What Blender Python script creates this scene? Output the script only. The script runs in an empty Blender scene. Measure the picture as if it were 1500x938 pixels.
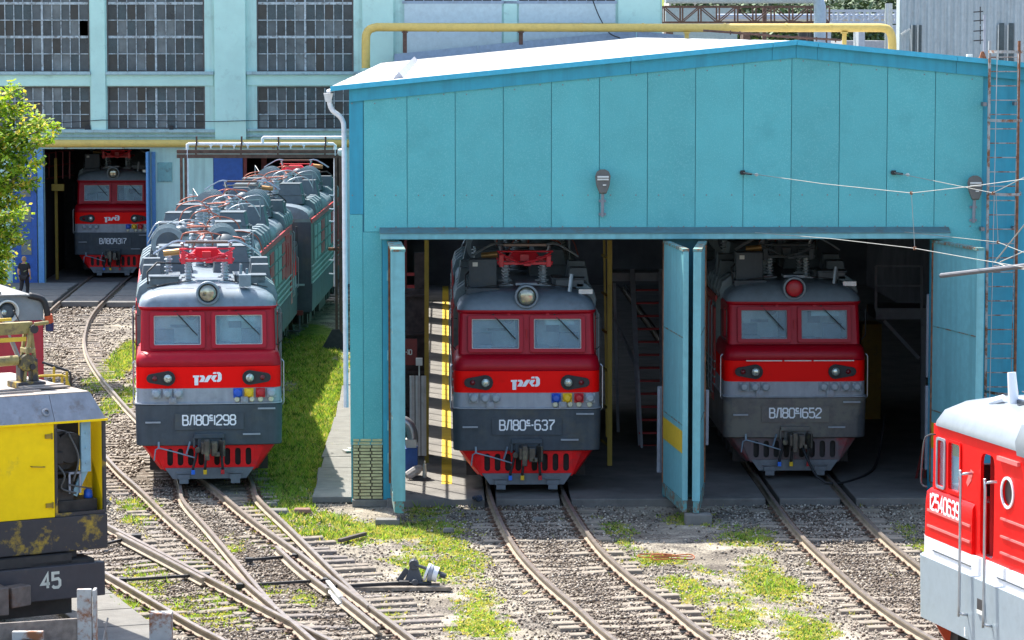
import bpy, bmesh, math, random
import numpy as np
from mathutils import Vector, Matrix, Euler
from mathutils.geometry import tessellate_polygon
random.seed(7); rng = np.random.default_rng(7)
R = math.radians
scn = bpy.context.scene
C = scn.collection

# ------------------------------------------------------------------ camera
F_PX = 4600.0; HC = 10.0
PITCH = math.atan(419 / F_PX); YAW = math.atan(100 / F_PX)
cam_d = bpy.data.cameras.new('camera'); cam = bpy.data.objects.new('camera', cam_d); C.objects.link(cam)
cam_d.sensor_width = 36; cam_d.lens = 36 * F_PX / 1500
cam_d.clip_start = 1; cam_d.clip_end = 5000
cam.location = (0, 0, HC); cam.rotation_euler = (math.pi / 2 - PITCH, 0, -YAW)
scn.camera = cam

# ------------------------------------------------------------------ world, sun, exposure
SUN_EL = 57.0
SUN_DIR = Vector((-0.58, 0.81, 0)).normalized()          # horizontal direction towards the sun: behind the shed, to the left
w = bpy.data.worlds.new('World'); scn.world = w; w.use_nodes = True
nt = w.node_tree; bg = nt.nodes['Background']
sky = nt.nodes.new('ShaderNodeTexSky'); sky.sky_type = 'NISHITA'; sky.sun_disc = False
sky.sun_elevation = R(SUN_EL); sky.sun_rotation = math.atan2(SUN_DIR.x, SUN_DIR.y)
sky.air_density = 1.0; sky.dust_density = 2.0; sky.ozone_density = 1.0
nt.links.new(sky.outputs[0], bg.inputs[0]); bg.inputs[1].default_value = 0.15
sd = bpy.data.lights.new('sun', 'SUN'); sun = bpy.data.objects.new('sun', sd); C.objects.link(sun)
sd.energy = 3.9; sd.angle = R(0.53); sd.color = (1.0, 0.95, 0.87)
sv = Vector((SUN_DIR.x * math.cos(R(SUN_EL)), SUN_DIR.y * math.cos(R(SUN_EL)), math.sin(R(SUN_EL))))
sun.rotation_euler = sv.to_track_quat('Z', 'Y').to_euler(); sun.location = (-20, 60, 60)
scn.view_settings.view_transform = 'Standard'; scn.view_settings.look = 'None'
scn.view_settings.gamma = 1; scn.view_settings.use_curve_mapping = False
scn.view_settings.exposure = 1.45

# ------------------------------------------------------------------ photograph to place
_RM = Matrix.Rotation(-YAW, 3, 'Z') @ Matrix.Rotation(math.pi / 2 - PITCH, 3, 'X')
def ray(px, py): return _RM @ Vector(((px - 750) / F_PX, -(py - 469) / F_PX, -1))
def G(px, py, h=0.0):
    d = ray(px, py); t = (h - HC) / d.z; return Vector((d.x * t, d.y * t, h))
def W(px, py, Y):
    d = ray(px, py); t = Y / d.y; return Vector((d.x * t, Y, HC + d.z * t))
YS = 66.5            # shed facade
YH = 124.6           # hall facade
SS = F_PX / YS; SH = F_PX / YH
def sx(px): return (px - 650) / SS
def sh(py): return HC - (py - 50) / SS
def hx(px): return (px - 650) / SH
def hh(py): return HC - (py - 50) / SH

# ------------------------------------------------------------------ materials
_M = {}
def srgb(*c): return tuple(((v / 255) / 12.92 if v / 255 <= 0.04045 else ((v / 255 + 0.055) / 1.055) ** 2.4) for v in c)
def mat(name, col, rough=0.6, metal=0.0, var=0.12, dirt=0.0, dcol=(0.12, 0.09, 0.06), ds=2.5, dth=0.55, scale=6, bump=0.0, bscale=60, spec=0.5, streak=False, coat=0.0, fleck=0.0, fcol=(1, 1, 1), rnd=0.0):
    if name in _M: return _M[name]
    m = bpy.data.materials.new(name); m.use_nodes = True; n = m.node_tree.nodes; l = m.node_tree.links
    b = n['Principled BSDF']; b.inputs['Roughness'].default_value = rough; b.inputs['Metallic'].default_value = metal
    b.inputs['Specular IOR Level'].default_value = spec; b.inputs['Coat Weight'].default_value = coat; b.inputs['Coat Roughness'].default_value = 0.12
    tc0 = n.new('ShaderNodeTexCoord'); oi0 = n.new('ShaderNodeObjectInfo'); ml = n.new('ShaderNodeMath'); ml.operation = 'MULTIPLY'; ml.inputs[1].default_value = 37.0; l.new(oi0.outputs['Random'], ml.inputs[0])
    tc_ = n.new('ShaderNodeVectorMath'); tc_.operation = 'ADD'; l.new(tc0.outputs['Object'], tc_.inputs[0]); l.new(ml.outputs[0], tc_.inputs[1])
    class tc: outputs = {'Object': tc_.outputs[0]}
    def noise(sc, det=5, st=None, ro=0.6):
        t = n.new('ShaderNodeTexNoise'); t.inputs['Scale'].default_value = sc; t.inputs['Detail'].default_value = det; t.inputs['Roughness'].default_value = ro
        if st:
            mp = n.new('ShaderNodeMapping'); mp.inputs['Scale'].default_value = st; l.new(tc.outputs['Object'], mp.inputs[0]); l.new(mp.outputs[0], t.inputs[0])
        else: l.new(tc.outputs['Object'], t.inputs[0])
        return t.outputs['Fac']
    def ramp(fac, a, bb):
        r = n.new('ShaderNodeMapRange'); r.inputs[1].default_value = a; r.inputs[2].default_value = bb; l.new(fac, r.inputs[0]); return r.outputs[0]
    def mix(f, a, bb):
        x = n.new('ShaderNodeMix'); x.data_type = 'RGBA'
        for s, v in ((0, f), (6, a), (7, bb)):
            if hasattr(v, 'links'): l.new(v, x.inputs[s])
            else: x.inputs[s].default_value = v if s == 0 else tuple(v) + (1,)
        return x.outputs[2]
    cur = mix(ramp(noise(scale), 0.3, 0.7), tuple(c * (1 - var) for c in col), tuple(min(1, c * (1 + var)) for c in col))
    if streak:
        cur = mix(ramp(noise(1.0, 4, (5, 5, 0.35)), 0.45, 0.85), cur, tuple(c * 0.72 for c in col))
    if fleck: cur = mix(ramp(noise(45, 2), 1 - fleck, 1 - fleck + 0.06), cur, fcol)
    if dirt:
        f = ramp(noise(ds, 8, None, 0.7), dth, dth + 0.12)
        mu = n.new('ShaderNodeMath'); mu.operation = 'MULTIPLY'; l.new(f, mu.inputs[0]); mu.inputs[1].default_value = dirt
        cur = mix(mu.outputs[0], cur, dcol)
        rr = n.new('ShaderNodeMapRange'); rr.inputs[3].default_value = rough; rr.inputs[4].default_value = min(1, rough + 0.3); l.new(mu.outputs[0], rr.inputs[0]); l.new(rr.outputs[0], b.inputs['Roughness'])
    if rnd:
        oi = n.new('ShaderNodeObjectInfo'); hs = n.new('ShaderNodeHueSaturation'); mr = n.new('ShaderNodeMapRange'); mr.inputs[3].default_value = 1 - rnd; mr.inputs[4].default_value = 1 + rnd
        l.new(oi.outputs['Random'], mr.inputs[0]); l.new(mr.outputs[0], hs.inputs['Value']); l.new(cur, hs.inputs['Color']); cur = hs.outputs[0]
    l.new(cur, b.inputs['Base Color'])
    if bump:
        bp = n.new('ShaderNodeBump'); bp.inputs['Strength'].default_value = bump; bp.inputs['Distance'].default_value = 0.02
        l.new(noise(bscale, 6), bp.inputs['Height']); l.new(bp.outputs[0], b.inputs['Normal'])
    _M[name] = m; return m
def glass(name, tint=(0.75, 0.85, 0.9), alpha=0.35, rough=0.05, refl=(0.8, 0.9, 1.0)):
    if name in _M: return _M[name]
    m = bpy.data.materials.new(name); m.use_nodes = True; n = m.node_tree.nodes; l = m.node_tree.links
    n.clear(); o = n.new('ShaderNodeOutputMaterial'); t = n.new('ShaderNodeBsdfTransparent'); t.inputs[0].default_value = tint + (1,)
    g = n.new('ShaderNodeBsdfPrincipled'); g.inputs['Base Color'].default_value = refl + (1,); g.inputs['Roughness'].default_value = rough; g.inputs['Specular IOR Level'].default_value = 1.0
    no = n.new('ShaderNodeTexNoise'); no.inputs['Scale'].default_value = 2.2; tc = n.new('ShaderNodeTexCoord'); l.new(tc.outputs['Object'], no.inputs[0])
    mr = n.new('ShaderNodeMapRange'); mr.inputs[1].default_value = 0.3; mr.inputs[2].default_value = 0.7; mr.inputs[3].default_value = alpha * 0.8; mr.inputs[4].default_value = alpha * 1.2; l.new(no.outputs['Fac'], mr.inputs[0])
    x = n.new('ShaderNodeMixShader'); l.new(mr.outputs[0], x.inputs[0])
    l.new(t.outputs[0], x.inputs[1]); l.new(g.outputs[0], x.inputs[2]); l.new(x.outputs[0], o.inputs[0])
    _M[name] = m; return m

TEAL = mat('teal_panel', (0.085, 0.41, 0.43), 0.5, var=0.07, scale=1.5, bump=0.15, bscale=40, fleck=0.45, fcol=(0.13, 0.46, 0.48), dirt=0.35, dcol=(0.07, 0.30, 0.32), ds=0.8, dth=0.56, rnd=0.07)
TEALTRIM = mat('teal_trim', (0.02, 0.33, 0.47), 0.4, var=0.06, streak=True)
TEALEDGE = mat('teal_edge', (0.04, 0.42, 0.6), 0.35)
TEALDOOR = mat('teal_door', (0.16, 0.42, 0.46), 0.5, var=0.1, dirt=0.5, dcol=(0.2, 0.14, 0.07), ds=1.2, dth=0.66, streak=True)
RUSTTEAL = mat('rusty_teal', (0.1, 0.3, 0.3), 0.7, dirt=0.9, dcol=(0.2, 0.08, 0.03), ds=6, dth=0.45)
RUST = mat('rust', (0.21, 0.08, 0.035), 0.85, var=0.5, scale=9, bump=0.3)
RUSTPAINT = mat('rusty_white_paint', (0.36, 0.37, 0.36), 0.6, dirt=1, dcol=(0.22, 0.09, 0.04), ds=4, dth=0.46)
BROWNSTEEL = mat('brown_steel', (0.10, 0.05, 0.035), 0.7, var=0.4, dirt=0.5, dcol=(0.25, 0.16, 0.12), ds=5)
ROOFW = mat('roof_sheet', (0.43, 0.43, 0.42), 0.55, var=0.06, dirt=0.5, dcol=(0.30, 0.30, 0.30), ds=0.5, dth=0.52)
BRICK = mat('yellow_brick', (0.52, 0.48, 0.26), 0.85, var=0.25, scale=3, bump=0.4)
MORTAR = mat('mortar', (0.12, 0.10, 0.08), 0.95)
CONC = mat('concrete', (0.165, 0.158, 0.142), 0.9, var=0.2, scale=3, dirt=0.6, dcol=(0.17, 0.16, 0.14), ds=2, dth=0.5, bump=0.5, bscale=30)
CONCFLOOR = mat('shed_floor', (0.16, 0.15, 0.135), 0.8, var=0.25, scale=1.2, dirt=0.6, dcol=(0.10, 0.10, 0.09), ds=1.0, dth=0.55, bump=0.3, bscale=20)
HALLW = mat('hall_plaster', (0.50, 0.72, 0.66), 0.85, var=0.10, scale=0.8, dirt=0.45, dcol=(0.30, 0.40, 0.36), ds=0.9, dth=0.55, bump=0.4, bscale=12, streak=True)
HALLT = mat('hall_trim_plaster', (0.52, 0.77, 0.69), 0.85, var=0.08, scale=0.9, dirt=0.35, dcol=(0.25, 0.36, 0.33), ds=1.5, dth=0.58, bump=0.3, bscale=12)
HALLPANEL = mat('pale_panel', (0.55, 0.66, 0.68), 0.8, var=0.08, dirt=0.5, dcol=(0.3, 0.33, 0.33), ds=1.6, dth=0.62)
LEAD = mat('blue_grey_flashing', (0.30, 0.38, 0.48), 0.5, dirt=0.4, dcol=(0.2, 0.2, 0.2))
BLUE = mat('blue_paint', (0.018, 0.09, 0.34), 0.5, var=0.15, dirt=0.5, dcol=(0.03, 0.05, 0.12))
LBLUE = mat('light_blue_paint', (0.10, 0.28, 0.55), 0.5, dirt=0.4, dcol=(0.08, 0.1, 0.15), ds=4)
YPIPE = mat('yellow_pipe_paint', (0.66, 0.47, 0.12), 0.5, var=0.1, dirt=0.5, dcol=(0.42, 0.30, 0.09), ds=3, dth=0.55)
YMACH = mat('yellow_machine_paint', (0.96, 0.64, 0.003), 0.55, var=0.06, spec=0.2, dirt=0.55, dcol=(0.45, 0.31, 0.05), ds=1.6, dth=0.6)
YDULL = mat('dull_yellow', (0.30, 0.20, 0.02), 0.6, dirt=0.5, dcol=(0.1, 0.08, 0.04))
WHITEP = mat('white_pipe_paint', (0.75, 0.76, 0.78), 0.4, dirt=0.2, dcol=(0.3, 0.25, 0.2), dth=0.65)
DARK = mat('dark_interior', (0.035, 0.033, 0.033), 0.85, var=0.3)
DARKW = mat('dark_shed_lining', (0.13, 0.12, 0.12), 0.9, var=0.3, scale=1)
DARKRED = mat('dark_red_steel', (0.18, 0.025, 0.02), 0.6, dirt=0.4, dcol=(0.05, 0.03, 0.03))
STEEL = mat('dull_steel', (0.22, 0.22, 0.23), 0.5, 0.6, dirt=0.4)
GREYST = mat('grey_painted_steel', (0.26, 0.28, 0.32), 0.5, dirt=0.4, dcol=(0.12, 0.10, 0.1))
GALV = mat('galvanised', (0.42, 0.45, 0.48), 0.38, 0.7)
BLACKR = mat('black_rubber', (0.02, 0.02, 0.022), 0.6)
LAMPG = mat('lamp_grey_brown', (0.12, 0.11, 0.09), 0.5)
OFFW = mat('off_white', (0.6, 0.6, 0.55), 0.6)
YDULL_ = mat('band_yellow', (0.62, 0.42, 0.03), 0.5, dirt=0.4, dcol=(0.3, 0.2, 0.04), ds=3)
DARKRED2 = mat('tread_red', (0.4, 0.03, 0.03), 0.6, dirt=0.4)
# locomotive paints
LSK = mat('loco_dark_grey', (0.075, 0.09, 0.105), 0.55, var=0.12, dirt=0.5, dcol=(0.13, 0.125, 0.10), ds=1.3, dth=0.52, spec=0.18, streak=True)
LSKD = mat('loco_dirty_grey', (0.085, 0.09, 0.095), 0.35, var=0.2, dirt=0.8, dcol=(0.17, 0.16, 0.13), ds=1.1, dth=0.46, coat=0.1, streak=True)
LBAND = mat('loco_light_grey', (0.32, 0.35, 0.39), 0.45, var=0.08, dirt=0.4, dcol=(0.18, 0.19, 0.19), streak=True)
LROOF = mat('loco_roof_grey', (0.17, 0.215, 0.255), 0.40, var=0.12, dirt=0.35, dcol=(0.10, 0.11, 0.12), ds=2)
LGEAR = mat('roof_gear_grey', (0.085, 0.108, 0.122), 0.42, var=0.15, dirt=0.35, dcol=(0.12, 0.12, 0.12), ds=3)
LSIDE = mat('loco_side_green_grey', (0.19, 0.245, 0.235), 0.6, var=0.12, dirt=0.4, dcol=(0.07, 0.07, 0.06), spec=0.12, streak=True)
LRIB = mat('loco_rib', (0.35, 0.46, 0.46), 0.4)
RBRIGHT = mat('loco_signal_red', (1.0, 0.004, 0.003), 0.5, var=0.0, spec=0.12, dirt=0.18, dcol=(0.4, 0.02, 0.015), ds=1.2, dth=0.55)
RDEEP = mat('loco_deep_red', (0.40, 0.002, 0.014), 0.4, var=0.06, spec=0.3)
RSIDE = mat('loco_side_red', (0.5, 0.03, 0.03), 0.4, var=0.1)
RPANT = mat('pantograph_red', (0.75, 0.02, 0.04), 0.4, var=0.1)
COPPER = mat('copper_bus', (0.36, 0.10, 0.06), 0.45, 0.2, var=0.3)
INSUL = mat('insulator_grey', (0.36, 0.40, 0.42), 0.3, var=0.1, coat=0.4)
INSD = mat('insulator_brown', (0.12, 0.05, 0.035), 0.3, coat=0.4)
LENS = mat('lens', (0.32, 0.31, 0.25), 0.08, 0.6, var=0.5, scale=9)
LENSB = mat('lens_clear', (0.5, 0.55, 0.5), 0.08, 0.5, var=0.5, scale=25)
LENSR = mat('lens_red', (0.16, 0.01, 0.015), 0.15)
COVR = mat('red_lamp_cover', (0.5, 0.01, 0.02), 0.4)
CAPB = mat('cap_blue', (0.01, 0.09, 0.5), 0.4); CAPY = mat('cap_yellow', (0.8, 0.5, 0.01), 0.4); CAPR = mat('cap_red', (0.5, 0.01, 0.02), 0.4)
CAPW = mat('cap_cream', (0.6, 0.58, 0.42), 0.5)
WHITEL = mat('white_lettering', (0.85, 0.87, 0.9), 0.5, var=0.02)
GLASSL = glass('loco_glass', (0.88, 0.98, 1.0), 0.2, 0.06, (0.46, 0.62, 0.72))
CABIN = mat('cab_lining', (0.75, 0.85, 0.86), 0.7)
UNDER = mat('underframe_black', (0.03, 0.028, 0.026), 0.7, var=0.3)
COUPLER = mat('coupler_steel', (0.085, 0.08, 0.07), 0.4, 0.5, var=0.4, dirt=0.6, dcol=(0.25, 0.24, 0.12), ds=6, dth=0.55)
RAILS = mat('rail_side', (0.27, 0.215, 0.15), 0.75, var=0.25, scale=3, dirt=0.4, dcol=(0.16, 0.08, 0.04), ds=5)
RAILT = mat('rail_top', (0.24, 0.205, 0.18), 0.42, 0.6, var=0.25, dirt=0.5, dcol=(0.16, 0.11, 0.07), ds=3)
WOOD = mat('sleeper_wood', (0.23, 0.195, 0.155), 0.9, var=0.35, scale=8, dirt=0.6, dcol=(0.10, 0.085, 0.07), ds=7, dth=0.48, bump=0.6, bscale=40)
WOODG = mat('weathered_board', (0.18, 0.155, 0.135), 0.85, var=0.3, scale=10, dirt=0.5, dcol=(0.12, 0.1, 0.09), ds=4, bump=0.4)
SCONC = mat('sleeper_concrete', (0.24, 0.205, 0.16), 0.9, var=0.2, dirt=0.5, dcol=(0.2, 0.17, 0.14), ds=5, bump=0.4)
FAST = mat('rail_fastener', (0.12, 0.07, 0.045), 0.8, var=0.4)

RSIDE_P = mat('pilot_red', (0.85, 0.012, 0.015), 0.5, spec=0.2, var=0.1, dirt=0.4, dcol=(0.2, 0.05, 0.05), ds=2)
LSK2 = mat('pilot_beam_grey', (0.14, 0.16, 0.18), 0.5, var=0.15, dirt=0.5, dcol=(0.1, 0.09, 0.08))
CAPB2 = mat('tap_blue', (0.01, 0.16, 0.75), 0.4)
GALVB = mat('lever_grey_blue', (0.2, 0.27, 0.33), 0.45)
LRIB2 = mat('panel_frame_grey', (0.2, 0.3, 0.29), 0.4)
LGEAR2 = mat('scoop_grey', (0.16, 0.21, 0.23), 0.42, var=0.15, dirt=0.3, dcol=(0.08, 0.09, 0.1))
GEARP = mat('roof_gear_pale', (0.20, 0.25, 0.27), 0.4, var=0.15, dirt=0.3, dcol=(0.12, 0.12, 0.12), ds=3)
LCAP = mat('cap_grey', (0.33, 0.38, 0.42), 0.45)
BRASS = mat('brass', (0.4, 0.22, 0.08), 0.4, 0.5)
# ------------------------------------------------------------------ mesh builder
class MB:
    def __init__(s): s.v = []; s.f = []; s.mi = []; s.m = 0
    def add(s, vs, fs):
        o = len(s.v); s.v += [tuple(p) for p in vs]; s.f += [tuple(i + o for i in f) for f in fs]; s.mi += [s.m] * len(fs); return s
    def box(s, c, d, rz=0, rot=None):
        x, y, z = d[0] / 2, d[1] / 2, d[2] / 2
        P = [Vector((a, b, e)) for e in (-z, z) for a, b in ((-x, -y), (x, -y), (x, y), (-x, y))]
        M_ = rot if rot is not None else Matrix.Rotation(rz, 3, 'Z')
        return s.add([M_ @ p + Vector(c) for p in P], [(3, 2, 1, 0), (4, 5, 6, 7), (0, 1, 5, 4), (1, 2, 6, 5), (2, 3, 7, 6), (3, 0, 4, 7)])
    def b2(s, a, b):
        return s.box([(a[i] + b[i]) / 2 for i in range(3)], [abs(b[i] - a[i]) for i in range(3)])
    def taper(s, c, d, top, h):      # frustum: bottom centre c, bottom size d, top size
        x, y = d[0] / 2, d[1] / 2; X, Y = top[0] / 2, top[1] / 2; c = Vector(c)
        P = [(-x, -y, 0), (x, -y, 0), (x, y, 0), (-x, y, 0), (-X, -Y, h), (X, -Y, h), (X, Y, h), (-X, Y, h)]
        return s.add([c + Vector(p) for p in P], [(3, 2, 1, 0), (4, 5, 6, 7), (0, 1, 5, 4), (1, 2, 6, 5), (2, 3, 7, 6), (3, 0, 4, 7)])
    def bar(s, p, q, wd, hd=None):   # rectangular bar between points
        p, q = Vector(p), Vector(q); d = (q - p); L = d.length
        if L < 1e-6: return s
        return s.box((p + q) / 2, (wd, hd or wd, L), rot=d.to_track_quat('Z', 'Y').to_matrix())
    def cyl(s, p, q, r, n=12, r2=None, cap=True):
        p, q = Vector(p), Vector(q); M_ = (q - p).to_track_quat('Z', 'Y').to_matrix(); r2 = r if r2 is None else r2
        vs = [p + M_ @ Vector((r * math.cos(2 * math.pi * i / n), r * math.sin(2 * math.pi * i / n), 0)) for i in range(n)] + \
             [q + M_ @ Vector((r2 * math.cos(2 * math.pi * i / n), r2 * math.sin(2 * math.pi * i / n), 0)) for i in range(n)]
        fs = [(i, (i + 1) % n, n + (i + 1) % n, n + i) for i in range(n)]
        if cap: fs += [tuple(range(n - 1, -1, -1)), tuple(range(n, 2 * n))]
        return s.add(vs, fs)
    def lathe(s, c, prof, axis=(0, 0, 1), n=14):
        c = Vector(c); M_ = Vector(axis).to_track_quat('Z', 'Y').to_matrix(); k = len(prof)
        vs = [c + M_ @ Vector((r * math.cos(2 * math.pi * i / n), r * math.sin(2 * math.pi * i / n), z)) for r, z in prof for i in range(n)]
        fs = [(j * n + i, j * n + (i + 1) % n, (j + 1) * n + (i + 1) % n, (j + 1) * n + i) for j in range(k - 1) for i in range(n)]
        fs += [tuple(range(n - 1, -1, -1)), tuple(range((k - 1) * n, k * n))]
        return s.add(vs, fs)
    def tube(s, pts, r, n=8, closed=False):
        pts = [Vector(p) for p in pts]; k = len(pts); vs = []; up = None
        for i, p in enumerate(pts):
            a = pts[max(i - 1, 0)]; b = pts[min(i + 1, k - 1)]; t = (b - a).normalized()
            if up is None: up = Vector((0, 0, 1)) if abs(t.z) < 0.9 else Vector((1, 0, 0))
            x = t.cross(up).normalized(); up = x.cross(t).normalized()
            for j in range(n):
                an = 2 * math.pi * j / n; vs.append(p + r * (math.cos(an) * x + math.sin(an) * up))
        fs = [(i * n + j, (i + 1) * n + j, (i + 1) * n + (j + 1) % n, i * n + (j + 1) % n) for i in range(k - 1) for j in range(n)]
        fs += [tuple(range(n)), tuple(range((k - 1) * n + n - 1, (k - 1) * n - 1, -1))]
        return s.add(vs, fs)
    def loft(s, rings, caps=(True, True), closed=True):
        n = len(rings[0]); k = len(rings); m = n if closed else n - 1
        fs = [(j * n + i, j * n + (i + 1) % n, (j + 1) * n + (i + 1) % n, (j + 1) * n + i) for j in range(k - 1) for i in range(m)]
        if caps[0]: fs.append(tuple(range(n - 1, -1, -1)))
        if caps[1]: fs.append(tuple(range((k - 1) * n, k * n)))
        return s.add([p for r in rings for p in r], fs)
    def poly(s, outer, holes, O, X, Y, t):   # flat plate with holes, thickness t along X x Y (towards the viewer is -N)
        O, X, Y = Vector(O), Vector(X), Vector(Y); N = X.cross(Y).normalized()
        loops = [outer] + list(holes); pts = [p for lp in loops for p in lp]
        tri = tessellate_polygon([[Vector((a, b, 0)) for a, b in lp] for lp in loops]); n = len(pts)
        vs = [O + X * a + Y * b for a, b in pts] + [O + X * a + Y * b + N * t for a, b in pts]
        fs = [tuple(x) for x in tri] + [tuple(i + n for i in reversed(x)) for x in tri]; o = 0
        for lp in loops:
            k = len(lp); fs += [(o + i, o + (i + 1) % k, o + (i + 1) % k + n, o + i + n) for i in range(k)]; o += k
        return s.add(vs, fs)
    def build(s, name, ms, parent=None, smooth=False, bevel=0, loc=None, fixn=True):
        me = bpy.data.meshes.new(name); me.from_pydata(s.v, [], s.f)
        if not isinstance(ms, (list, tuple)): ms = [ms]
        for m in ms: me.materials.append(m)
        if len(ms) > 1: me.polygons.foreach_set('material_index', s.mi)
        if fixn and len(s.f) < 60000:
            bm = bmesh.new(); bm.from_mesh(me); bmesh.ops.recalc_face_normals(bm, faces=bm.faces); bm.to_mesh(me); bm.free()
        me.update()
        o = bpy.data.objects.new(name, me); C.objects.link(o)
        if parent is not None: o.parent = parent
        if loc is not None: o.location = loc
        if smooth: me.shade_smooth() if smooth is True else me.set_sharp_from_angle(angle=R(smooth))
        if smooth and smooth is not True:
            me.shade_smooth(); me.set_sharp_from_angle(angle=R(smooth))
        if bevel:
            b = o.modifiers.new('bevel', 'BEVEL'); b.width = bevel; b.segments = 2; b.limit_method = 'ANGLE'; b.angle_limit = R(35); b.harden_normals = False
        return o
def empty(name, loc, label, cat, rz=0, group=None):
    o = bpy.data.objects.new(name, None); C.objects.link(o); o.location = loc; o.rotation_euler = (0, 0, rz); o.empty_display_size = 0.2
    return tag(o, label, cat, group)
def tag(o, label=None, cat=None, group=None, kind=None):
    if label: o['label'] = label
    if cat: o['category'] = cat
    if group: o['group'] = group
    if kind: o['kind'] = kind
    return o
def struct(o, label=None): o['kind'] = 'structure'; return o
def link_copy(o, parent, loc=None, rot=None):
    c = o.copy(); C.objects.link(c); c.parent = parent
    if loc is not None: c.location = loc
    if rot is not None: c.rotation_euler = rot
    return c
_KIDS = None
def copy_tree(o, parent=None):
    c = o.copy(); C.objects.link(c); c.parent = parent
    for ch in list(o.children): copy_tree(ch, c)
    return c
def spline(pts, step=0.5):
    P = [Vector(p) for p in pts]; P = [2 * P[0] - P[1]] + P + [2 * P[-1] - P[-2]]; out = []
    for i in range(1, len(P) - 2):
        a, b, c, d = P[i - 1:i + 3]; n = max(2, int((c - b).length / step))
        for j in range(n):
            t = j / n; out.append(0.5 * ((2 * b) + (c - a) * t + (2 * a - 5 * b + 4 * c - d) * t * t + (3 * b - a - 3 * c + d) * t ** 3))
    out.append(P[-2].copy()); return out
def arc_pts(c, r, a0, a1, n, plane='xz', off=0):
    out = []
    for i in range(n + 1):
        a = a0 + (a1 - a0) * i / n; u, v = r * math.cos(a), r * math.sin(a)
        out.append({'xz': (c[0] + u, c[1], c[2] + v), 'yz': (c[0], c[1] + u, c[2] + v), 'xy': (c[0] + u, c[1] + v, c[2])}[plane])
    return out

# ------------------------------------------------------------------ lettering (stroke font)
_r = [(0.13, 0), (0.42, 0), (0.55, 0.14), (0.55, 0.86), (0.42, 1), (0.13, 1), (0, 0.86), (0, 0.14)]
GL = {
 '0': (0.55, [(_r, True)]), '1': (0.2, [([(0.0, 0.82), (0.12, 1), (0.12, 0)], False)]), 'I': (0.1, [([(0.05, 0), (0.05, 1)], False)]),
 '2': (0.55, [([(0, 0.75), (0, 0.86), (0.13, 1), (0.42, 1), (0.55, 0.86), (0.55, 0.66), (0.0, 0.12), (0.0, 0), (0.55, 0)], False)]),
 '3': (0.55, [([(0, 0.86), (0.13, 1), (0.42, 1), (0.55, 0.87), (0.55, 0.65), (0.42, 0.53), (0.55, 0.4), (0.55, 0.14), (0.42, 0), (0.13, 0), (0, 0.14)], False), ([(0.42, 0.53), (0.2, 0.53)], False)]),
 '4': (0.55, [([(0.42, 0), (0.42, 1), (0, 0.3), (0.58, 0.3)], False)]),
 '5': (0.55, [([(0.52, 1), (0.03, 1), (0.03, 0.56), (0.42, 0.6), (0.55, 0.46), (0.55, 0.14), (0.42, 0), (0.13, 0), (0, 0.12)], False)]),
 '6': (0.55, [([(0.52, 0.9), (0.42, 1), (0.13, 1), (0, 0.86), (0, 0.14), (0.13, 0), (0.42, 0), (0.55, 0.14), (0.55, 0.45), (0.42, 0.58), (0.03, 0.58)], False)]),
 '7': (0.55, [([(0, 1), (0.55, 1), (0.55, 0.85), (0.2, 0.4), (0.2, 0)], False)]),
 '8': (0.55, [([(0.13, 0), (0.42, 0), (0.55, 0.13), (0.55, 0.4), (0.42, 0.53), (0.13, 0.53), (0, 0.4), (0, 0.13)], True), ([(0.13, 0.53), (0.02, 0.65), (0.02, 0.88), (0.13, 1), (0.42, 1), (0.53, 0.88), (0.53, 0.65), (0.42, 0.53)], False)]),
 '9': (0.55, [([(0.03, 0.1), (0.13, 0), (0.42, 0), (0.55, 0.14), (0.55, 0.86), (0.42, 1), (0.13, 1), (0, 0.86), (0, 0.58), (0.13, 0.44), (0.52, 0.44)], False)]),
 'B': (0.55, [([(0, 0), (0.42, 0), (0.55, 0.13), (0.55, 0.4), (0.42, 0.53), (0, 0.53)], False), ([(0, 0), (0, 1), (0.4, 1), (0.51, 0.88), (0.51, 0.65), (0.42, 0.53)], False)]),
 'L': (0.52, [([(-0.04, 0), (0.06, 0.1), (0.2, 1), (0.5, 1), (0.5, 0)], False)]),
 'c': (0.3, [([(0.28, 0.92), (0.22, 1), (0.08, 1), (0.02, 0.94), (0.02, 0.74), (0.08, 0.68), (0.22, 0.68), (0.28, 0.76)], False), ([(-0.08, 0.47), (0.38, 0.47)], False)]),
 '-': (0.22, [([(0, 0.5), (0.22, 0.5)], False)]),
 'T': (0.5, [([(0, 1), (0.5, 1)], False), ([(0.25, 1), (0.25, 0)], False)]),
 't': (0.3, [([(0.12, 0.9), (0.12, 0.05), (0.28, 0.05)], False), ([(0, 0.65), (0.28, 0.65)], False)]),
}
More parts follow.
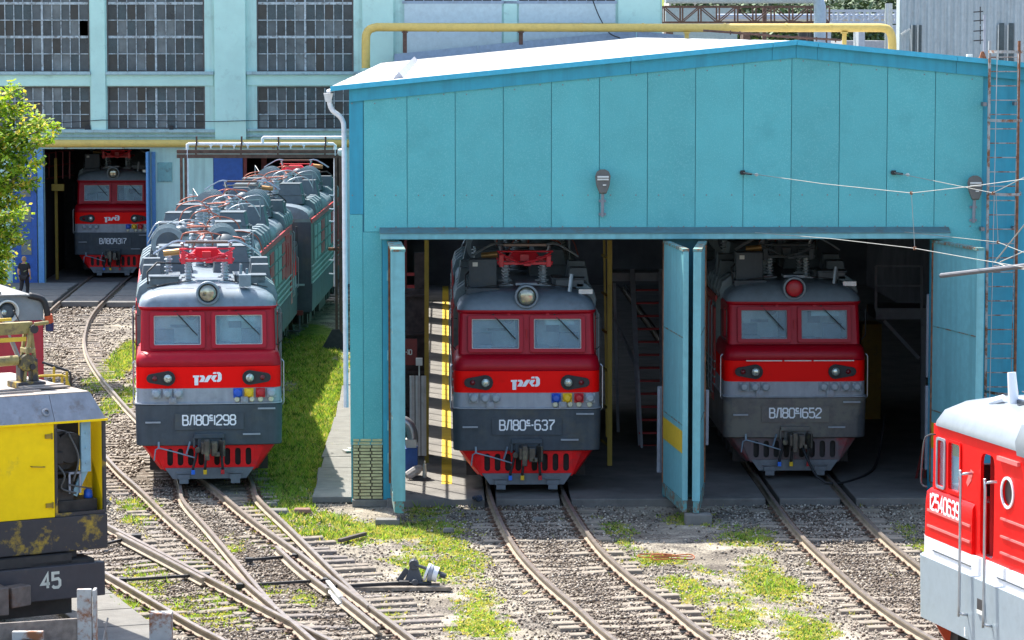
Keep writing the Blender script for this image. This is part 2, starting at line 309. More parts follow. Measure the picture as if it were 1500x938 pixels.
def ribbon(mb, pts, wd, O, X, Y, t, closed=False):
    P = [Vector((a, b)) for a, b in pts]; n = len(P); L = []; Rr = []
    for i in range(n):
        if closed: a, c = P[i - 1], P[(i + 1) % n]
        else: a, c = P[max(i - 1, 0)], P[min(i + 1, n - 1)]
        d1 = (P[i] - a).normalized() if (P[i] - a).length > 1e-6 else None; d2 = (c - P[i]).normalized() if (c - P[i]).length > 1e-6 else None
        d1 = d1 or d2; d2 = d2 or d1
        n1 = Vector((-d1.y, d1.x)); n2 = Vector((-d2.y, d2.x)); m = (n1 + n2)
        m = m.normalized() if m.length > 1e-3 else n1; k = 1 / max(0.5, m.dot(n1)); off = m * (wd / 2 * k)
        L.append(P[i] + off); Rr.append(P[i] - off)
    if not closed:
        e0 = (P[0] - P[1]).normalized() * wd * 0.0; L[0] += e0; Rr[0] += e0
    N = Vector(X).cross(Vector(Y)).normalized(); O = Vector(O); X = Vector(X); Y = Vector(Y)
    f = lambda q, z: O + X * q.x + Y * q.y + N * z
    vs = [f(q, 0) for q in L] + [f(q, 0) for q in Rr] + [f(q, t) for q in L] + [f(q, t) for q in Rr]; fs = []
    for i in range(n if closed else n - 1):
        j = (i + 1) % n
        fs += [(i, j, n + j, n + i), (2 * n + i, 3 * n + i, 3 * n + j, 2 * n + j), (i, 2 * n + i, 2 * n + j, j), (n + i, n + j, 3 * n + j, 3 * n + i)]
    if not closed: fs += [(0, n, 3 * n, 2 * n), (n - 1, 3 * n - 1, 4 * n - 1, 2 * n - 1)]
    mb.add(vs, fs)
def lettering(text, O, X, Y, h, name, m, parent, stroke=0.13, gap=0.17, wide=1.0):
    """text drawn from O rightwards along X; X, Y unit vectors; X x Y points at the reader"""
    mb = MB(); x = 0; X = Vector(X); Y = Vector(Y)
    for k, ch in enumerate(text):
        if ch == ' ': x += 0.4; continue
        wd, st = GL[ch]
        for q, (pts, cl) in enumerate(st):
            ribbon(mb, [((x + a) * wide, b) for a, b in pts], stroke, Vector(O), X * h, Y * h, 0.004 + 0.0015 * q, cl)
        x += wd + gap
    return mb.build(name, m, parent), x * wide * h
def lettering_width(text, h, gap=0.17, wide=1.0): return (sum(GL[c][0] + gap if c != ' ' else 0.4 for c in text) - gap) * h * wide
# ------------------------------------------------------------------ ground
TRK = {
 'T1': [(-13.55, 140), (-13.55, 127.4), (-13.35, 115), (-13.1, 109), (-12.65, 103.5), (-12.2, 99.4), (-11.6, 95.2), (-10.75, 90.4), (-9.9, 86.1), (-8.85, 81), (-6.95, 73.2), (-5.95, 69.2), (-4.85, 64.7), (-3.68, 60.4), (-2.9, 57.4), (-2.1, 54.4), (-1.39, 51.7), (-0.2, 47)],
 'T2': [(-4.8, 140), (-5.1, 128), (-5.5, 118), (-6.05, 108), (-6.35, 101), (-6.6, 94), (-6.65, 86), (-6.3, 79), (-5.75, 74), (-5.1, 69.7), (-4.83, 67.4), (-3.98, 63.4), (-2.93, 58.3), (-2.12, 54.4)],
 'T3': [(1.78, 122), (1.78, 107), (1.78, 94), (1.78, 84), (1.78, 76), (1.78, 71), (1.78, 66.5), (2.13, 61.9), (2.57, 58), (3.15, 54.5), (3.59, 51.75), (4.7, 46.5)],
 'T4': [(7.8, 122), (7.8, 107), (7.8, 94), (7.8, 84), (7.8, 76), (7.77, 69.2), (7.95, 63.3), (8.18, 58.4), (8.41, 55.2), (8.82, 52.1), (9.75, 47.5), (10.9, 42), (12.2, 37)],
 'S': [(-14.5, 79), (-12.2, 74), (-9.7, 68.6), (-7.46, 63.1), (-5.28, 57.7), (-3.62, 53.5), (-2.85, 51.7), (-1.2, 47.6)],
}
_lim = {'T1': 80, 'T2': 72, 'T3': 66, 'T4': 68, 'S': 200}
TRK = {k: [(x * .98, y * .98) if y < _lim[k] else (x, y) for x, y in v] for k, v in TRK.items()}
SPL = {k: spline(v, 0.35) for k, v in TRK.items()}
def tdist(X, Y, keys):
    d = np.full(X.shape, 1e3)
    for k in keys:
        for p in SPL[k][::2]: d = np.minimum(d, np.hypot(X - p.x, Y - p.y))
    return d
_ph = rng.uniform(0, 7, (60, 3))
def fbm(x, y):
    z = 0; a = 1; f = 0.9
    for i in range(5):
        for j in range(4):
            p = _ph[i * 4 + j]; an = p[0] * 3; z = z + a * 0.5 * np.sin((x * math.cos(an) + y * math.sin(an)) * f * (1 + 0.25 * j) + p[1])
        a *= 0.6; f *= 1.9
    return z / 2.2
GRASS = [  # centre px, half sizes px (of the ground in the photograph), strength
 (450, 640, 62, 110, 2.2), (445, 520, 45, 45, 1.9), (420, 720, 40, 30, 1.5), (165, 540, 24, 42, 1.5), (172, 590, 26, 28, 0.9),
 (560, 775, 110, 22, 0.95), (480, 760, 60, 14, 0.7), (650, 790, 70, 22, 0.8), (690, 815, 60, 30, 0.55), (620, 835, 80, 22, 0.75), (700, 900, 50, 40, 0.7), (560, 900, 40, 22, 0.3), (720, 925, 30, 20, 0.6),
 (900, 785, 30, 34, 0.55), (940, 820, 60, 12, 0.9), (1010, 860, 60, 34, 0.9), (1080, 890, 50, 34, 0.9), (1130, 860, 50, 40, 0.85), (1180, 920, 50, 30, 0.9), (1110, 790, 60, 10, 0.75), (1000, 760, 50, 12, 0.6), (1140, 790, 25, 20, 0.7), (1330, 770, 30, 14, 0.5), (1350, 800, 40, 12, 0.6),
 (210, 845, 55, 18, 1.1), (190, 880, 45, 28, 1.5), (250, 900, 60, 26, 1.3), (330, 890, 70, 32, 1.0), (380, 870, 35, 14, 0.8), (290, 830, 55, 12, 0.8), (200, 742, 34, 8, 1.0), (210, 762, 40, 7, 0.9), (340, 805, 20, 12, 0.6), (440, 880, 30, 12, 0.6), (410, 905, 30, 10, 0.6), (640, 750, 60, 10, 0.5), (690, 760, 40, 10, 0.4)]
_g = []
for cx, cy, ax, ay, st in GRASS:
    a = G(cx, cy); b = G(cx + ax, cy); c1 = G(cx, cy + ay); c0 = G(cx, cy - ay); _g.append((a.x, (c0.y + c1.y) / 2, b.x - a.x, (c0.y - c1.y) / 2, st))
def grass_amount(X, Y):
    g = np.zeros(X.shape)
    for x, y, a, b, st in _g: g = np.maximum(g, st * np.clip(1.25 - np.hypot((X - x) / a, (Y - y) / b), 0, 1))
    n = fbm(X * 1.6, Y * 1.6); g = np.clip(g * 1.05 + (g > 0.01) * (n * 0.45 + 0.22 * fbm(X * 5, Y * 5)) + np.clip(fbm(X * 0.55 + 9, Y * 0.55) - 0.45, 0, 1) * 0.5, 0, 3)
    d = tdist(X, Y, ['T3', 'T4'])
    g = g * np.clip((d - 0.9) / 0.8, 0.25, 1)
    return np.clip(g, 0, 1)
def sinks(X, Y): return np.clip(1 - np.abs(tdist(X, Y, ['T1', 'T2', 'T3', 'T4', 'S']) - 0) / 2.2, 0, 1)
def height(X, Y):
    z = 0.03 * fbm(X * 0.8, Y * 0.8) + 0.012 * fbm(X * 4, Y * 4)
    z = z + np.where(Y > 230, np.clip((Y - 230) / 420, 0, 1) ** 1.2 * 34 + np.clip((X - 30) / 300, 0, 1) * np.clip((Y - 230) / 420, 0, 1) * 6, 0)
    return z
xs = np.concatenate([[-2500, -1200, -600, -300, -150, -80, -45, -30], np.arange(-20, 14.01, 0.2), [16, 20, 30, 45, 60, 80, 110, 150, 300, 600, 1200, 2500]])
ys = np.concatenate([[-600, -200, -60, -10, 20, 35, 42], np.arange(46, 74, 0.2), np.arange(74, 125.1, 0.4), [130, 140, 160, 190, 215, 230, 250, 280, 320, 360, 400, 450, 500, 560, 640, 800, 1200, 2500, 4000]])
XX, YY = np.meshgrid(xs, ys); ZZ = height(XX, YY)
near = (XX > -20) & (XX < 14) & (YY > 46) & (YY < 125)
ZZ = np.where(near, ZZ, np.where(YY > 230, ZZ, ZZ * 0.3)) - 0.03
GA = np.where(near, grass_amount(XX, YY), np.where(YY > 230, 1.0, 0.0)); BAL = np.where(near, sinks(XX, YY), 0)
nx, ny = len(xs), len(ys)
vv = np.stack([XX.ravel(), YY.ravel(), ZZ.ravel()], 1)
ii = (np.arange(ny - 1)[:, None] * nx + np.arange(nx - 1)[None]).ravel()
ff = np.stack([ii, ii + 1, ii + nx + 1, ii + nx], 1)
def fast_mesh(name, v, f, m, smooth=False):
    me = bpy.data.meshes.new(name); k = f.shape[1]
    me.vertices.add(len(v)); me.vertices.foreach_set('co', v.astype(np.float32).ravel())
    me.loops.add(f.size); me.loops.foreach_set('vertex_index', f.astype(np.int32).ravel())
    me.polygons.add(len(f)); me.polygons.foreach_set('loop_start', np.arange(0, f.size, k, dtype=np.int32)); me.polygons.foreach_set('loop_total', np.full(len(f), k, dtype=np.int32))
    me.update(calc_edges=True); me.validate()
    for q in (m if isinstance(m, (list, tuple)) else [m]): me.materials.append(q)
    if smooth: me.shade_smooth()
    o = bpy.data.objects.new(name, me); C.objects.link(o); return o
def ground_mat():
    m = bpy.data.materials.new('yard_ground'); m.use_nodes = True; n = m.node_tree.nodes; l = m.node_tree.links; b = n['Principled BSDF']; b.inputs['Roughness'].default_value = 0.95; b.inputs['Specular IOR Level'].default_value = 0.2
    tc = n.new('ShaderNodeTexCoord'); at = n.new('ShaderNodeAttribute'); at.attribute_name = 'cover'; sp = n.new('ShaderNodeSeparateColor'); l.new(at.outputs['Color'], sp.inputs[0])
    def noise(sc, det=6, ro=0.65):
        t = n.new('ShaderNodeTexNoise'); t.inputs['Scale'].default_value = sc; t.inputs['Detail'].default_value = det; t.inputs['Roughness'].default_value = ro; l.new(tc.outputs['Object'], t.inputs[0]); return t.outputs['Fac']
    def rng_(f, a, bb):
        r = n.new('ShaderNodeMapRange'); r.inputs[1].default_value = a; r.inputs[2].default_value = bb; l.new(f, r.inputs[0]); return r.outputs[0]
    def mix(f, a, bb):
        x = n.new('ShaderNodeMix'); x.data_type = 'RGBA'
        for s, v in ((0, f), (6, a), (7, bb)):
            if hasattr(v, 'links'): l.new(v, x.inputs[s])
            else: x.inputs[s].default_value = v if s == 0 else tuple(v) + (1,)
        return x.outputs[2]
    vo = n.new('ShaderNodeTexVoronoi'); vo.inputs['Scale'].default_value = 24; l.new(tc.outputs['Object'], vo.inputs[0])
    vs = n.new('ShaderNodeSeparateColor'); l.new(vo.outputs['Color'], vs.inputs[0])
    stone = mix(vs.outputs[0], (0.13, 0.11, 0.085), (0.42, 0.37, 0.31))
    gap = mix(rng_(vo.outputs['Distance'], 0.3, 0.75), stone, (0.05, 0.045, 0.04))
    sand = mix(rng_(noise(1.1), 0.4, 0.65), (0.33, 0.29, 0.22), (0.55, 0.50, 0.40)); sand = mix(rng_(noise(26, 3), 0.52, 0.66), sand, (0.16, 0.135, 0.11))
    g0 = mix(rng_(noise(0.8, 4), 0.42, 0.62), gap, sand)
    ballast = mix(rng_(sp.outputs[1], 0.25, 0.6), g0, gap); ballast = mix(rng_(sp.outputs[1], 0.62, 1.0), ballast, (0.13, 0.10, 0.075))
    oil = mix(rng_(noise(0.45, 5), 0.52, 0.72), ballast, (0.10, 0.085, 0.07))
    gr = mix(rng_(noise(2.2, 5), 0.4, 0.6), (0.10, 0.17, 0.015), (0.30, 0.32, 0.05)); gr = mix(rng_(noise(30, 3), 0.45, 0.7), gr, (0.03, 0.06, 0.008))
    ad = n.new('ShaderNodeMath'); ad.operation = 'ADD'; l.new(sp.outputs[0], ad.inputs[0])
    nn = n.new('ShaderNodeMath'); nn.operation = 'MULTIPLY_ADD'; l.new(noise(9, 6), nn.inputs[0]); nn.inputs[1].default_value = 1.3; nn.inputs[2].default_value = -0.65; l.new(nn.outputs[0], ad.inputs[1])
    out = mix(rng_(ad.outputs[0], 0.35, 0.62), oil, gr)
    l.new(out, b.inputs['Base Color'])
    bp = n.new('ShaderNodeBump'); bp.inputs['Strength'].default_value = 0.9; bp.inputs['Distance'].default_value = 0.04
    mv = n.new('ShaderNodeMath'); mv.operation = 'SUBTRACT'; l.new(noise(6, 8), mv.inputs[0]); l.new(vo.outputs['Distance'], mv.inputs[1]); l.new(mv.outputs[0], bp.inputs['Height']); l.new(bp.outputs[0], b.inputs['Normal'])
    return m
GM = ground_mat()
go = fast_mesh('ground', vv, ff, GM, True); struct(go)
ca = go.data.color_attributes.new('cover', 'FLOAT_COLOR', 'POINT'); ca.data.foreach_set('color', np.stack([GA.ravel(), BAL.ravel(), np.zeros(nx * ny), np.ones(nx * ny)], 1).astype(np.float32).ravel())

# loose ballast stones (real geometry, nobody could count them)
def scatter(n, x0, x1, y0, y1, keep):
    X = rng.uniform(x0, x1, n); Y = rng.uniform(y0, y1, n); k = rng.uniform(0, 1, n) < keep(X, Y); return X[k], Y[k]
def infloor(X, Y): return ((X > -2.0) & (Y > YS - 0.3))
def stone_keep(X, Y):
    d = tdist(X, Y, ['T1', 'T2', 'T3', 'T4', 'S']); g = grass_amount(X, Y)
    return np.clip(1.2 - d / 2.3, 0.05, 1) * (1 - 0.85 * g) * (~infloor(X, Y)) * np.clip(0.75 + 0.7 * fbm(X * 0.7, Y * 0.7), 0.15, 1)
def make_stones(name, X, Y, r0, r1, m):
    n = len(X); td = tdist(X, Y, ['T1', 'T3', 'T4', 'S']); Z = height(X, Y) - 0.02 + 0.05 * np.clip(1.15 - td / 1.1, 0, 1) * rng.uniform(0, 1, n); r = rng.uniform(r0, r1, n)
    base = np.array([(1, 0, 0), (0, 1, 0), (-1, 0, 0), (0, -1, 0), (0, 0, 0.9), (0, 0, -0.6)], float)
    v = np.repeat(base[None], n, 0) * (0.7 + 0.6 * rng.uniform(0, 1, (n, 6, 1))) * r[:, None, None]
    a = rng.uniform(0, 6.28, n); ca_, sa = np.cos(a)[:, None], np.sin(a)[:, None]
    v = np.stack([v[..., 0] * ca_ - v[..., 1] * sa, v[..., 0] * sa + v[..., 1] * ca_, v[..., 2]], -1)
    v += np.stack([X, Y, Z + r * 0.2], 1)[:, None]
    f = np.array([(0, 1, 4), (1, 2, 4), (2, 3, 4), (3, 0, 4), (1, 0, 5), (2, 1, 5), (3, 2, 5), (0, 3, 5)])
    F = (f[None] + 6 * np.arange(n)[:, None, None]).reshape(-1, 3)
    o = fast_mesh(name, v.reshape(-1, 3), F, m); o['kind'] = 'stuff'; return o
SM = [mat('stone_' + q, c, 0.95, var=0.35, scale=7) for q, c in (('grey', (0.25, 0.208, 0.165)), ('pale', (0.44, 0.385, 0.31)), ('dark', (0.095, 0.07, 0.05)))]
for i, m_ in enumerate(SM):
    X, Y = scatter((85000, 55000, 60000)[i], -9, 13.5, 47, 70, (lambda X, Y, i=i: stone_keep(X, Y) * (np.clip(tdist(X, Y, ['T1', 'T3', 'T4', 'S']) / 0.8, 0.35, 1) if i == 1 else (0.75 + 0.7 * np.clip(0.9 - tdist(X, Y, ['T1', 'T3', 'T4', 'S']), 0, 1) if i == 2 else 1)))); make_stones('ballast_stones', X, Y, 0.013, 0.036, m_)
    X, Y = scatter((14000, 12000, 9000)[i], -16, -7, 68, 116, stone_keep); make_stones('ballast_stones', X, Y, 0.025, 0.06, m_)
# grass blades
def make_grass(name, X, Y, h0, h1, m):
    n = len(X); Z = height(X, Y) - 0.03; k = 4
    h = rng.uniform(h0, h1, (n, k)); a = rng.uniform(0, 6.28, (n, k)); wd = 0.012 + 0.01 * rng.uniform(0, 1, (n, k)); ox = rng.normal(0, 0.03, (n, k, 2)); le = rng.normal(0, 0.6, (n, k, 2)) * h[..., None]
    bx = X[:, None] + ox[..., 0]; by = Y[:, None] + ox[..., 1]; bz = np.repeat(Z[:, None], k, 1)
    v = np.stack([np.stack([bx - wd * np.cos(a), by - wd * np.sin(a), bz], -1), np.stack([bx + wd * np.cos(a), by + wd * np.sin(a), bz], -1), np.stack([bx + le[..., 0], by + le[..., 1], bz + h], -1)], 2)
    F = np.arange(n * k * 3).reshape(-1, 3); o = fast_mesh(name, v.reshape(-1, 3), F, m); o['kind'] = 'stuff'; return o
def gm(name, c):
    m = mat(name, c, 0.6, var=0.35, scale=2.5, spec=0.25); b = m.node_tree.nodes['Principled BSDF']
    n = m.node_tree.nodes; l = m.node_tree.links
    if not any(q.type == 'BSDF_TRANSLUCENT' for q in n):
        tl = n.new('ShaderNodeBsdfTranslucent'); tl.inputs[0].default_value = (min(1, c[0] * 1.9), min(1, c[1] * 1.7), c[2] * 0.8, 1); mx = n.new('ShaderNodeMixShader'); mx.inputs[0].default_value = 0.42
        out = [q for q in n if q.type == 'OUTPUT_MATERIAL'][0]; l.new(b.outputs[0], mx.inputs[1]); l.new(tl.outputs[0], mx.inputs[2]); l.new(mx.outputs[0], out.inputs[0])
    return m
GRM = [gm('grass_dry', (0.42, 0.37, 0.17)), gm('grass_green', (0.19, 0.31, 0.05)), gm('grass_yellow', (0.33, 0.34, 0.09)), gm('grass_dark', (0.04, 0.10, 0.015))]
def grass_keep(strong):
    def k(X, Y):
        g = grass_amount(X, Y); return np.clip((g - 0.15) * 1.2, 0, 1) * (~infloor(X, Y))
    return k
for i, m_ in enumerate(GRM):
    X, Y = scatter((26000, 48000, 62000, 20000)[i], -9, 13, 47, 72, grass_keep(1)); make_grass('grass', X, Y, 0.015, 0.06, m_)
    X, Y = scatter((5000, 26000, 12000, 14000)[i], -13, -2, 62, 104, grass_keep(1)); make_grass('grass', X, Y, 0.05, 0.14, m_)

X, Y = scatter(5000, -9, 13, 47, 70, lambda X, Y: np.clip(grass_amount(X, Y) - 0.3, 0, 1) * 0.8 * (~infloor(X, Y))); make_grass('tall_weeds', X, Y, 0.08, 0.2, GRM[1])
X, Y = scatter(2500, -9, 13, 47, 70, lambda X, Y: np.clip(1 - np.abs(tdist(X, Y, ['T3', 'T4', 'T1', 'S']) - 1.3), 0, 1) * 0.35 * (~infloor(X, Y))); make_grass('tall_weeds', X, Y, 0.04, 0.12, GRM[2])
# ------------------------------------------------------------------ railway tracks
def frame_at(path, i):
    a = path[max(i - 1, 0)]; b = path[min(i + 1, len(path) - 1)]; t = (b - a); t = Vector((t[0], t[1])).normalized(); return t
def rail_mesh(mb, pts, z0, top):     # I-profile swept along pts; mi 0 side, 1 head top
    prof = [(-0.065, 0), (0.065, 0), (0.065, 0.015), (0.012, 0.035), (0.012, 0.105), (0.036, 0.115), (0.036, 0.143), (0.03, 0.15), (-0.03, 0.15), (-0.036, 0.143), (-0.036, 0.115), (-0.012, 0.105), (-0.012, 0.035), (-0.065, 0.015)]
    n = len(prof); o = len(mb.v)
    for i, p in enumerate(pts):
        t = frame_at(pts, i); nn = Vector((-t.y, t.x))
        for a, b in prof: mb.v.append((p[0] + nn.x * a, p[1] + nn.y * a, z0 + b))
    for i in range(len(pts) - 1):
        for j in range(n):
            mb.f.append((o + i * n + j, o + i * n + (j + 1) % n, o + (i + 1) * n + (j + 1) % n, o + (i + 1) * n + j)); mb.mi.append(1 if j in (6, 7, 8) else 0)
    mb.f.append(tuple(o + j for j in range(n))); mb.mi.append(0); mb.f.append(tuple(o + (len(pts) - 1) * n + j for j in reversed(range(n)))); mb.mi.append(0)
def sleeper_mesh(name, L, m, wob=1):
    mb = MB(); r = random.Random(len(name) + int(L * 10)); k = 6; rings = []
    for i in range(k + 1):
        x = -L / 2 + L * i / k; w0 = 0.115 + r.uniform(-0.012, 0.012); z1 = 0.045 + r.uniform(-0.012, 0.004) - wob * 0.03 * max(0, 1 - abs(x) / 0.6); dy = r.uniform(-0.01, 0.01)
        rings.append([(x, -w0 + dy, -0.12), (x, w0 + dy, -0.12), (x, w0 * 0.95 + dy, z1 - 0.012), (x, w0 * 0.8 + dy, z1), (x, -w0 * 0.8 + dy, z1), (x, -w0 * 0.95 + dy, z1 - 0.012)])
    mb.loft(rings)
    o = mb.build(name, m); me = o.data; bpy.data.objects.remove(o); return me
SLM = [sleeper_mesh('sleeper', 2.7, WOOD), sleeper_mesh('sleeper_b', 2.75, WOOD), sleeper_mesh('sleeper_c', 2.65, WOODG)]
SLL = [sleeper_mesh('sleeper_long', 3.5, WOOD), sleeper_mesh('sleeper_long_b', 3.1, WOODG)]
SLC = [sleeper_mesh('sleeper_conc', 2.62, SCONC), sleeper_mesh('sleeper_conc_b', 2.72, SCONC)]
def track(key, label, dz, spacing=0.54, smin=None, smax=None, meshes=SLM, longzone=None, inside=None, side=(-1, 1), fast=True):
    path = [Vector((p.x, p.y)) for p in SPL[key]]
    t = empty('railway_track', (0, 0, 0), label, 'railway track')
    for s in (-1, 1):
        pts = []
        for i, p in enumerate(path):
            tt = frame_at(path, i); nn = Vector((-tt.y, tt.x)); pts.append(p + nn * (0.797 * s))
        mb = MB(); rail_mesh(mb, pts, 0.045 + dz, 0); mb.build('rail', [RAILS, RAILT], t, fixn=True)
    acc = 0; last = path[0]; nxt = 0; r = random.Random(5); fm = None
    fb = MB()
    for i in range(1, len(path)):
        seg = (path[i] - path[i - 1]).length
        while nxt <= acc + seg:
            p = path[i - 1].lerp(path[i], (nxt - acc) / seg); nxt += spacing
            if (smin and p.y < smin) or (smax and p.y > smax): continue
            if p.y < 45.5: continue
            tt = frame_at(path, i); a = math.atan2(tt.y, tt.x) + math.pi / 2
            lz = longzone and longzone[0] < p.y < longzone[1]
            me = r.choice(SLL if lz else meshes)
            o = bpy.data.objects.new('sleeper', me); C.objects.link(o); o.parent = t
            sh_ = longzone[2] if lz else 0
            o.location = (p.x + math.cos(a) * sh_ + r.uniform(-0.03, 0.03), p.y + r.uniform(-0.02, 0.02), dz + r.uniform(-0.045, -0.005)); o.scale.x = r.uniform(0.93, 1.04); o.rotation_euler = (0, r.uniform(-0.01, 0.01), a + r.uniform(-0.015, 0.015) + (math.pi if r.random() < 0.5 else 0))
            if fast and p.y < 72:
                nn = Vector((math.cos(a), math.sin(a)))
                for s in (-1, 1):
                    c = p + nn * (0.797 * s)
                    fb.box((c.x, c.y, 0.055 + dz), (0.34, 0.15, 0.02), rz=a)
                    for q in (-0.11, 0.11): fb.box((c.x + nn.x * q, c.y + nn.y * q, 0.075 + dz), (0.045, 0.1, 0.05), rz=a)
        acc += seg
    if fast: tag(fb.build('rail_fasteners', FAST, t, fixn=False), kind='stuff')
    return t
track('T1', 'curved track from the dark left gate of the hall down past the yellow crane', 0.0, smax=112, longzone=(52, 62, 0.25))
track('T2', 'track under the grey and red train, its rails closing in on the switch', 0.004, smin=66.5, smax=124)
track('T3', 'track leading out of the middle gate of the teal shed under the parked engine', 0.002, smax=65.5, meshes=SLC)
track('T4', 'track leading out of the right gate of the teal shed toward the striped engine', 0.001, smax=65.5, meshes=SLC)
track('S', 'track coming from behind the yellow crane with shiny switch blades', -0.004, smax=76)
# switch details: blades, rods, guard rails, chairs
sw = empty('track_switch', (0, 0, 0), 'pair of switch blades and sliding rods in front of the grey and red train', 'track switch')
def blade(pxs, z=0.05, m_=None):
    pts = [G(x, y, 0.19).xy for x, y in pxs]; mb = MB(); rail_mesh(mb, spline([(p.x, p.y, 0) for p in pts], 0.4), z, 0); return mb.build('switch_blade', [RAILS, RAILT], sw)
blade([(172, 781), (230, 811), (298, 847)])
blade([(405, 800), (440, 832), (480, 862)], 0.047)
mb = MB(); rail_mesh(mb, [G(480, 866).xy, G(500, 890).xy], 0.05, 0); mb.build('guard_rail', [OFFW, OFFW], sw)
mb = MB(); rail_mesh(mb, [G(502, 892).xy, G(555, 935).xy], 0.05, 0); mb.build('guard_rail', [RAILS, RAILT], sw)
for (a, b) in (((365, 828), (435, 822)), ((352, 866), (480, 858)), ((152, 805), (200, 793)), ((180, 858), (300, 850)), ((480, 868), (592, 862))):
    mb = MB(); pa, pb = G(*a), G(*b); mb.bar((pa.x, pa.y, 0.10), (pb.x, pb.y, 0.10), 0.05); mb.box((pb.x, pb.y, 0.1), (0.18, 0.2, 0.08)); mb.box((pa.x, pa.y, 0.1), (0.14, 0.16, 0.08)); mb.build('switch_rod', BLACKR, sw)
# ------------------------------------------------------------------ teal locomotive shed
RX, RZ, RS = sx(1165), 9.86, 0.0985 * 1.0       # ridge x, ridge height, roof slope
XL, XR = sx(512), 2 * RX - sx(512)
def roofz(x): return RZ - RS * abs(x - RX)
YB = 123.9
shed = empty('locomotive_shed', (RX, YS, 0), 'long teal panelled locomotive shed with a white low-pitched roof and two open gates', 'shed')
shed.location = (0, 0, 0)
GX0, GX1, GX2, GX3 = sx(572), sx(975), sx(1030), sx(1371); ZL = 5.83; ZG = 5.66; TW = 0.10
seams = [sx(533)] + [sx(596.5 + 70.35 * k) for k in range(13)]
fz = 0.34
for a, b in zip(seams[:-1], seams[1:]):
    m = MB(); g = 0.006
    z0 = ZL if (a >= GX0 - 0.6 and b <= GX3 + 0.3) else (1.33 if a < GX0 else 0.1)
    if a < GX0 - 0.4: z0 = ZL
    pts = [(a + g, z0), (b - g, z0)] + ([(b - g, roofz(b) - fz), (RX, roofz(RX) - fz), (a + g, roofz(a) - fz)] if a < RX < b else [(b - g, roofz(b) - fz), (a + g, roofz(a) - fz)])
    m.poly(pts, [], (0, YS, 0), (1, 0, 0), (0, 0, 1), 0.05); m.build('wall_panel', TEAL, shed)
m = MB()       # backing wall behind the joints
bx = [(XL + 0.01, 1.33), (GX0 - 0.16, 1.33), (GX0 - 0.16, ZG), (GX3 + 0.0, ZG), (GX3 + 0.0, 0.12), (XR - 0.01, 0.12), (XR - 0.01, roofz(XR) - 0.05), (RX, RZ - 0.05), (XL + 0.01, roofz(XL) - 0.05)]
m.poly(bx, [], (0, YS + 0.30, 0), (1, 0, 0), (0, 0, 1), 0.28); m.build('front_wall', TEALTRIM, shed)
# panel screws
m = MB()
for a in seams:
    for dx in (-0.24, 0.24):
        for z in (roofz(a) - fz - 0.08, 6.6, ZL + 0.1): m.box((a + dx, YS - 0.055, z), (0.025, 0.012, 0.025))
tag(m.build('panel_screws', STEEL, shed), kind='stuff')
# left pier panels below the lintel
m = MB(); m.b2((XL, YS - 0.03, 6.2), (seams[0] - 0.01, YS - 0.001, roofz(XL) - fz)); m.build('corner_trim', TEALTRIM, shed)
m = MB(); m.b2((XL, YS - 0.03, 1.34), (seams[0] - 0.03, YS - 0.001, 6.19)); m.build('wall_panel', TEAL, shed)
m = MB(); m.b2((seams[0] - 0.02, YS - 0.04, 1.34), (GX0 - 0.19, YS - 0.001, ZL - 0.01)); m.build('wall_panel', TEAL, shed)
m = MB(); m.b2((XL, YS - 0.06, 1.28), (GX0 - 0.18, YS - 0.002, 1.335)); m.build('plinth_flashing', TEALDOOR, shed)
# gate posts
m = MB(); m.b2((GX0 - 0.175, YS - 0.05, 0.1), (GX0, YS + 0.35, ZG)); m.build('gate_post', TEALTRIM, shed)
m = MB(); m.b2((GX1 - 0.02, YS - 0.02, 0.1), (GX2 + 0.02, YS + 0.35, ZG)); m.build('gate_post', mat('dark_teal', (0.03, 0.16, 0.19), 0.5, dirt=0.4), shed)
m = MB(); m.b2((GX3 - 0.02, YS - 0.045, 0.1), (GX3 + 0.06, YS + 0.4, ZG)); m.build('gate_post', TEALTRIM, shed)
for z in (1.0, 1.7, 3.2, 4.9):
    m = MB(); m.box((GX0 - 0.02, YS - 0.09, z), (0.12, 0.08, 0.22)); m.build('hinge', TEALDOOR, shed, bevel=0.01)
# fascia boards and roof-edge trim
xe = [sx(485), sx(923), sx(1130), sx(1196), sx(1400), 2 * RX - sx(485)]
xs_ = sorted(xe + [RX])
for a, b in zip(xs_[:-1], xs_[1:]):
    m = MB(); a2 = max(a, XL); b2_ = min(b, XR)
    m.poly([(a2 + 0.004, roofz(a2) - 0.36), (b2_ - 0.004, roofz(b2_) - 0.36), (b2_ - 0.004, roofz(b2_) - 0.06), (a2 + 0.004, roofz(a2) - 0.06)], [], (0, YS - 0.055, 0), (1, 0, 0), (0, 0, 1), 0.04); m.build('fascia', TEALTRIM, shed)
    m = MB(); m.poly([(a + 0.004, roofz(a) - 0.09), (b - 0.004, roofz(b) - 0.09), (b - 0.004, roofz(b) + 0.015), (a + 0.004, roofz(a) + 0.015)], [], (0, YS - 0.1, 0), (1, 0, 0), (0, 0, 1), 0.16); m.build('roof_edge', TEALEDGE, shed)
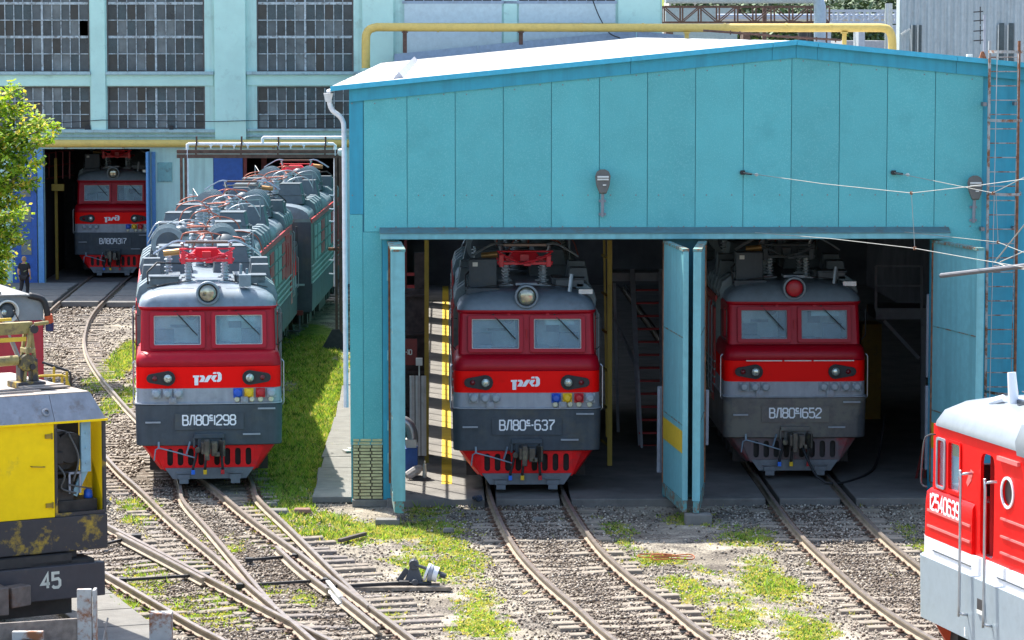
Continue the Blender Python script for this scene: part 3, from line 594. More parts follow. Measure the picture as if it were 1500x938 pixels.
# roof sheets (left slope split in long bays), right slope
lx = sx(485)
for a, b in ((lx, -1.0), (-1.0, 1.2), (1.2, 3.4), (3.4, 5.5), (5.5, RX)):
    m = MB(); m.loft([[(a, YS - 0.2, roofz(a) - 0.05), (b, YS - 0.2, roofz(b) - 0.05), (b, YS - 0.2, roofz(b)), (a, YS - 0.2, roofz(a))], [(a, YB, roofz(a) - 0.05), (b, YB, roofz(b) - 0.05), (b, YB, roofz(b) + 0.001), (a, YB, roofz(a) + 0.001)]]); m.build('roof_sheet', ROOFW, shed)
m = MB(); m.loft([[(RX, y, RZ - 0.06), (XR + 0.4, y, roofz(XR + 0.4) - 0.06), (XR + 0.4, y, roofz(XR + 0.4)), (RX, y, RZ)] for y in (YS - 0.2, YB)]); m.build('roof_sheet', ROOFW, shed)
for y in (75, 83, 94, 104):
    m = MB(); m.bar((lx + 0.02, y, roofz(lx) + 0.008), (RX, y + 0.3, RZ + 0.008), 0.06, 0.012); m.build('roof_seam', mat('seam_grey', (0.2, 0.19, 0.18), 0.7), shed)
# loose roof ridge tile lying across the slope
m = MB(); a = Vector((-0.98, 68.8, roofz(-0.98) + 0.07)); b = Vector((-1.05, 114.0, roofz(-1.05) + 0.09)); d = (b - a)
m.add([a + Vector((-0.12, 0, -0.07)), a + Vector((0, 0, 0.08)), a + Vector((0.12, 0, -0.07)), b + Vector((-0.12, 0, -0.07)), b + Vector((0, 0, 0.08)), b + Vector((0.12, 0, -0.07))], [(0, 1, 4, 3), (1, 2, 5, 4), (0, 2, 1), (3, 4, 5)])
m.build('roof_capping', mat('capping_grey', (0.42, 0.42, 0.45), 0.5, dirt=0.4), shed)
# upstand flashing at the back of the roof
for i, (a, b) in enumerate(((hx(578), hx(700)), (hx(700), hx(812)), (hx(812), hx(930)), (hx(930), hx(1000)))):
    m = MB(); m.poly([(a + 0.02, roofz(a) - 0.1), (b - 0.02, roofz(b) - 0.1), (b - 0.02, roofz(b) + 0.28), (a + 0.02, roofz(a) + 0.28)], [], (0, YB - 0.05, 0), (1, 0, 0), (0, 0, 1), 0.05); m.build('upstand', LEAD, shed)
# lintel canopy over the gates
m = MB(); m.b2((sx(557), YS - 0.34, ZG + 0.02), (sx(1391), YS - 0.052, ZG + 0.15)); m.build('lintel_canopy', TEALDOOR, shed, bevel=0.015)
m = MB(); m.add([(sx(556), YS - 0.36, ZG + 0.155), (sx(1392), YS - 0.36, ZG + 0.155), (sx(1392), YS - 0.05, ZG + 0.26), (sx(556), YS - 0.05, ZG + 0.26), (sx(556), YS - 0.36, ZG + 0.14), (sx(1392), YS - 0.36, ZG + 0.14), (sx(1392), YS - 0.05, ZG + 0.22), (sx(556), YS - 0.05, ZG + 0.22)], [(0, 1, 2, 3), (4, 7, 6, 5), (0, 4, 5, 1), (1, 5, 6, 2), (3, 2, 6, 7), (0, 3, 7, 4)])
m.build('canopy_cover', mat('canopy_dark', (0.09, 0.17, 0.18), 0.6, dirt=0.6, dcol=(0.16, 0.11, 0.07)), shed)
# brick plinth, brick by brick
bw, bh = (sx(558) - sx(515)) / 2.45, (sh(650) - sh(741)) / 19.2
pl = MB(); pl.b2((sx(515), YS - 0.02, 0.1), (GX0 - 0.18, YS + 0.25, 1.28)); pl.build('plinth_core', MORTAR, shed)
bmesh_b = MB().box((0, 0, 0), (bw - 0.03, 0.06, bh - 0.02)).build('brick', BRICK, None, bevel=0.004); bm_full = bmesh_b.data; bpy.data.objects.remove(bmesh_b)
x0, x1 = sx(515), GX0 - 0.18
for r_ in range(19):
    z = 0.115 + bh * (r_ + 0.5); x = x0 - (bw * 0.5 if r_ % 2 else 0.1)
    while x < x1 - 0.02:
        a, b = max(x, x0), min(x + bw, x1)
        if b - a > 0.08:
            o = bpy.data.objects.new('brick', bm_full); C.objects.link(o); o.parent = shed; o.location = ((a + b) / 2, YS - 0.035 + random.uniform(-0.006, 0.006), z); o.scale.x = (b - a - 0.03) / (bw - 0.03)
        x += bw
m = MB(); m.b2((sx(514), YS - 0.12, -0.05), (sx(565), YS + 0.2, 0.105)); m.build('footing', CONC, shed, bevel=0.015)
# side and back walls; the left wall has tall windows that let the sun onto the floor
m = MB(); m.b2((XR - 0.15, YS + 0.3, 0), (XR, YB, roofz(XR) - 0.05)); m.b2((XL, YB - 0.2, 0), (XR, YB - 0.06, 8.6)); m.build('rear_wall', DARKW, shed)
ww0, ww1 = 1.3, 6.6; bays = [68.9 + 6.05 * k for k in range(9)]
m = MB(); X_ = XL; prev = YS + 0.3
for y in bays:
    m.b2((X_, prev, 0), (X_ + 0.25, y, roofz(XL) - 0.05)); m.b2((X_, y, 0), (X_ + 0.25, y + 3.9, ww0)); m.b2((X_, y, ww1), (X_ + 0.25, y + 3.9, roofz(XL) - 0.05)); prev = y + 3.9
m.b2((X_, prev, 0), (X_ + 0.25, YB - 0.2, roofz(XL) - 0.05)); m.build('side_wall', TEAL, shed)
for y in bays:
    m = MB()
    for k in range(1, 3): m.b2((X_ + 0.08, y + 3.9 * k / 3 - 0.025, ww0), (X_ + 0.12, y + 3.9 * k / 3 + 0.025, ww1))
    for k in range(1, 4): m.b2((X_ + 0.085, y, ww0 + (ww1 - ww0) * k / 4 - 0.025), (X_ + 0.135, y + 3.9, ww0 + (ww1 - ww0) * k / 4 + 0.025))
    m.build('window_frame', GREYST, shed)
m = MB()
for y in range(70, 122, 6):
    m.b2((XL + 0.3, y, 5.9), (XR - 0.3, y + 0.25, 6.15)); m.b2((XL + 0.3, y, 7.4), (XR - 0.3, y + 0.2, 7.6))
    for k in range(16): x = XL + 0.6 + k * 1.15; m.bar((x, y + 0.1, 6.15), (x + 0.57, y + 0.1, 7.4), 0.08); m.bar((x + 0.57, y + 0.1, 7.4), (x + 1.15, y + 0.1, 6.15), 0.08)
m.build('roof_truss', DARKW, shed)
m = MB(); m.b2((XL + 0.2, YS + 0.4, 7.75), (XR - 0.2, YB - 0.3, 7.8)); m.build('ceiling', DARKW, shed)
# concrete floor and apron edge with rail slots
fl = MB(); z1 = 0.135
cuts = [XL + 0.3, sx(0)]
def fl_piece(a, b, y0=YS - 0.28, y1=YB - 0.3): fl.b2((a, y0 + random.uniform(-0.02, 0.02), -0.1), (b, y1, z1))
for a, b in ((GX0 - 0.1, 1.78 - 0.92), (1.78 - 0.68, 1.78 + 0.68), (1.78 + 0.92, 7.8 - 0.95), (7.8 - 0.65, 7.8 + 0.65), (7.8 + 0.98, XR - 0.2)): fl_piece(a, b)
fl.b2((XL + 0.25, YS + 0.36, -0.1), (GX0 - 0.1, YB - 0.3, z1 - 0.003))
fo = fl.build('concrete_floor', CONCFLOOR, None, bevel=0.02); struct(fo)
m = MB(); m.b2((-0.06, YS + 2, z1 + 0.001), (0.17, YB - 1, z1 + 0.006)); st_ = m.build('floor_line', mat('floor_yellow', (0.7, 0.45, 0.02), 0.7, dirt=0.4, dcol=(0.3, 0.25, 0.1), ds=3), None); struct(st_)

# gate leaves
def leaf(p, q, z0, z1_, label_name, band=None, flip=1, thick=0.07, m_=TEALDOOR, rails=(2.0, 3.8)):
    p, q = Vector(p), Vector(q); d = (q - p); L = d.length; u = d / L; n = Vector((-u.y, u.x)) * flip
    o = bpy.data.objects.new('gate_leaf', None); C.objects.link(o); o.parent = shed
    rot = Matrix.Rotation(math.atan2(u.y, u.x), 3, 'Z')
    def bx_(s0, s1, a, b, t0, t1):
        mb = MB(); c = p + u * (s0 + s1) / 2 + n * (t0 + t1) / 2; mb.box((c.x, c.y, (a + b) / 2), (s1 - s0, abs(t1 - t0), b - a), rot=rot); return mb
    bx_(0.03, L - 0.03, z0 + 0.25, z1_ - 0.06, -thick / 2, thick / 2).build('door_sheet', m_, o)
    bx_(0, L, z1_ - 0.055, z1_, -thick * 0.9, thick * 0.9).build('top_rail', RUSTTEAL, o); bx_(0, L, z0, z0 + 0.24, -thick * 0.6, thick * 0.6).build('bottom_rail', RUSTTEAL, o)
    bx_(0, 0.028, z0 + 0.245, z1_ - 0.057, -thick * 0.8, thick * 0.8).build('stile', RUST, o); bx_(L - 0.028, L, z0 + 0.245, z1_ - 0.057, -thick * 0.8, thick * 0.8).build('stile', TEALDOOR, o)
    for z in rails: bx_(0.04, L - 0.04, z, z + 0.025, -thick / 2 - 0.012, thick / 2 + 0.012).build('seam_strip', RUSTTEAL, o)
    if band: bx_(0.05, L - 0.05, band[0], band[1], thick / 2 + 0.001, thick / 2 + 0.008).build('warning_band', YDULL_, o)
    return o

YN = 63.75
leaf((sx(577), YS - 0.1), (sx(577) + 0.13, YN), 0.22, ZG - 0.02, '', thick=0.16)
leaf((GX1 - 0.0, YS - 0.1), ((1006 - 650) / (4600 / YN), YN), 0.22, ZG - 0.02, '', band=(1.42, 1.88), flip=-1)
leaf((GX2 + 0.0, YS - 0.1), ((1022 - 650) / (4600 / YN), YN - 0.1), 0.22, ZG - 0.02, '', flip=1, thick=0.1)
leaf((GX3 + 0.02, YS - 0.1), ((1441 - 650) / (4600 / 63.9), 63.9), 0.22, ZG - 0.02, '', band=(1.2, 1.75), flip=-1, thick=0.1)
# ------------------------------------------------------------------ blocks under the leaves
m = MB(); p = G(1023, 768); m.box((p.x, p.y + 0.1, 0.09), (0.55, 0.3, 0.24), rz=0.05); tag(m.build('concrete_block', CONC, bevel=0.03), 'short thick concrete block under the paired gate leaves between the two openings', 'concrete block')
m = MB(); p = G(568, 768); m.box((p.x, p.y + 0.1, 0.04), (0.5, 0.3, 0.12), rz=-0.03); tag(m.build('concrete_block', CONC, bevel=0.02), 'thin concrete slab on the grass under the narrow white edged gate leaf', 'concrete block')
# downpipe
dp = empty('downpipe', (0, 0, 0), 'white rainwater pipe with a funnel hanging from the left corner of the teal shed roof', 'downpipe')
X1 = sx(503); m = MB(); pts = [W(482, 140, YS + 0.2), W(483, 152, YS + 0.2), W(487, 162, YS + 0.2), W(497, 170, YS + 0.2), W(503, 180, YS + 0.2), W(504, 200, YS + 0.2), W(507, 597, YS + 0.2)]
m.tube(spline(pts[:6], 0.06) + [pts[6]], 0.055, 10); m.build('pipe', WHITEP, dp, smooth=35)
m = MB(); c = W(481, 141, YS + 0.2); m.taper((c.x, c.y, c.z - 0.12), (0.12, 0.12), (0.2, 0.2), 0.18); m.build('funnel', WHITEP, dp)
m = MB(); m.bar(W(481, 134, YS + 0.2), W(497, 128, YS + 0.6), 0.1, 0.05); m.build('gutter_end', WHITEP, dp)
# ------------------------------------------------------------------ lamps on the facade
def yard_lamp(px, py, label):
    c = W(px, py, YS - 0.25); t = empty('street_lamp', (0, 0, 0), label, 'street lamp', group='lamps on the shed front')
    m = MB(); P = [(-0.165, 0.10), (-0.13, 0.2), (-0.05, 0.245), (0.05, 0.245), (0.13, 0.2), (0.165, 0.10), (0.14, -0.1), (0.075, -0.27), (-0.075, -0.27), (-0.14, -0.1)]
    m.poly(P[::-1], [], (c.x, c.y, c.z), (1, 0, 0.0), (0, 0.25, 0.97), 0.09); m.build('lamp_housing', LAMPG, t, bevel=0.02)
    m = MB(); m.box((c.x, c.y - 0.105, c.z + 0.1), (0.24, 0.02, 0.035), rot=Matrix.Rotation(-0.25, 3, 'X')); m.box((c.x, c.y - 0.1, c.z + 0.045), (0.24, 0.02, 0.035), rot=Matrix.Rotation(-0.25, 3, 'X')); m.box((c.x + 0.03, c.y - 0.14, c.z - 0.07), (0.07, 0.02, 0.03)); m.build('reflector', OFFW, t)
    m = MB(); m.cyl((c.x, c.y + 0.02, c.z - 0.25), (c.x, YS - 0.12, c.z - 0.75), 0.035, 10); m.box((c.x, YS - 0.09, c.z - 0.42), (0.15, 0.07, 0.05)); m.box((c.x, YS - 0.08, c.z - 0.7), (0.15, 0.06, 0.05)); m.build('bracket', GREYST, t)
yard_lamp(883, 266, 'brown grey lamp head on the wall above the middle gate')
yard_lamp(1428, 275, 'brown grey lamp head on the wall left of the rusty ladder')
# ------------------------------------------------------------------ caged ladder
ld = empty('roof_ladder', (0, 0, 0), 'rusty caged steel ladder fixed to the right end of the teal shed', 'ladder')
YL = YS - 0.35
for px in (1450, 1493):
    m = MB(); m.bar(W(px, 60, YL), W(px - 7, 600, YL), 0.07, 0.05); m.build('stile', RUSTPAINT if px < 1470 else RUST, ld)
for k in range(26):
    y = 84 + k * 21.0
    if y > 600: break
    m = MB(); a = W(1452 - (y - 60) * 0.013, y, YL); b = W(1491 - (y - 60) * 0.013, y, YL); m.cyl(a, b, 0.014, 6); m.build('rung', RUSTPAINT, ld)
for k, y in enumerate((76, 176, 283, 572)):
    m = MB(); a = W(1448 - (y - 60) * 0.013, y, YL); b = W(1497 - (y - 60) * 0.013, y, YL); c = (a + b) / 2; r = (b.x - a.x) / 2
    pts = [(c.x - r * math.cos(t_), YL - 0.75 * math.sin(t_), a.z) for t_ in [math.pi * i / 12 for i in range(13)]]
    for p, q in zip(pts[:-1], pts[1:]): m.bar(p, q, 0.012, 0.06)
    m.build('cage_hoop', RUSTPAINT, ld)
for t_, mt in ((0.75, GALV), (2.05, RUSTPAINT)):
    a = W(1448, 76, YL); b = W(1497, 76, YL); c = (a + b) / 2; r = (b.x - a.x) / 2; m = MB(); m.bar((c.x - r * math.cos(t_), YL - 0.75 * math.sin(t_), a.z), (c.x - r * math.cos(t_) - 0.06, YL - 0.75 * math.sin(t_), W(1450, 590, YL).z), 0.045, 0.01); m.build('cage_strap', mt, ld)
for px, py in ((1443, 153), (1489, 152), (1440, 336), (1487, 335)):
    m = MB(); a = W(px, py, YL); m.bar((a.x, YL, a.z), (a.x, YS - 0.06, a.z), 0.08); m.build('wall_bracket', STEEL, ld)
# ------------------------------------------------------------------ slabs walkway left of the shed
wk = empty('walkway', (0, 0, 0), None, None); wk['kind'] = 'structure'
ysl = [66.9, 68.3, 69.8, 71.5, 73.4, 75.6, 78, 81, 84.5, 88.5, 93]
for i, (a, b) in enumerate(zip(ysl[:-1], ysl[1:])):
    m = MB(); m.box((-2.42 + random.uniform(-0.03, 0.03), (a + b) / 2, 0.03), (0.86, b - a - 0.05, 0.14), rot=Euler((random.uniform(-0.012, 0.012), random.uniform(-0.02, 0.02), random.uniform(-0.02, 0.02))).to_matrix()); m.build('slab', CONC, wk, bevel=0.02)
# ------------------------------------------------------------------ crossing slabs at the hall gate
cr = empty('crossing', (0, 0, 0), None, None); cr['kind'] = 'structure'
def t1x(Y):
    P = SPL['T1']; q = min(P, key=lambda p: abs(p.y - Y)); return q.x
for (y0, y1) in ((115.4, 118.2), (118.3, 121), (121.1, 124.4)):
    c = t1x((y0 + y1) / 2)
    for a, b in ((c - 3.9, c - 1.0), (c - 0.68, c + 0.68), (c + 1.0, c + 3.6)):
        m = MB(); m.box(((a + b) / 2, (y0 + y1) / 2 + random.uniform(-0.2, 0.2), 0.09), (b - a, y1 - y0 - 0.05, 0.2), rz=random.uniform(-0.02, 0.02)); m.build('slab', CONC, cr, bevel=0.03)
# ------------------------------------------------------------------ inside the shed
def steel_stairs():
    t = empty('steel_stairs', (0, 0, 0), 'steep dark grey stairs with red treads inside the middle gate', 'stairs'); Y = 74.5
    for px in (926, 968):
        m = MB(); m.bar(W(px, 395, Y + 3), W(px + (14 if px < 950 else 4), 695, Y), 0.12, 0.06); m.build('stringer', GREYST, t)
    for k in range(15):
        f = k / 14; y = 425 + k * 19.0; m = MB(); a = W(926 + 12 * f, y, Y + 3 * (1 - f)); b = W(966 + 4 * f, y, Y + 3 * (1 - f)); m.box(((a.x + b.x) / 2, a.y, a.z), (b.x - a.x, 0.22, 0.04)); m.build('tread', DARKRED2, t)
    m = MB(); a = W(897, 400, Y + 3.2); b = W(968, 412, Y + 3.2); m.b2((a.x, a.y, b.z), (b.x, a.y + 1.2, a.z)); m.build('landing', GREYST, t)
    for p_, q_, w_ in ((W(900, 415, Y + 3), W(907, 690, Y + 3), .07), (W(900, 465, Y + 3), W(935, 545, Y + 2.6), .06), (W(935, 545, Y), W(942, 695, Y), .05)):
        m = MB(); m.bar(p_, q_, w_); m.build('support', GREYST, t)
DARKRED2 = mat('tread_red', (0.4, 0.03, 0.03), 0.6, dirt=0.4)
steel_stairs()
m = MB(); a = W(893, 352, 71); b = W(893, 682, 71); m.bar(a, b, 0.11); m.bar(W(885, 352, 72), W(889, 640, 72), 0.05)
for k in range(6): z = a.z + (b.z - a.z) * (k + 0.5) / 6; m.bar((a.x, 71, z), (a.x - 0.12, 72, z + 0.02), 0.04)
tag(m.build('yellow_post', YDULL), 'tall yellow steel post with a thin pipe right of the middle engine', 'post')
m = MB(); m.bar(W(625, 352, 72), W(625, 690, 72), 0.10, 0.1)
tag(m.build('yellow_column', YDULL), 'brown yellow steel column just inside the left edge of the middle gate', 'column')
t = empty('work_platform', (0, 0, 0), 'grey railed work platform on a diagonal brace inside the right gate', 'platform'); Y = 76
m = MB(); a, b = W(1283, 452, Y), W(1360, 468, Y); m.b2((a.x, Y, b.z), (b.x, Y + 1.5, a.z)); m.build('deck', GREYST, t)
m = MB()
for px in (1283, 1350): m.bar(W(px, 390, Y), W(px, 455, Y), 0.06)
for py in (390, 419): m.bar(W(1283, py, Y), W(1350, py, Y), 0.05)
m.build('railing', GREYST, t)
m = MB(); m.bar(W(1295, 470, Y), W(1346, 525, Y), 0.08); m.bar(W(1352, 465, Y), W(1352, 690, Y), 0.12); m.build('brace', GREYST, t)
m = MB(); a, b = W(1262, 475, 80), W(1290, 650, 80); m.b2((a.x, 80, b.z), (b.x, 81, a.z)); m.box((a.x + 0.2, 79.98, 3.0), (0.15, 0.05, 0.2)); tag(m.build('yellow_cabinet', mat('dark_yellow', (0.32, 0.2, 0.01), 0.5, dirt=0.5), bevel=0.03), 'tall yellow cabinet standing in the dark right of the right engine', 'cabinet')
t = empty('exhaust_fan', (0, 0, 0), 'blue fan box with a silver elbow duct just inside the middle gate', 'fan'); Y = 69.5
m = MB(); a, b = W(591, 657, Y), W(612, 693, Y); m.b2((a.x, Y, b.z), (b.x, Y + 0.5, a.z)); m.build('fan_box', BLUE, t, bevel=0.03)
m = MB(); m.tube(spline([W(586, 617, Y + .2), W(596, 620, Y + .2), W(603, 632, Y + .2), W(604, 648, Y + .2)], 0.05), 0.13, 14); m.build('elbow_duct', GALV, t, smooth=35)
m = MB(); a, b = W(594, 645, Y), W(610, 657, Y); m.b2((a.x, Y + 0.05, b.z), (b.x, Y + 0.4, a.z)); m.build('flange', OFFW, t)
m = MB(); a, b = W(588, 350, 71.5), W(598, 655, 71.5)
m = MB(); a, b = W(590, 425, 73), W(627, 700, 73); m.b2((a.x, 73, 0.14), (b.x, 73.5, a.z)); m.b2((W(606, 0, 73.2).x, 73.05, a.z + .001), (b.x, 73.4, W(0, 372, 73).z))
for z in (1.2, 2.1, 3.0, 3.9): m.b2((a.x, 72.9, z), (b.x, 72.999, z + .06))
tag(m.build('masking_screen', mat('screen_dark', (0.045, 0.03, 0.028), 0.8, var=0.5)), 'tall dark rack added behind the ribbed grey panels to hide sunlit floor', 'screen')  # dark mass added to cover the sunlit floor beyond it
t = empty('locker_panels', (0, 0, 0), 'upright pale grey ribbed metal panels leaning behind the fan box', 'metal panels'); Y = 71
for k in range(3):
    m = MB(); a, b = W(600 + k * 8.5, 551, Y), W(607.5 + k * 8.5, 668, Y); m.b2((a.x, Y, b.z), (b.x, Y + 0.06, a.z)); m.b2((a.x + 0.04, Y - 0.03, b.z), (a.x + 0.06, Y - 0.001, a.z)); m.build('panel', mat('rib_panel', (0.42, 0.42, 0.42), 0.5, dirt=0.3), t)
t = empty('red_switchboard', (0, 0, 0), 'dark red board with white T-10 lettering inside the middle gate', 'sign board'); Y = 72.5
m = MB(); a, b = W(588, 497, Y), W(611, 535, Y); m.b2((a.x, Y, b.z), (b.x, Y + 0.1, a.z)); m.build('board', DARKRED, t)
c = W(590, 519.5, Y); lettering('T-10', (c.x, Y - 0.003, c.z), (1, 0, 0), (0, 0, 1), 0.11, 'lettering', OFFW, t, stroke=0.2, wide=0.95)
m = MB(); m.box(W(614, 530, 71.5), (0.15, 0.2, 0.16)); m.bar(W(614, 536, 71.6), W(614, 552, 71.6), 0.03); tag(m.build('floodlight', OFFW), 'small pale floodlight on top of the ribbed grey panels', 'floodlight')
t = empty('access_ladder', (0, 0, 0), 'dark ladder with thin red rungs in the shade left of the middle engine', 'ladder'); Y = 84
for k in range(7):
    m = MB(); m.bar(W(596, 402 + k * 18, Y), W(624, 402 + k * 18, Y), 0.05, 0.08); m.build('rung', DARKRED2, t)
for px in (594, 626): 
    m = MB(); m.bar(W(px, 352, Y), W(px, 560, Y), 0.07); m.build('stile', DARKRED, t)
for k, (px, py0, py1, Y, lab) in enumerate(((966.5, 566, 692, 66.9, 'grey upright steel channel leaning left of the paired gate leaves'), (1035, 571, 652, 67.0, 'grey upright steel channel leaning just right of the paired gate leaves'), (1361, 431, 553, 67.1, 'upper grey steel channel beside the right gate leaf'), (1359, 565, 688, 66.95, 'lower grey steel channel beside the right gate leaf'))):
    m = MB(); a, b = W(px, py0, Y), W(px - 1, py1, Y); m.bar(a, b, 0.12, 0.1); m.bar(a + Vector((0.0, -0.07, -0.02)), b + Vector((0.0, -0.07, 0.02)), 0.04, 0.03); tag(m.build('steel_channel', GREYST, bevel=0.008), lab, 'steel channel', 'steel channels beside the gate leaves')
t = empty('step_ladder', (0, 0, 0), 'small brown red step ladder in the right corner of the right gate', 'ladder')
m = MB(); m.bar(W(1340, 712, 69), W(1352, 655, 70), 0.05); m.bar(W(1352, 716, 69), W(1360, 660, 70), 0.05); m.build('side_rail', DARKRED, t)
for k in range(3):
    m = MB(); m.bar(W(1342 + k * 4, 702 - k * 15, 69.2 + k * .2), W(1353 + k * 3, 704 - k * 15, 69.2 + k * .2), 0.04); m.build('tread', DARKRED, t)
m = MB(); m.tube(spline([(7.9, 68.6, 0.9), (8.2, 68.3, 0.3), (8.6, 68.2, 0.16), (9.4, 69.5, 0.16), (9.9, 71, 0.3), (10.2, 72, 1.2)], 0.15), 0.03, 8); tag(m.build('cable', BLACKR, smooth=True), 'thick black cable lying on the floor beside the right engine', 'cable')
# ------------------------------------------------------------------ electric locomotive (local: front plane y=0 facing -y, z from the ground)
def hring(z, yf, hw, r, yb, n=6, bow=0.05, sl=0.0):
    """horizontal outline of the nose at height z, open at the rear: rear-left, front-left corner, bowed front, front-right, rear-right"""
    P = [(-hw - sl, yb, z), (-hw, yf + r, z)]
    for i in range(1, n + 1):
        a = math.pi + (math.pi / 2) * i / n; P.append((-hw + r + r * math.cos(a), yf + r + r * math.sin(a), z))
    k = 6
    for i in range(1, k):
        x = -(hw - r) + 2 * (hw - r) * i / k; P.append((x, yf - bow * (1 - (x / (hw - r)) ** 2), z))
    for i in range(n):
        a = 1.5 * math.pi + (math.pi / 2) * i / n; P.append((hw - r + r * math.cos(a), yf + r + r * math.sin(a), z))
    P += [(hw, yf + r, z), (hw + sl, yb, z)]
    return P
def slot(cx, z0, z1, wd, n=5):
    r = wd / 2; P = []
    for i in range(n + 1): a = -math.pi * i / n; P.append((cx + r * math.cos(a), z0 + r + r * math.sin(a)))
    P = [(cx - r * math.cos(math.pi * i / n), z0 + r - r * math.sin(math.pi * i / n)) for i in range(n + 1)] + [(cx + r * math.cos(math.pi * i / n), z1 - r + r * math.sin(math.pi * i / n)) for i in range(n + 1)]
    return P
def rrect(x0, z0, x1, z1, r, n=3):
    P = []
    for cx, cz, a0 in ((x1 - r, z0 + r, -math.pi / 2), (x1 - r, z1 - r, 0), (x0 + r, z1 - r, math.pi / 2), (x0 + r, z0 + r, math.pi)):
        for i in range(n + 1): a = a0 + math.pi / 2 * i / n; P.append((cx + r * math.cos(a), cz + r * math.sin(a)))
    return P
def insulator(mb, c, h, r=0.085, n=5):
    prof = [(r * 1.15, 0), (r * 1.15, 0.03)]
    for i in range(n):
        z = 0.03 + (h - 0.06) * i / n; dz = (h - 0.06) / n
        prof += [(r * 0.6, z + dz * 0.1), (r, z + dz * 0.45), (r * 0.95, z + dz * 0.6), (r * 0.6, z + dz * 0.8)]
    prof += [(r * 0.7, h - 0.02), (r * 0.7, h)]
    mb.lathe(c, prof, n=12)

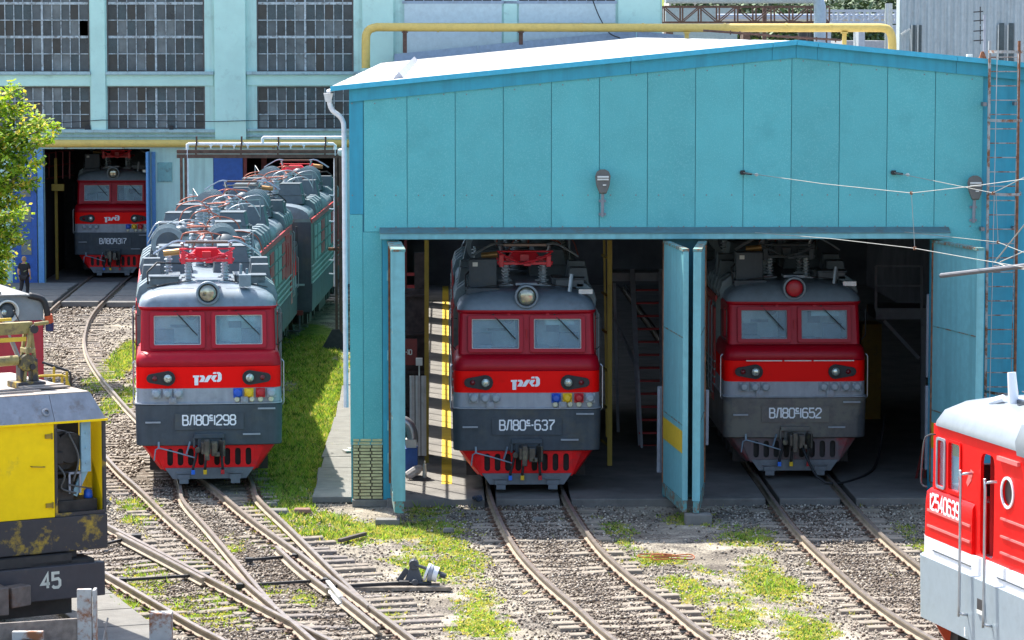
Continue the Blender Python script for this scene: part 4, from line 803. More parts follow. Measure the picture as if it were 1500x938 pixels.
LEN = 16.1
def loco_parts(t, cab=True, dirty=False, gear=True):
    sk = LSKD if dirty else LSK
    # lower grey skirt, light band, body
    yb = 2.3
    if cab:
        m = MB(); m.loft([hring(1.05, 0.03, 1.57, 0.22, LEN), hring(1.07, 0.0, 1.585, 0.22, LEN), hring(1.94, -0.01, 1.60, 0.22, LEN), hring(1.965, 0.02, 1.585, 0.22, LEN)], closed=True)
        m.build('skirt', sk, t, smooth=35)
        m = MB(); m.loft([hring(1.962, -0.03, 1.605, 0.22, yb), hring(1.985, -0.03, 1.605, 0.22, yb), hring(1.99, 0.03, 1.575, 0.22, yb), hring(2.31, 0.035, 1.572, 0.22, yb)], closed=True)
        m.build('grey_band', LBAND, t, smooth=35)
        m = MB(); m.loft([hring(2.31, 0.03, 1.573, 0.22, yb), hring(2.775, 0.035, 1.572, 0.22, yb)], closed=True)
        m.build('red_band', RBRIGHT, t, smooth=35)
        # cab shell: bulged sill, raked windscreen wall (frames are set in it), visor
        m = MB(); m.loft([hring(2.775, 0.045, 1.566, 0.22, yb), hring(2.80, 0.02, 1.58, 0.24, yb), hring(2.93, 0.03, 1.57, 0.25, yb), hring(3.03, 0.08, 1.545, 0.25, yb), hring(3.09, 0.16, 1.51, 0.24, yb), hring(3.12, 0.26, 1.475, 0.22, yb)], closed=True, caps=(False, True))
        m.build('sill', RDEEP, t, smooth=50)
        m = MB()
        y0, y1, z0, z1 = 0.27, 0.44, 3.115, 4.0; L_ = math.hypot(y1 - y0, z1 - z0)
        wins = [rrect(-1.235, 0.07, -0.105, 0.81, 0.05), rrect(0.105, 0.07, 1.235, 0.81, 0.05)]
        X = Vector((1, 0, 0)); Y = Vector((0, y1 - y0, z1 - z0)).normalized(); O = Vector((0, y0, z0))
        m.poly([(-1.40, 0), (1.40, 0), (1.37, L_), (-1.37, L_)], wins, O, X, Y, -0.05)
        for s in (-1, 1):    # rounded corner posts and side walls of the cab
            rings = []
            for z, yf, hw in ((3.115, 0.27, 1.475), (4.0, 0.44, 1.455)):
                rr = 0.09; P = [(s * (hw - rr), yf, z)] + [(s * (hw - rr + rr * math.sin(math.pi / 2 * i / 4)), yf + rr - rr * math.cos(math.pi / 2 * i / 4), z) for i in range(1, 5)]
                P += [(s * hw, 0.62, z)]
                P += [(s * (hw - 0.05), 0.62, z), (s * (hw - 0.07), yf + 0.12, z), (s * (hw - rr), yf + 0.06, z)]; rings.append(P)
            m.loft(rings)
            hw = 1.465
            m.b2((s * hw, 0.62, 3.115), (s * (hw - 0.05), 0.75, 4.0)); m.b2((s * hw, 0.75, 3.115), (s * (hw - 0.05), 1.45, 3.2)); m.b2((s * hw, 0.75, 3.85), (s * (hw - 0.05), 1.45, 4.0)); m.b2((s * hw, 1.45, 3.115), (s * (hw - 0.05), yb, 4.0))
        m.loft([hring(3.98, 0.425, 1.475, 0.16, yb), hring(4.02, 0.385, 1.50, 0.18, yb), hring(4.06, 0.38, 1.515, 0.2, yb)])
        m.build('cab_wall', RDEEP, t, smooth=35)
        # cab interior
        m = MB(); m.b2((-1.4, 1.9, 3.0), (1.4, 1.95, 3.98)); m.b2((-1.4, 0.5, 3.96), (1.4, 1.9, 3.98))
        m.build('cab_lining', CABIN, t)
        m = MB(); m.b2((-0.2, 1.86, 3.05), (0.28, 1.895, 3.9)); m.box((-0.95, 1.2, 3.25), (0.42, 0.12, 0.5)); m.box((0.95, 1.2, 3.25), (0.42, 0.12, 0.5)); m.b2((-1.35, 0.45, 2.95), (1.35, 0.8, 3.16)); m.box((-1.0, 0.62, 3.22), (0.5, 0.2, 0.14)); m.box((0.35, 0.62, 3.2), (0.3, 0.2, 0.12)); m.box((0.62, 1.89, 3.6), (0.28, 0.02, 0.3)); m.box((-0.62, 1.88, 3.5), (0.4, 0.03, 0.06)); m.lathe((-0.35, 1.85, 3.75), [(0.12, 0), (0.12, 0.03)], (0, -1, 0), 14)
        m.build('cab_fittings', GREYST, t)
        m = MB(); m.box((0.72, 0.62, 3.80), (0.62, 0.03, 0.16)); m.build('sun_visor', mat('visor', (0.6, 0.75, 0.8), 0.6), t)
        # windscreens
        for s in (-1, 1):
            a, b = (-1.235, -0.105) if s < 0 else (0.105, 1.235)
            m = MB(); outer = rrect(a - 0.035, 0.035, b + 0.035, 0.845, 0.06); inner = rrect(a + 0.055, 0.12, b - 0.055, 0.765, 0.02)
            m.poly(outer, [inner], O + Vector((0, -0.03, 0)) , X, Y, 0.045)
            fr = m.build('windscreen_frame', RDEEP, t, bevel=0.012)
            m = MB(); m.poly(rrect(a + 0.05, 0.115, b - 0.05, 0.77, 0.02), [rrect(a + 0.07, 0.135, b - 0.07, 0.75, 0.02)], O + Vector((0, -0.034, 0)), X, Y, 0.012); m.build('glazing_seal', OFFW if not dirty else STEEL, fr)
            m = MB(); m.poly(rrect(a + 0.05, 0.115, b - 0.05, 0.77, 0.02), [], O + Vector((0, 0.01, 0)), X, Y, 0.006); m.build('glass', GLASSL, fr)
            m = MB(); p = O + X * (a + 0.52 if s < 0 else a + 0.5) + Y * 0.86; m.cyl(p + Vector((0, 0, 0)), p + Vector((0, -0.05, 0)), 0.02, 8)
            q = O + X * (a + 1.0 if s < 0 else a + 1.02) + Y * 0.33 + Vector((0, -0.06, 0)); m.bar(p + Vector((0, -0.05, 0)), q, 0.02); m.bar(p.lerp(q, 0.1) + Vector((-0.01, -0.05, 0.01)), p.lerp(q, 0.85) + Vector((0.0, -0.055, 0)), 0.045, 0.014)
            m.build('wiper', BLACKR, fr)
        m = MB()
        for x in (-0.38, 0.46):
            m.taper((x, 0.40, 3.93), (0.09, 0.07), (0.03, 0.05), 0.09)
        m.build('marker_cap', RDEEP, t)
        m = MB(); m.box((0, 0.33, 3.55), (0.03, 0.03, 0.22)); m.build('pillar_grip', RDEEP, t)
        # headlight clusters
        for s in (-1, 1):
            cx, cz = s * 0.89, 2.535
            P = [(cx + 0.165 * math.cos(a), cz + 0.165 * math.sin(a)) for a in [math.pi * (-0.62 + 1.24 * i / 10) for i in range(11)]]
            P += [(cx - 0.36 + 0.10 * math.cos(a), cz - 0.0 + 0.10 * math.sin(a)) for a in [math.pi * (0.6 + 0.8 * i / 6) for i in range(7)]]
            if s < 0: P = [(cx + (a - cx), b) for a, b in P]
            else: P = [(2 * cx - a, b) for a, b in P][::-1]
            m = MB(); m.poly(P, [], (0, -0.03, 0), (1, 0, 0), (0, 0, 1), 0.035)
            hd = m.build('headlight', BLACKR, t, bevel=0.008)
            yy = -0.066
            m = MB(); m.lathe((cx, yy + 0.012, cz), [(0.125, 0), (0.125, 0.03), (0.10, 0.035), (0.10, 0.0)], (0, -1, 0), 20); m.build('lamp_ring', BLACKR, hd)
            m = MB(); m.lathe((cx, yy, cz), [(0.095, 0), (0.088, 0.018), (0.05, 0.035), (0.005, 0.04)], (0, -1, 0), 18); m.build('lens', LENSB, hd, smooth=True)
            xr = cx - s * -0.27 if False else cx + (-0.28 if s < 0 else 0.28)
            m = MB(); m.lathe((xr, yy, cz), [(0.06, 0), (0.055, 0.015), (0.005, 0.03)], (0, -1, 0), 14); m.build('red_lens', LENSR, hd, smooth=True)
        # sockets on the grey band
        cols = [LCAP, LCAP, LCAP] + ([LCAP] * 4 if dirty else [CAPB, CAPY, CAPR, LCAP])
        for i, x in enumerate((-1.145, -0.90, -0.665, 0.63, 0.87, 1.12, 1.365)):
            m = MB(); m.lathe((x, 0.02, 2.2), [(0.10, 0), (0.10, 0.07), (0.085, 0.09), (0.085, 0.13), (0.06, 0.155), (0.005, 0.16)], (0, -1, 0), 16); m.box((x, -0.02, 2.2), (0.2, 0.06, 0.2))
            m.build('socket_cap', cols[i], t, smooth=35)
        for x in (-0.79, 0.77):
            m = MB(); m.box((x, -0.03, 2.055), (0.16, 0.1, 0.13)); m.lathe((x, -0.08, 2.055), [(0.045, 0), (0.045, 0.03)], (0, -1, 0), 10); m.build('socket_box', LBAND, t)
        if not dirty:
            for x in (0.61, 0.93, 1.12, 1.35):
                m = MB(); m.lathe((x, 0.0, 2.06), [(0.06, 0), (0.06, 0.06), (0.045, 0.075)], (0, -1, 0), 8); m.build('cream_plug', CAPW, t)
        # grips on the skirt
        for x, z, wd in ((-1.22, 1.58, 0.33), (0.92, 1.3, 0.38), (1.25, 1.86, 0.38)):
            m = MB(); m.box((x, -0.10, z), (wd, 0.03, 0.035)); m.box((x - wd / 2 + 0.02, -0.05, z), (0.02, 0.12, 0.02)); m.box((x + wd / 2 - 0.02, -0.05, z), (0.02, 0.12, 0.02)); m.build('grip', LBAND, t)
        m = MB(); m.box((0, -0.068, 1.585), (1.5, 0.008, 0.36)); m.build('number_plate', sk, t)
        # pilot
        slots = [slot(x, 0.60, 0.985, 0.125) for x in (-0.855, -0.63, -0.405, -0.18, 0.165, 0.39, 0.62, 0.85)]
        pm = mat('pilot_dirty_red', (0.30, 0.05, 0.06), 0.6, dirt=0.9, dcol=(0.14, 0.13, 0.13), ds=1.5, dth=0.35) if dirty else RSIDE_P
        m = MB(); m.poly([(-0.98, 0.50), (0.98, 0.50), (0.98, 1.05), (-0.98, 1.05)], slots, (0, 0.10, 0), (1, 0, 0), (0, 0, 1), 0.05)
        for s in (-1, 1):
            a0, a1, b0, b1 = (0.981 * s, 0.05, 1.05), (0.981 * s, 0.05, 0.5), (1.52 * s, 0.75, 1.05), (1.12 * s, 0.75, 0.50)
            c0, c1 = (1.2 * s, 0.12, 1.05), (1.0 * s, 0.10, 0.52)
            d0, d1 = (1.42 * s, 0.3, 1.05), (1.06 * s, 0.28, 0.5)
            R0 = [a0, c0, d0, b0, (1.5 * s, 1.3, 1.05)]; R1 = [a1, c1, d1, b1, (1.2 * s, 1.3, 0.5)]
            m.loft([R1, R0], closed=False, caps=(False, False)); m.loft([[(x * 0.985, y + 0.03, z) for x, y, z in R1], [(x * 0.985, y + 0.03, z) for x, y, z in R0]], closed=False, caps=(False, False))
        m.build('pilot', pm, t)
        m = MB(); m.b2((-0.97, 0.2, 0.5), (0.97, 0.5, 1.04)); m.b2((-1.3, 0.9, 0.4), (1.3, 1.2, 1.06)); m.build('pilot_backing', UNDER, t)
        m = MB(); pw = [(-0.97, 0.56), (-0.80, 0.32), (0.80, 0.32), (0.97, 0.56)]
        m.poly(pw, [], (0, 0.03, 0), (1, 0, 0), (0, 0, 1), 0.05)
        for s in (-1, 1): m.box((s * 0.56, -0.03, 0.37), (0.26, 0.12, 0.10)); m.box((s * 0.56, -0.06, 0.28), (0.2, 0.06, 0.12)); m.box((s * 0.56, -0.04, 0.45), (0.34, 0.04, 0.03))
        m.build('pilot_beam', LSK2, t, bevel=0.006)
        # coupler
        m = MB(); m.box((0, -0.08, 1.27), (0.66, 0.12, 0.1)); m.box((0, -0.05, 1.1), (0.5, 0.1, 0.24)); m.box((-0.33, -0.06, 1.13), (0.05, 0.1, 0.22)); m.box((0.3, -0.06, 1.15), (0.05, 0.1, 0.18)); m.build('coupler_pocket', sk, t, bevel=0.01)
        m = MB(); m.box((-0.08, -0.35, 1.06), (0.2, 0.5, 0.26)); m.box((-0.06, -0.52, 1.02), (0.11, 0.28, 0.44)); m.box((0.1, -0.4, 1.03), (0.14, 0.3, 0.30)); m.box((0.26, -0.5, 1.05), (0.05, 0.24, 0.34), rz=0.5); m.box((0.16, -0.45, 0.92), (0.12, 0.2, 0.1)); m.lathe((-0.25, -0.3, 1.0), [(0.07, 0), (0.07, 0.1)], (0, -1, 0), 10)
        m.build('coupler', COUPLER, t, bevel=0.015)
        # hoses
        for x, tx, mt in ((-0.3, -0.36, CAPB2), (-0.08, -0.1, CAPY), (0.26, 0.28, CAPR)):
            m = MB(); m.tube([(x + 0.05, -0.02, 1.02), (x + 0.03, -0.15, 0.98), (x, -0.2, 0.8), (tx, -0.2, 0.6), (tx, -0.19, 0.53)], 0.03, 8); h_ = m.build('brake_hose', BLACKR, t, smooth=True)
            m = MB(); m.box((tx, -0.19, 0.49), (0.08, 0.07, 0.10)); m.build('hose_tap', mt, h_, bevel=0.01)
        m = MB(); m.box((0.27, -0.06, 0.94), (0.14, 0.1, 0.08)); m.cyl((0.27, -0.1, 0.75), (0.27, -0.1, 0.95), 0.035, 10); m.build('air_valve', CAPR, t)
        m = MB(); m.tube([(-1.2, -0.08, 0.74), (-1.17, -0.1, 0.98), (-1.1, -0.1, 1.02), (-0.75, -0.12, 0.93), (-0.32, -0.14, 0.8)], 0.016, 6); m.bar((-1.1, -0.06, 1.15), (-1.1, -0.08, 1.0), 0.04, 0.02); m.bar((-0.42, -0.08, 1.15), (-0.5, -0.12, 0.88), 0.045, 0.02)
        m.build('uncoupling_lever', GALVB, t)
        # corner handrails with mirror frame
        for s in (-1, 1):
            m = MB(); x = s * 1.62
            m.tube([(s * 1.5, 0.6, 3.86), (x, 0.55, 3.88), (x, 0.5, 3.3), (s * 1.53, 0.5, 3.2), (s * 1.5, 0.6, 3.2)], 0.013, 6); m.build('mirror_frame', BLACKR, t)
            m = MB(); m.tube([(s * 1.62, 2.42, 3.85), (s * 1.66, 2.42, 3.8), (s * 1.66, 2.42, 1.85), (s * 1.62, 2.42, 1.8)], 0.018, 6); m.tube([(s * 1.62, 3.22, 3.85), (s * 1.66, 3.22, 3.8), (s * 1.66, 3.22, 1.85), (s * 1.62, 3.22, 1.8)], 0.018, 6); m.build('handrail', GALV, t)
            m = MB(); m.tube([(s * 1.60, 0.28, 2.9), (s * 1.64, 0.26, 2.85), (s * 1.64, 0.26, 1.95), (s * 1.6, 0.28, 1.9)], 0.014, 6); m.build('corner_rail', GALV, t)
    # body side walls
    s0 = yb if cab else 0.0
    m = MB(); P = [(-1.575, s0, 0), (1.575, s0, 0)]
    m.b2((-1.57, s0, 1.962), (1.57, LEN, 3.9)); m.loft([[(-1.57, s0, 3.9), (1.57, s0, 3.9), (1.57, LEN, 3.9), (-1.57, LEN, 3.9)], [(-1.50, s0, 4.05), (1.50, s0, 4.05), (1.50, LEN, 4.05), (-1.50, LEN, 4.05)]])
    m.build('body', LSIDE, t)
    if not cab:
        m = MB(); m.b2((-1.585, 0.0, 1.05), (1.585, LEN, 1.965)); m.build('skirt', LSIDE, t)
    for s in (-1, 1):
        # corrugation ribs
        for z in (1.97, 2.14, 2.32, 2.50):
            m = MB(); m.b2((s * 1.565, s0 + 0.1, z), (s * 1.61, LEN - 0.05, z + 0.035)); m.build('rib', LRIB, t)
        # side panels: door, louvres, windows
        lay = [(s0 + 0.15, s0 + 0.8, 'door'), (3.4, 5.3, 'red'), (5.5, 7.0, 'louvre'), (7.1, 8.6, 'grey'), (8.8, 10.0, 'window'), (10.2, 11.8, 'louvre'), (12.0, 13.6, 'grey'), (13.8, 15.2, 'window')]
        for a, b, k in lay:
            m = MB()
            if k == 'door': m.b2((s * 1.56, a, 1.6), (s * 1.60, b, 3.75)); m.build('side_door', RSIDE if cab else LSIDE, t); continue
            if k == 'red': m.b2((s * 1.56, a, 2.54), (s * 1.60, b, 3.88)); m.b2((s * 1.6, a + 0.2, 2.9), (s * 1.615, a + 0.9, 3.6)); m.b2((s * 1.6, a + 1.1, 2.9), (s * 1.615, b - 0.2, 3.6)); m.build('red_panel', RSIDE if cab else LSIDE, t); continue
            m.b2((s * 1.56, a, 2.56), (s * 1.592, b, 3.84)); pn = m.build('side_panel', LSIDE, t)
            m = MB()
            for q in range(3):
                zz = 2.66 + q * 0.39; m.b2((s * 1.59, a + 0.12, zz), (s * 1.612, b - 0.12, zz + 0.31))
            m.build('louvre' if k == 'louvre' else 'panel_frame', RSIDE if k == 'louvre' else LRIB2, pn)
        m = MB(); m.b2((s * 1.54, s0 + 0.05, 3.89), (s * 1.585, LEN - 0.3, 4.04)); m.build('cantrail_stripe', RSIDE, t)
    # roof
    m = MB()
    if cab:
        m.loft([hring(4.055, 0.40, 1.50, 0.22, LEN, sl=0.0), hring(4.12, 0.42, 1.50, 0.24, LEN), hring(4.24, 0.47, 1.44, 0.28, LEN), hring(4.34, 0.56, 1.30, 0.34, LEN), hring(4.42, 0.70, 1.10, 0.4, LEN), hring(4.47, 0.88, 0.82, 0.4, LEN), hring(4.50, 1.15, 0.45, 0.3, LEN)])
    else:
        rr = []
        for y in (0.0, LEN): rr.append([(1.53 * math.cos(math.pi * i / 16), y, 4.05 + 0.45 * math.sin(math.pi * i / 16) ** 0.8) for i in range(17)])
        m.loft(rr)
    m.build('roof', LROOF, t, smooth=60)
    if cab:
        m = MB(); m.lathe((0, 0.62, 4.36), [(0.25, 0.0), (0.262, 0.30), (0.25, 0.33), (0.215, 0.335), (0.205, 0.27), (0.0, 0.27)], (0, -1, 0), 28); m.box((0, 0.7, 4.62), (0.46, 0.5, 0.05)); hl = m.build('searchlight', LROOF, t, smooth=35)
        m = MB(); m.lathe((0, 0.34, 4.36), [(0.20, 0), (0.17, 0.025), (0.1, 0.045), (0.005, 0.05)], (0, -1, 0), 24); m.build('lens', COVR if dirty else LENS, hl, smooth=True)
        m = MB()
        for s in (-1, 1): m = MB(); m.tube([(s * 1.32, 0.95, 4.43), (s * 0.9, 0.85, 4.53), (s * 0.35, 0.80, 4.6)], 0.013, 6); m.build('roof_edge_bar', BLACKR, t)
    # inner end at y = LEN: gangway door, rails, tank
    E = LEN
    m = MB(); m.b2((-1.57, E + 0.001, 1.1), (1.57, E + 0.02, 3.95)); m.build('end_wall', LSK, t)
    m = MB(); m.b2((-0.45, E + 0.021, 1.5), (0.45, E + 0.07, 3.6)); m.build('end_door', LSK2, t)
    m = MB(); m.b2((-1.35, E + 0.021, 1.9), (1.3, E + 0.06, 1.96)); m.tube([(-0.5, E + 0.1, 3.9), (-0.5, E + 0.1, 3.7), (-0.9, E + 0.1, 3.7), (-0.9, E + 0.1, 3.3)], 0.025, 6); m.build('end_rail', LRIB, t)
    m = MB(); m.lathe((-0.95, E + 0.24, 2.35), [(0.17, 0), (0.2, 0.04), (0.2, 0.95), (0.17, 1.0)], (0, 0, 1), 16); m.build('air_tank', LSK2, t, smooth=35)
    for x in (-0.75, -1.05):
        m = MB(); m.lathe((x, E + 0.02, 1.62), [(0.09, 0), (0.09, 0.06), (0.05, 0.08)], (0, 1, 0), 12); m.build('end_socket', LGEAR, t)
    m = MB(); m.b2((-1.3, E, 0.95), (1.3, E + 0.12, 1.1)); m.box((-0.3, E + 0.15, 1.1), (0.3, 0.1, 0.14)); m.build('buffer_beam', DARKRED, t)
    m = MB(); m.tube([(-0.6, E + 0.2, 0.95), (-0.6, E + 0.22, 0.45), (-1.2, E + 0.22, 0.45), (-1.2, E + 0.2, 0.95)], 0.03, 6); m.build('step', LSK, t)
    # running gear
    for by in (3.4, LEN - 3.4):
        m = MB()
        for s in (-1, 1):
            m.b2((s * 1.0, by - 2.2, 0.55), (s * 1.18, by + 2.2, 0.85))
            for wy in (by - 1.5, by + 1.5): m.box((s * 1.2, wy, 0.72), (0.2, 0.5, 0.42))
            m.box((s * 1.2, by, 0.6), (0.16, 1.0, 0.3))
        m.b2((-1.0, by - 1.9, 0.5), (1.0, by + 1.9, 0.9)); bg_ = m.build('bogie', UNDER, t)
        for wy in (by - 1.5, by + 1.5):
            m = MB()
            for s in (-1, 1): m.cyl((s * 0.70, wy, 0.82), (s * 0.84, wy, 0.82), 0.62, 24)
            m.cyl((-0.84, wy, 0.82), (0.84, wy, 0.82), 0.09, 10); m.build('wheelset', UNDER, bg_)
    m = MB(); m.b2((-1.35, 6.4, 0.5), (1.35, LEN - 6.4, 1.05)); m.b2((-1.5, 0.8, 0.98), (1.5, LEN - 0.1, 1.06)); m.build('underframe', UNDER, t)
    # ------------------------------------------------ roof equipment
    if not gear: return
    # side scoops along the eaves
    for s in (-1, 1):
        for i in range(9):
            y = 1.5 + i * 0.75 if i < 5 else 5.6 + i * 0.95
            m = MB(); pr = [(1.54, 4.02), (1.57, 4.2), (1.5, 4.42), (1.32, 4.55), (1.12, 4.56), (1.1, 4.3)]
            m.loft([[(s * a, y, z) for a, z in pr], [(s * a, y + 0.42, z) for a, z in pr]]); m.build('roof_scoop', LGEAR2, t, bevel=0.02)
    # raised grille boxes beside the pantograph
    for x, y, wd in ((-0.95, 1.55, 0.62), (0.98, 1.75, 0.62)):
        m = MB(); m.box((x, y, 4.55), (wd, 0.5, 0.16)); m.box((x, y - 0.02, 4.65), (wd + 0.06, 0.56, 0.03)); m.build('hatch_box', LGEAR, t, bevel=0.01)
    for s in (-1, 1):
        for yy, hh_ in ((3.0, .45), (3.8, .55)):
            m = MB(); m.taper((s * 1.22, yy, 4.35), (0.52, 0.5), (0.38, 0.4), hh_); m.build('vent_cowl', LGEAR, t, bevel=0.015)
        m = MB(); m.box((s * 0.72, 2.4, 4.55), (0.2, 0.9, 0.14)); m.box((s * 0.72, 2.4, 4.63), (0.26, 0.96, 0.02)); m.build('walkway_board', LGEAR, t)
    # four insulators under the pantograph
    for x in (-0.41, 0.41):
        for y in (1.7, 3.0):
            m = MB(); insulator(m, (x, y, 4.52), 0.42); m.box((x, y, 4.51), (0.3, 0.3, 0.04)); m.build('insulator', INSUL, t, smooth=40)
    m = MB(); insulator(m, (-0.85, 2.9, 4.5), 0.5, 0.1); m.build('insulator', INSUL, t, smooth=40)
    pan = MB()
    zb = 4.98
    for x in (-0.55, 0.55): pan.bar((x, 1.6, zb), (x, 3.2, zb), 0.06)
    for y in (1.65, 3.15): pan.bar((-0.6, y, zb), (0.6, y, zb), 0.06)
    pan.bar((-0.6, 1.6, zb + 0.03), (-0.15, 2.4, zb + 0.15), 0.04); pan.bar((0.6, 1.6, zb + 0.03), (0.15, 2.4, zb + 0.15), 0.04)
    pan.cyl((-0.58, 1.62, zb + 0.24), (-0.1, 1.6, zb + 0.0), 0.022, 6); pan.cyl((0.58, 1.62, zb + 0.24), (0.1, 1.6, zb + 0.0), 0.022, 6); pan.cyl((-0.1, 1.58, zb), (0.58, 1.58, zb + 0.18), 0.018, 6)
    pan.taper((0, 2.3, zb + 0.02), (0.85, 0.6), (0.45, 0.4), 0.22); pan.box((0.0, 1.98, zb + 0.1), (0.2, 0.12, 0.16)); pan.box((0.34, 1.95, zb + 0.08), (0.16, 0.12, 0.12)); pan.box((-0.34, 1.95, zb + 0.08), (0.16, 0.12, 0.12))
    pan.cyl((-0.62, 1.7, zb + 0.26), (0.62, 1.7, zb + 0.26), 0.02, 8); pan.box((-0.52, 1.62, zb + 0.06), (0.1, 0.1, 0.26)); pan.box((0.52, 1.62, zb + 0.06), (0.1, 0.1, 0.26)); pan.box((0.05, 1.56, zb - 0.02), (0.16, 0.08, 0.06))
    pf = pan.build('pantograph_frame', RPANT, t, bevel=0.01)
    m = MB(); m.box((0, 1.85, 5.38), (0.94, 0.34, 0.05)); m.build('collector_strip', INSD, pf)
    m = MB()
    for s in (-1, 1):
        for y in (1.72, 1.98): m = MB(); m.tube([(s * 0.45, y, 5.38), (s * 0.62, y, 5.41), (s * 0.75, y, 5.38), (s * 1.0, y, 5.24), (s * 1.18, y, 5.12)], 0.02, 6); m.build('collector_horn', GALV, pf)
        m = MB(); m.bar((s * 0.55, 1.85, 5.36), (s * 0.5, 1.9, 5.2), 0.05); m.build('horn_bracket', GALV, pf)
    m = MB(); m.cyl((-0.95, 1.75, 5.14), (-0.6, 1.7, 5.18), 0.07, 12); m.build('lifting_cylinder', BRASS, pf, smooth=35)
    m = MB(); m.tube([(-1.3, 1.2, 4.5), (-1.32, 1.3, 4.75), (-1.1, 1.5, 4.95), (-0.8, 1.6, 4.93), (-0.55, 1.6, 4.92)], 0.022, 6); m.build('air_pipe', BLACKR, t, smooth=True)
    # big sloping housings
    for x, y in ((-0.72, 4.9), (0.62, 4.9), (0.85, 10.1), (-0.75, 13.9), (0.72, 14.2)):
        m = MB(); m.taper((x, y, 4.45), (0.9, 1.1), (0.66, 0.85), 0.64); m.box((x, y, 5.105), (0.68, 0.87, 0.025)); m.box((x, y, 4.74), (0.86, 1.04, 0.025)); m.build('roof_housing', LGEAR, t, bevel=0.02)
    # reservoirs: cylinders lying along the roof, dark domed ends
    for x, y in ((-0.85, 7.0), (0.45, 7.2)):
        m = MB(); m.cyl((x, y, 5.0), (x, y + 1.5, 5.0), 0.36, 24)
        m.box((x, y + 0.4, 4.6), (0.5, 0.1, 0.3)); m.box((x, y + 1.1, 4.6), (0.5, 0.1, 0.3))
        for yy in (-0.03, 0.42, 0.9, 1.35): m.lathe((x, y + yy + 0.06, 5.0), [(0.33, 0), (0.40, 0), (0.40, 0.06), (0.33, 0.06)], (0, -1, 0), 24)
        rs = m.build('reservoir', GEARP, t, smooth=35)
        m = MB(); m.lathe((x, y - 0.005, 5.0), [(0.33, 0), (0.31, 0.02), (0.2, 0.045), (0.0, 0.05)], (0, -1, 0), 24); m.build('reservoir_end', LSK, rs, smooth=35)
    for x, y in ((-1.0, 9.0), (1.05, 12.2)):
        m = MB(); m.taper((x, y, 4.4), (0.7, 0.9), (0.45, 0.7), 0.6); 
        for q in range(4): m.box((x, y - 0.47 + 0.02 * q, 4.5 + q * 0.12), (0.6 - 0.05 * q, 0.04, 0.03))
        m.build('louvred_cowl', LGEAR, t, bevel=0.012)
    for k, (x, y, z) in enumerate(((0.15, 5.7, 5.3), (-0.9, 8.5, 5.25), (0.9, 8.0, 5.2), (-0.3, 10.3, 5.35), (0.5, 12.4, 5.3), (-0.9, 12.0, 5.2), (0.1, 14.9, 5.3))):
        m = MB(); m.tube(spline([(x - 0.45, y, z - 0.35), (x - 0.25, y, z - 0.02), (x + 0.05, y + 0.1, z + 0.02), (x + 0.4, y + 0.2, z - 0.12), (x + 0.55, y + 0.2, z - 0.5)], 0.08), 0.016, 6); m.build('cable', GALV if k % 2 else COPPER, t, smooth=True)
    # breaker, arresters and insulators, copper bus
    for x, y, h_ in ((-0.1, 6.3, 0.55), (0.12, 6.5, 0.6), (-0.2, 8.9, 0.6), (0.1, 9.3, 0.55), (0.35, 10.9, 0.6), (-0.4, 11.2, 0.65), (-0.15, 13.0, 0.6), (0.3, 12.6, 0.5), (-1.0, 6.2, 0.45), (1.05, 8.9, 0.45)):
        m = MB(); insulator(m, (x, y, 4.5), h_ + 0.1, 0.14, 6); m.build('insulator', INSUL, t, smooth=40)
    for k, pts in enumerate(([(-0.55, 6.2, 5.05), (-0.5, 6.2, 5.28), (-0.2, 6.2, 5.33), (0.1, 6.3, 5.33), (0.2, 6.3, 5.2), (0.2, 6.3, 5.0)], [(-0.1, 6.2, 5.1), (0.0, 7.0, 5.2), (-0.2, 8.9, 5.15), (0.1, 9.3, 5.1), (0.3, 10.9, 5.15)],
                            [(-0.8, 8.8, 5.0), (-0.5, 8.8, 5.25), (0.2, 8.9, 5.28), (0.6, 8.9, 5.1), (0.65, 8.9, 4.8)], [(0.35, 10.9, 5.15), (-0.4, 11.2, 5.2), (-0.15, 13.0, 5.15), (0.3, 12.6, 5.05)], [(0.9, 6.4, 4.6), (0.95, 6.4, 5.1), (0.6, 6.6, 5.2)])):
        m = MB(); m.tube(spline(pts, 0.1), 0.022, 6); m.build('bus_pipe', COPPER, t, smooth=True)
    m = MB(); m.lathe((0.5, 6.1, 4.95), [(0.24, 0), (0.29, 0.05), (0.29, 0.3), (0.16, 0.42), (0.02, 0.44)], (0, -1, 0.25), 18); m.box((0.5, 6.5, 4.7), (0.4, 0.5, 0.4)); m.build('breaker_head', LGEAR, t, smooth=40)
    m = MB(); m.lathe((-0.55, 8.3, 5.1), [(0.2, 0), (0.22, 0.06), (0.17, 0.2), (0.05, 0.26)], (0, 0, 1), 16); m.build('breaker_dome', LGEAR, t, smooth=True)
    m = MB(); m.cyl((1.15, 5.9, 4.4), (1.15, 5.9, 5.35), 0.02, 6); m.cyl((1.15, 5.9, 5.35), (0.9, 6.6, 5.1), 0.012, 5); m.cyl((-1.15, 9.4, 4.4), (-1.15, 9.4, 5.2), 0.02, 6); m.cyl((-1.15, 9.4, 5.2), (-0.6, 12.0, 5.3), 0.012, 5); m.build('roof_lead', GEARP, t)
    m = MB()
    rr_ = random.Random(3)
    for i in range(44):
        x, y = rr_.uniform(-1.15, 1.15), rr_.uniform(4.3, 15.6); m.box((x, y, 4.52), (rr_.uniform(0.08, 0.25), rr_.uniform(0.1, 0.3), rr_.uniform(0.08, 0.4)), rz=rr_.uniform(-0.1, 0.1))
    tag(m.build('roof_fittings', LGEAR, t, bevel=0.01), kind='stuff')
    return
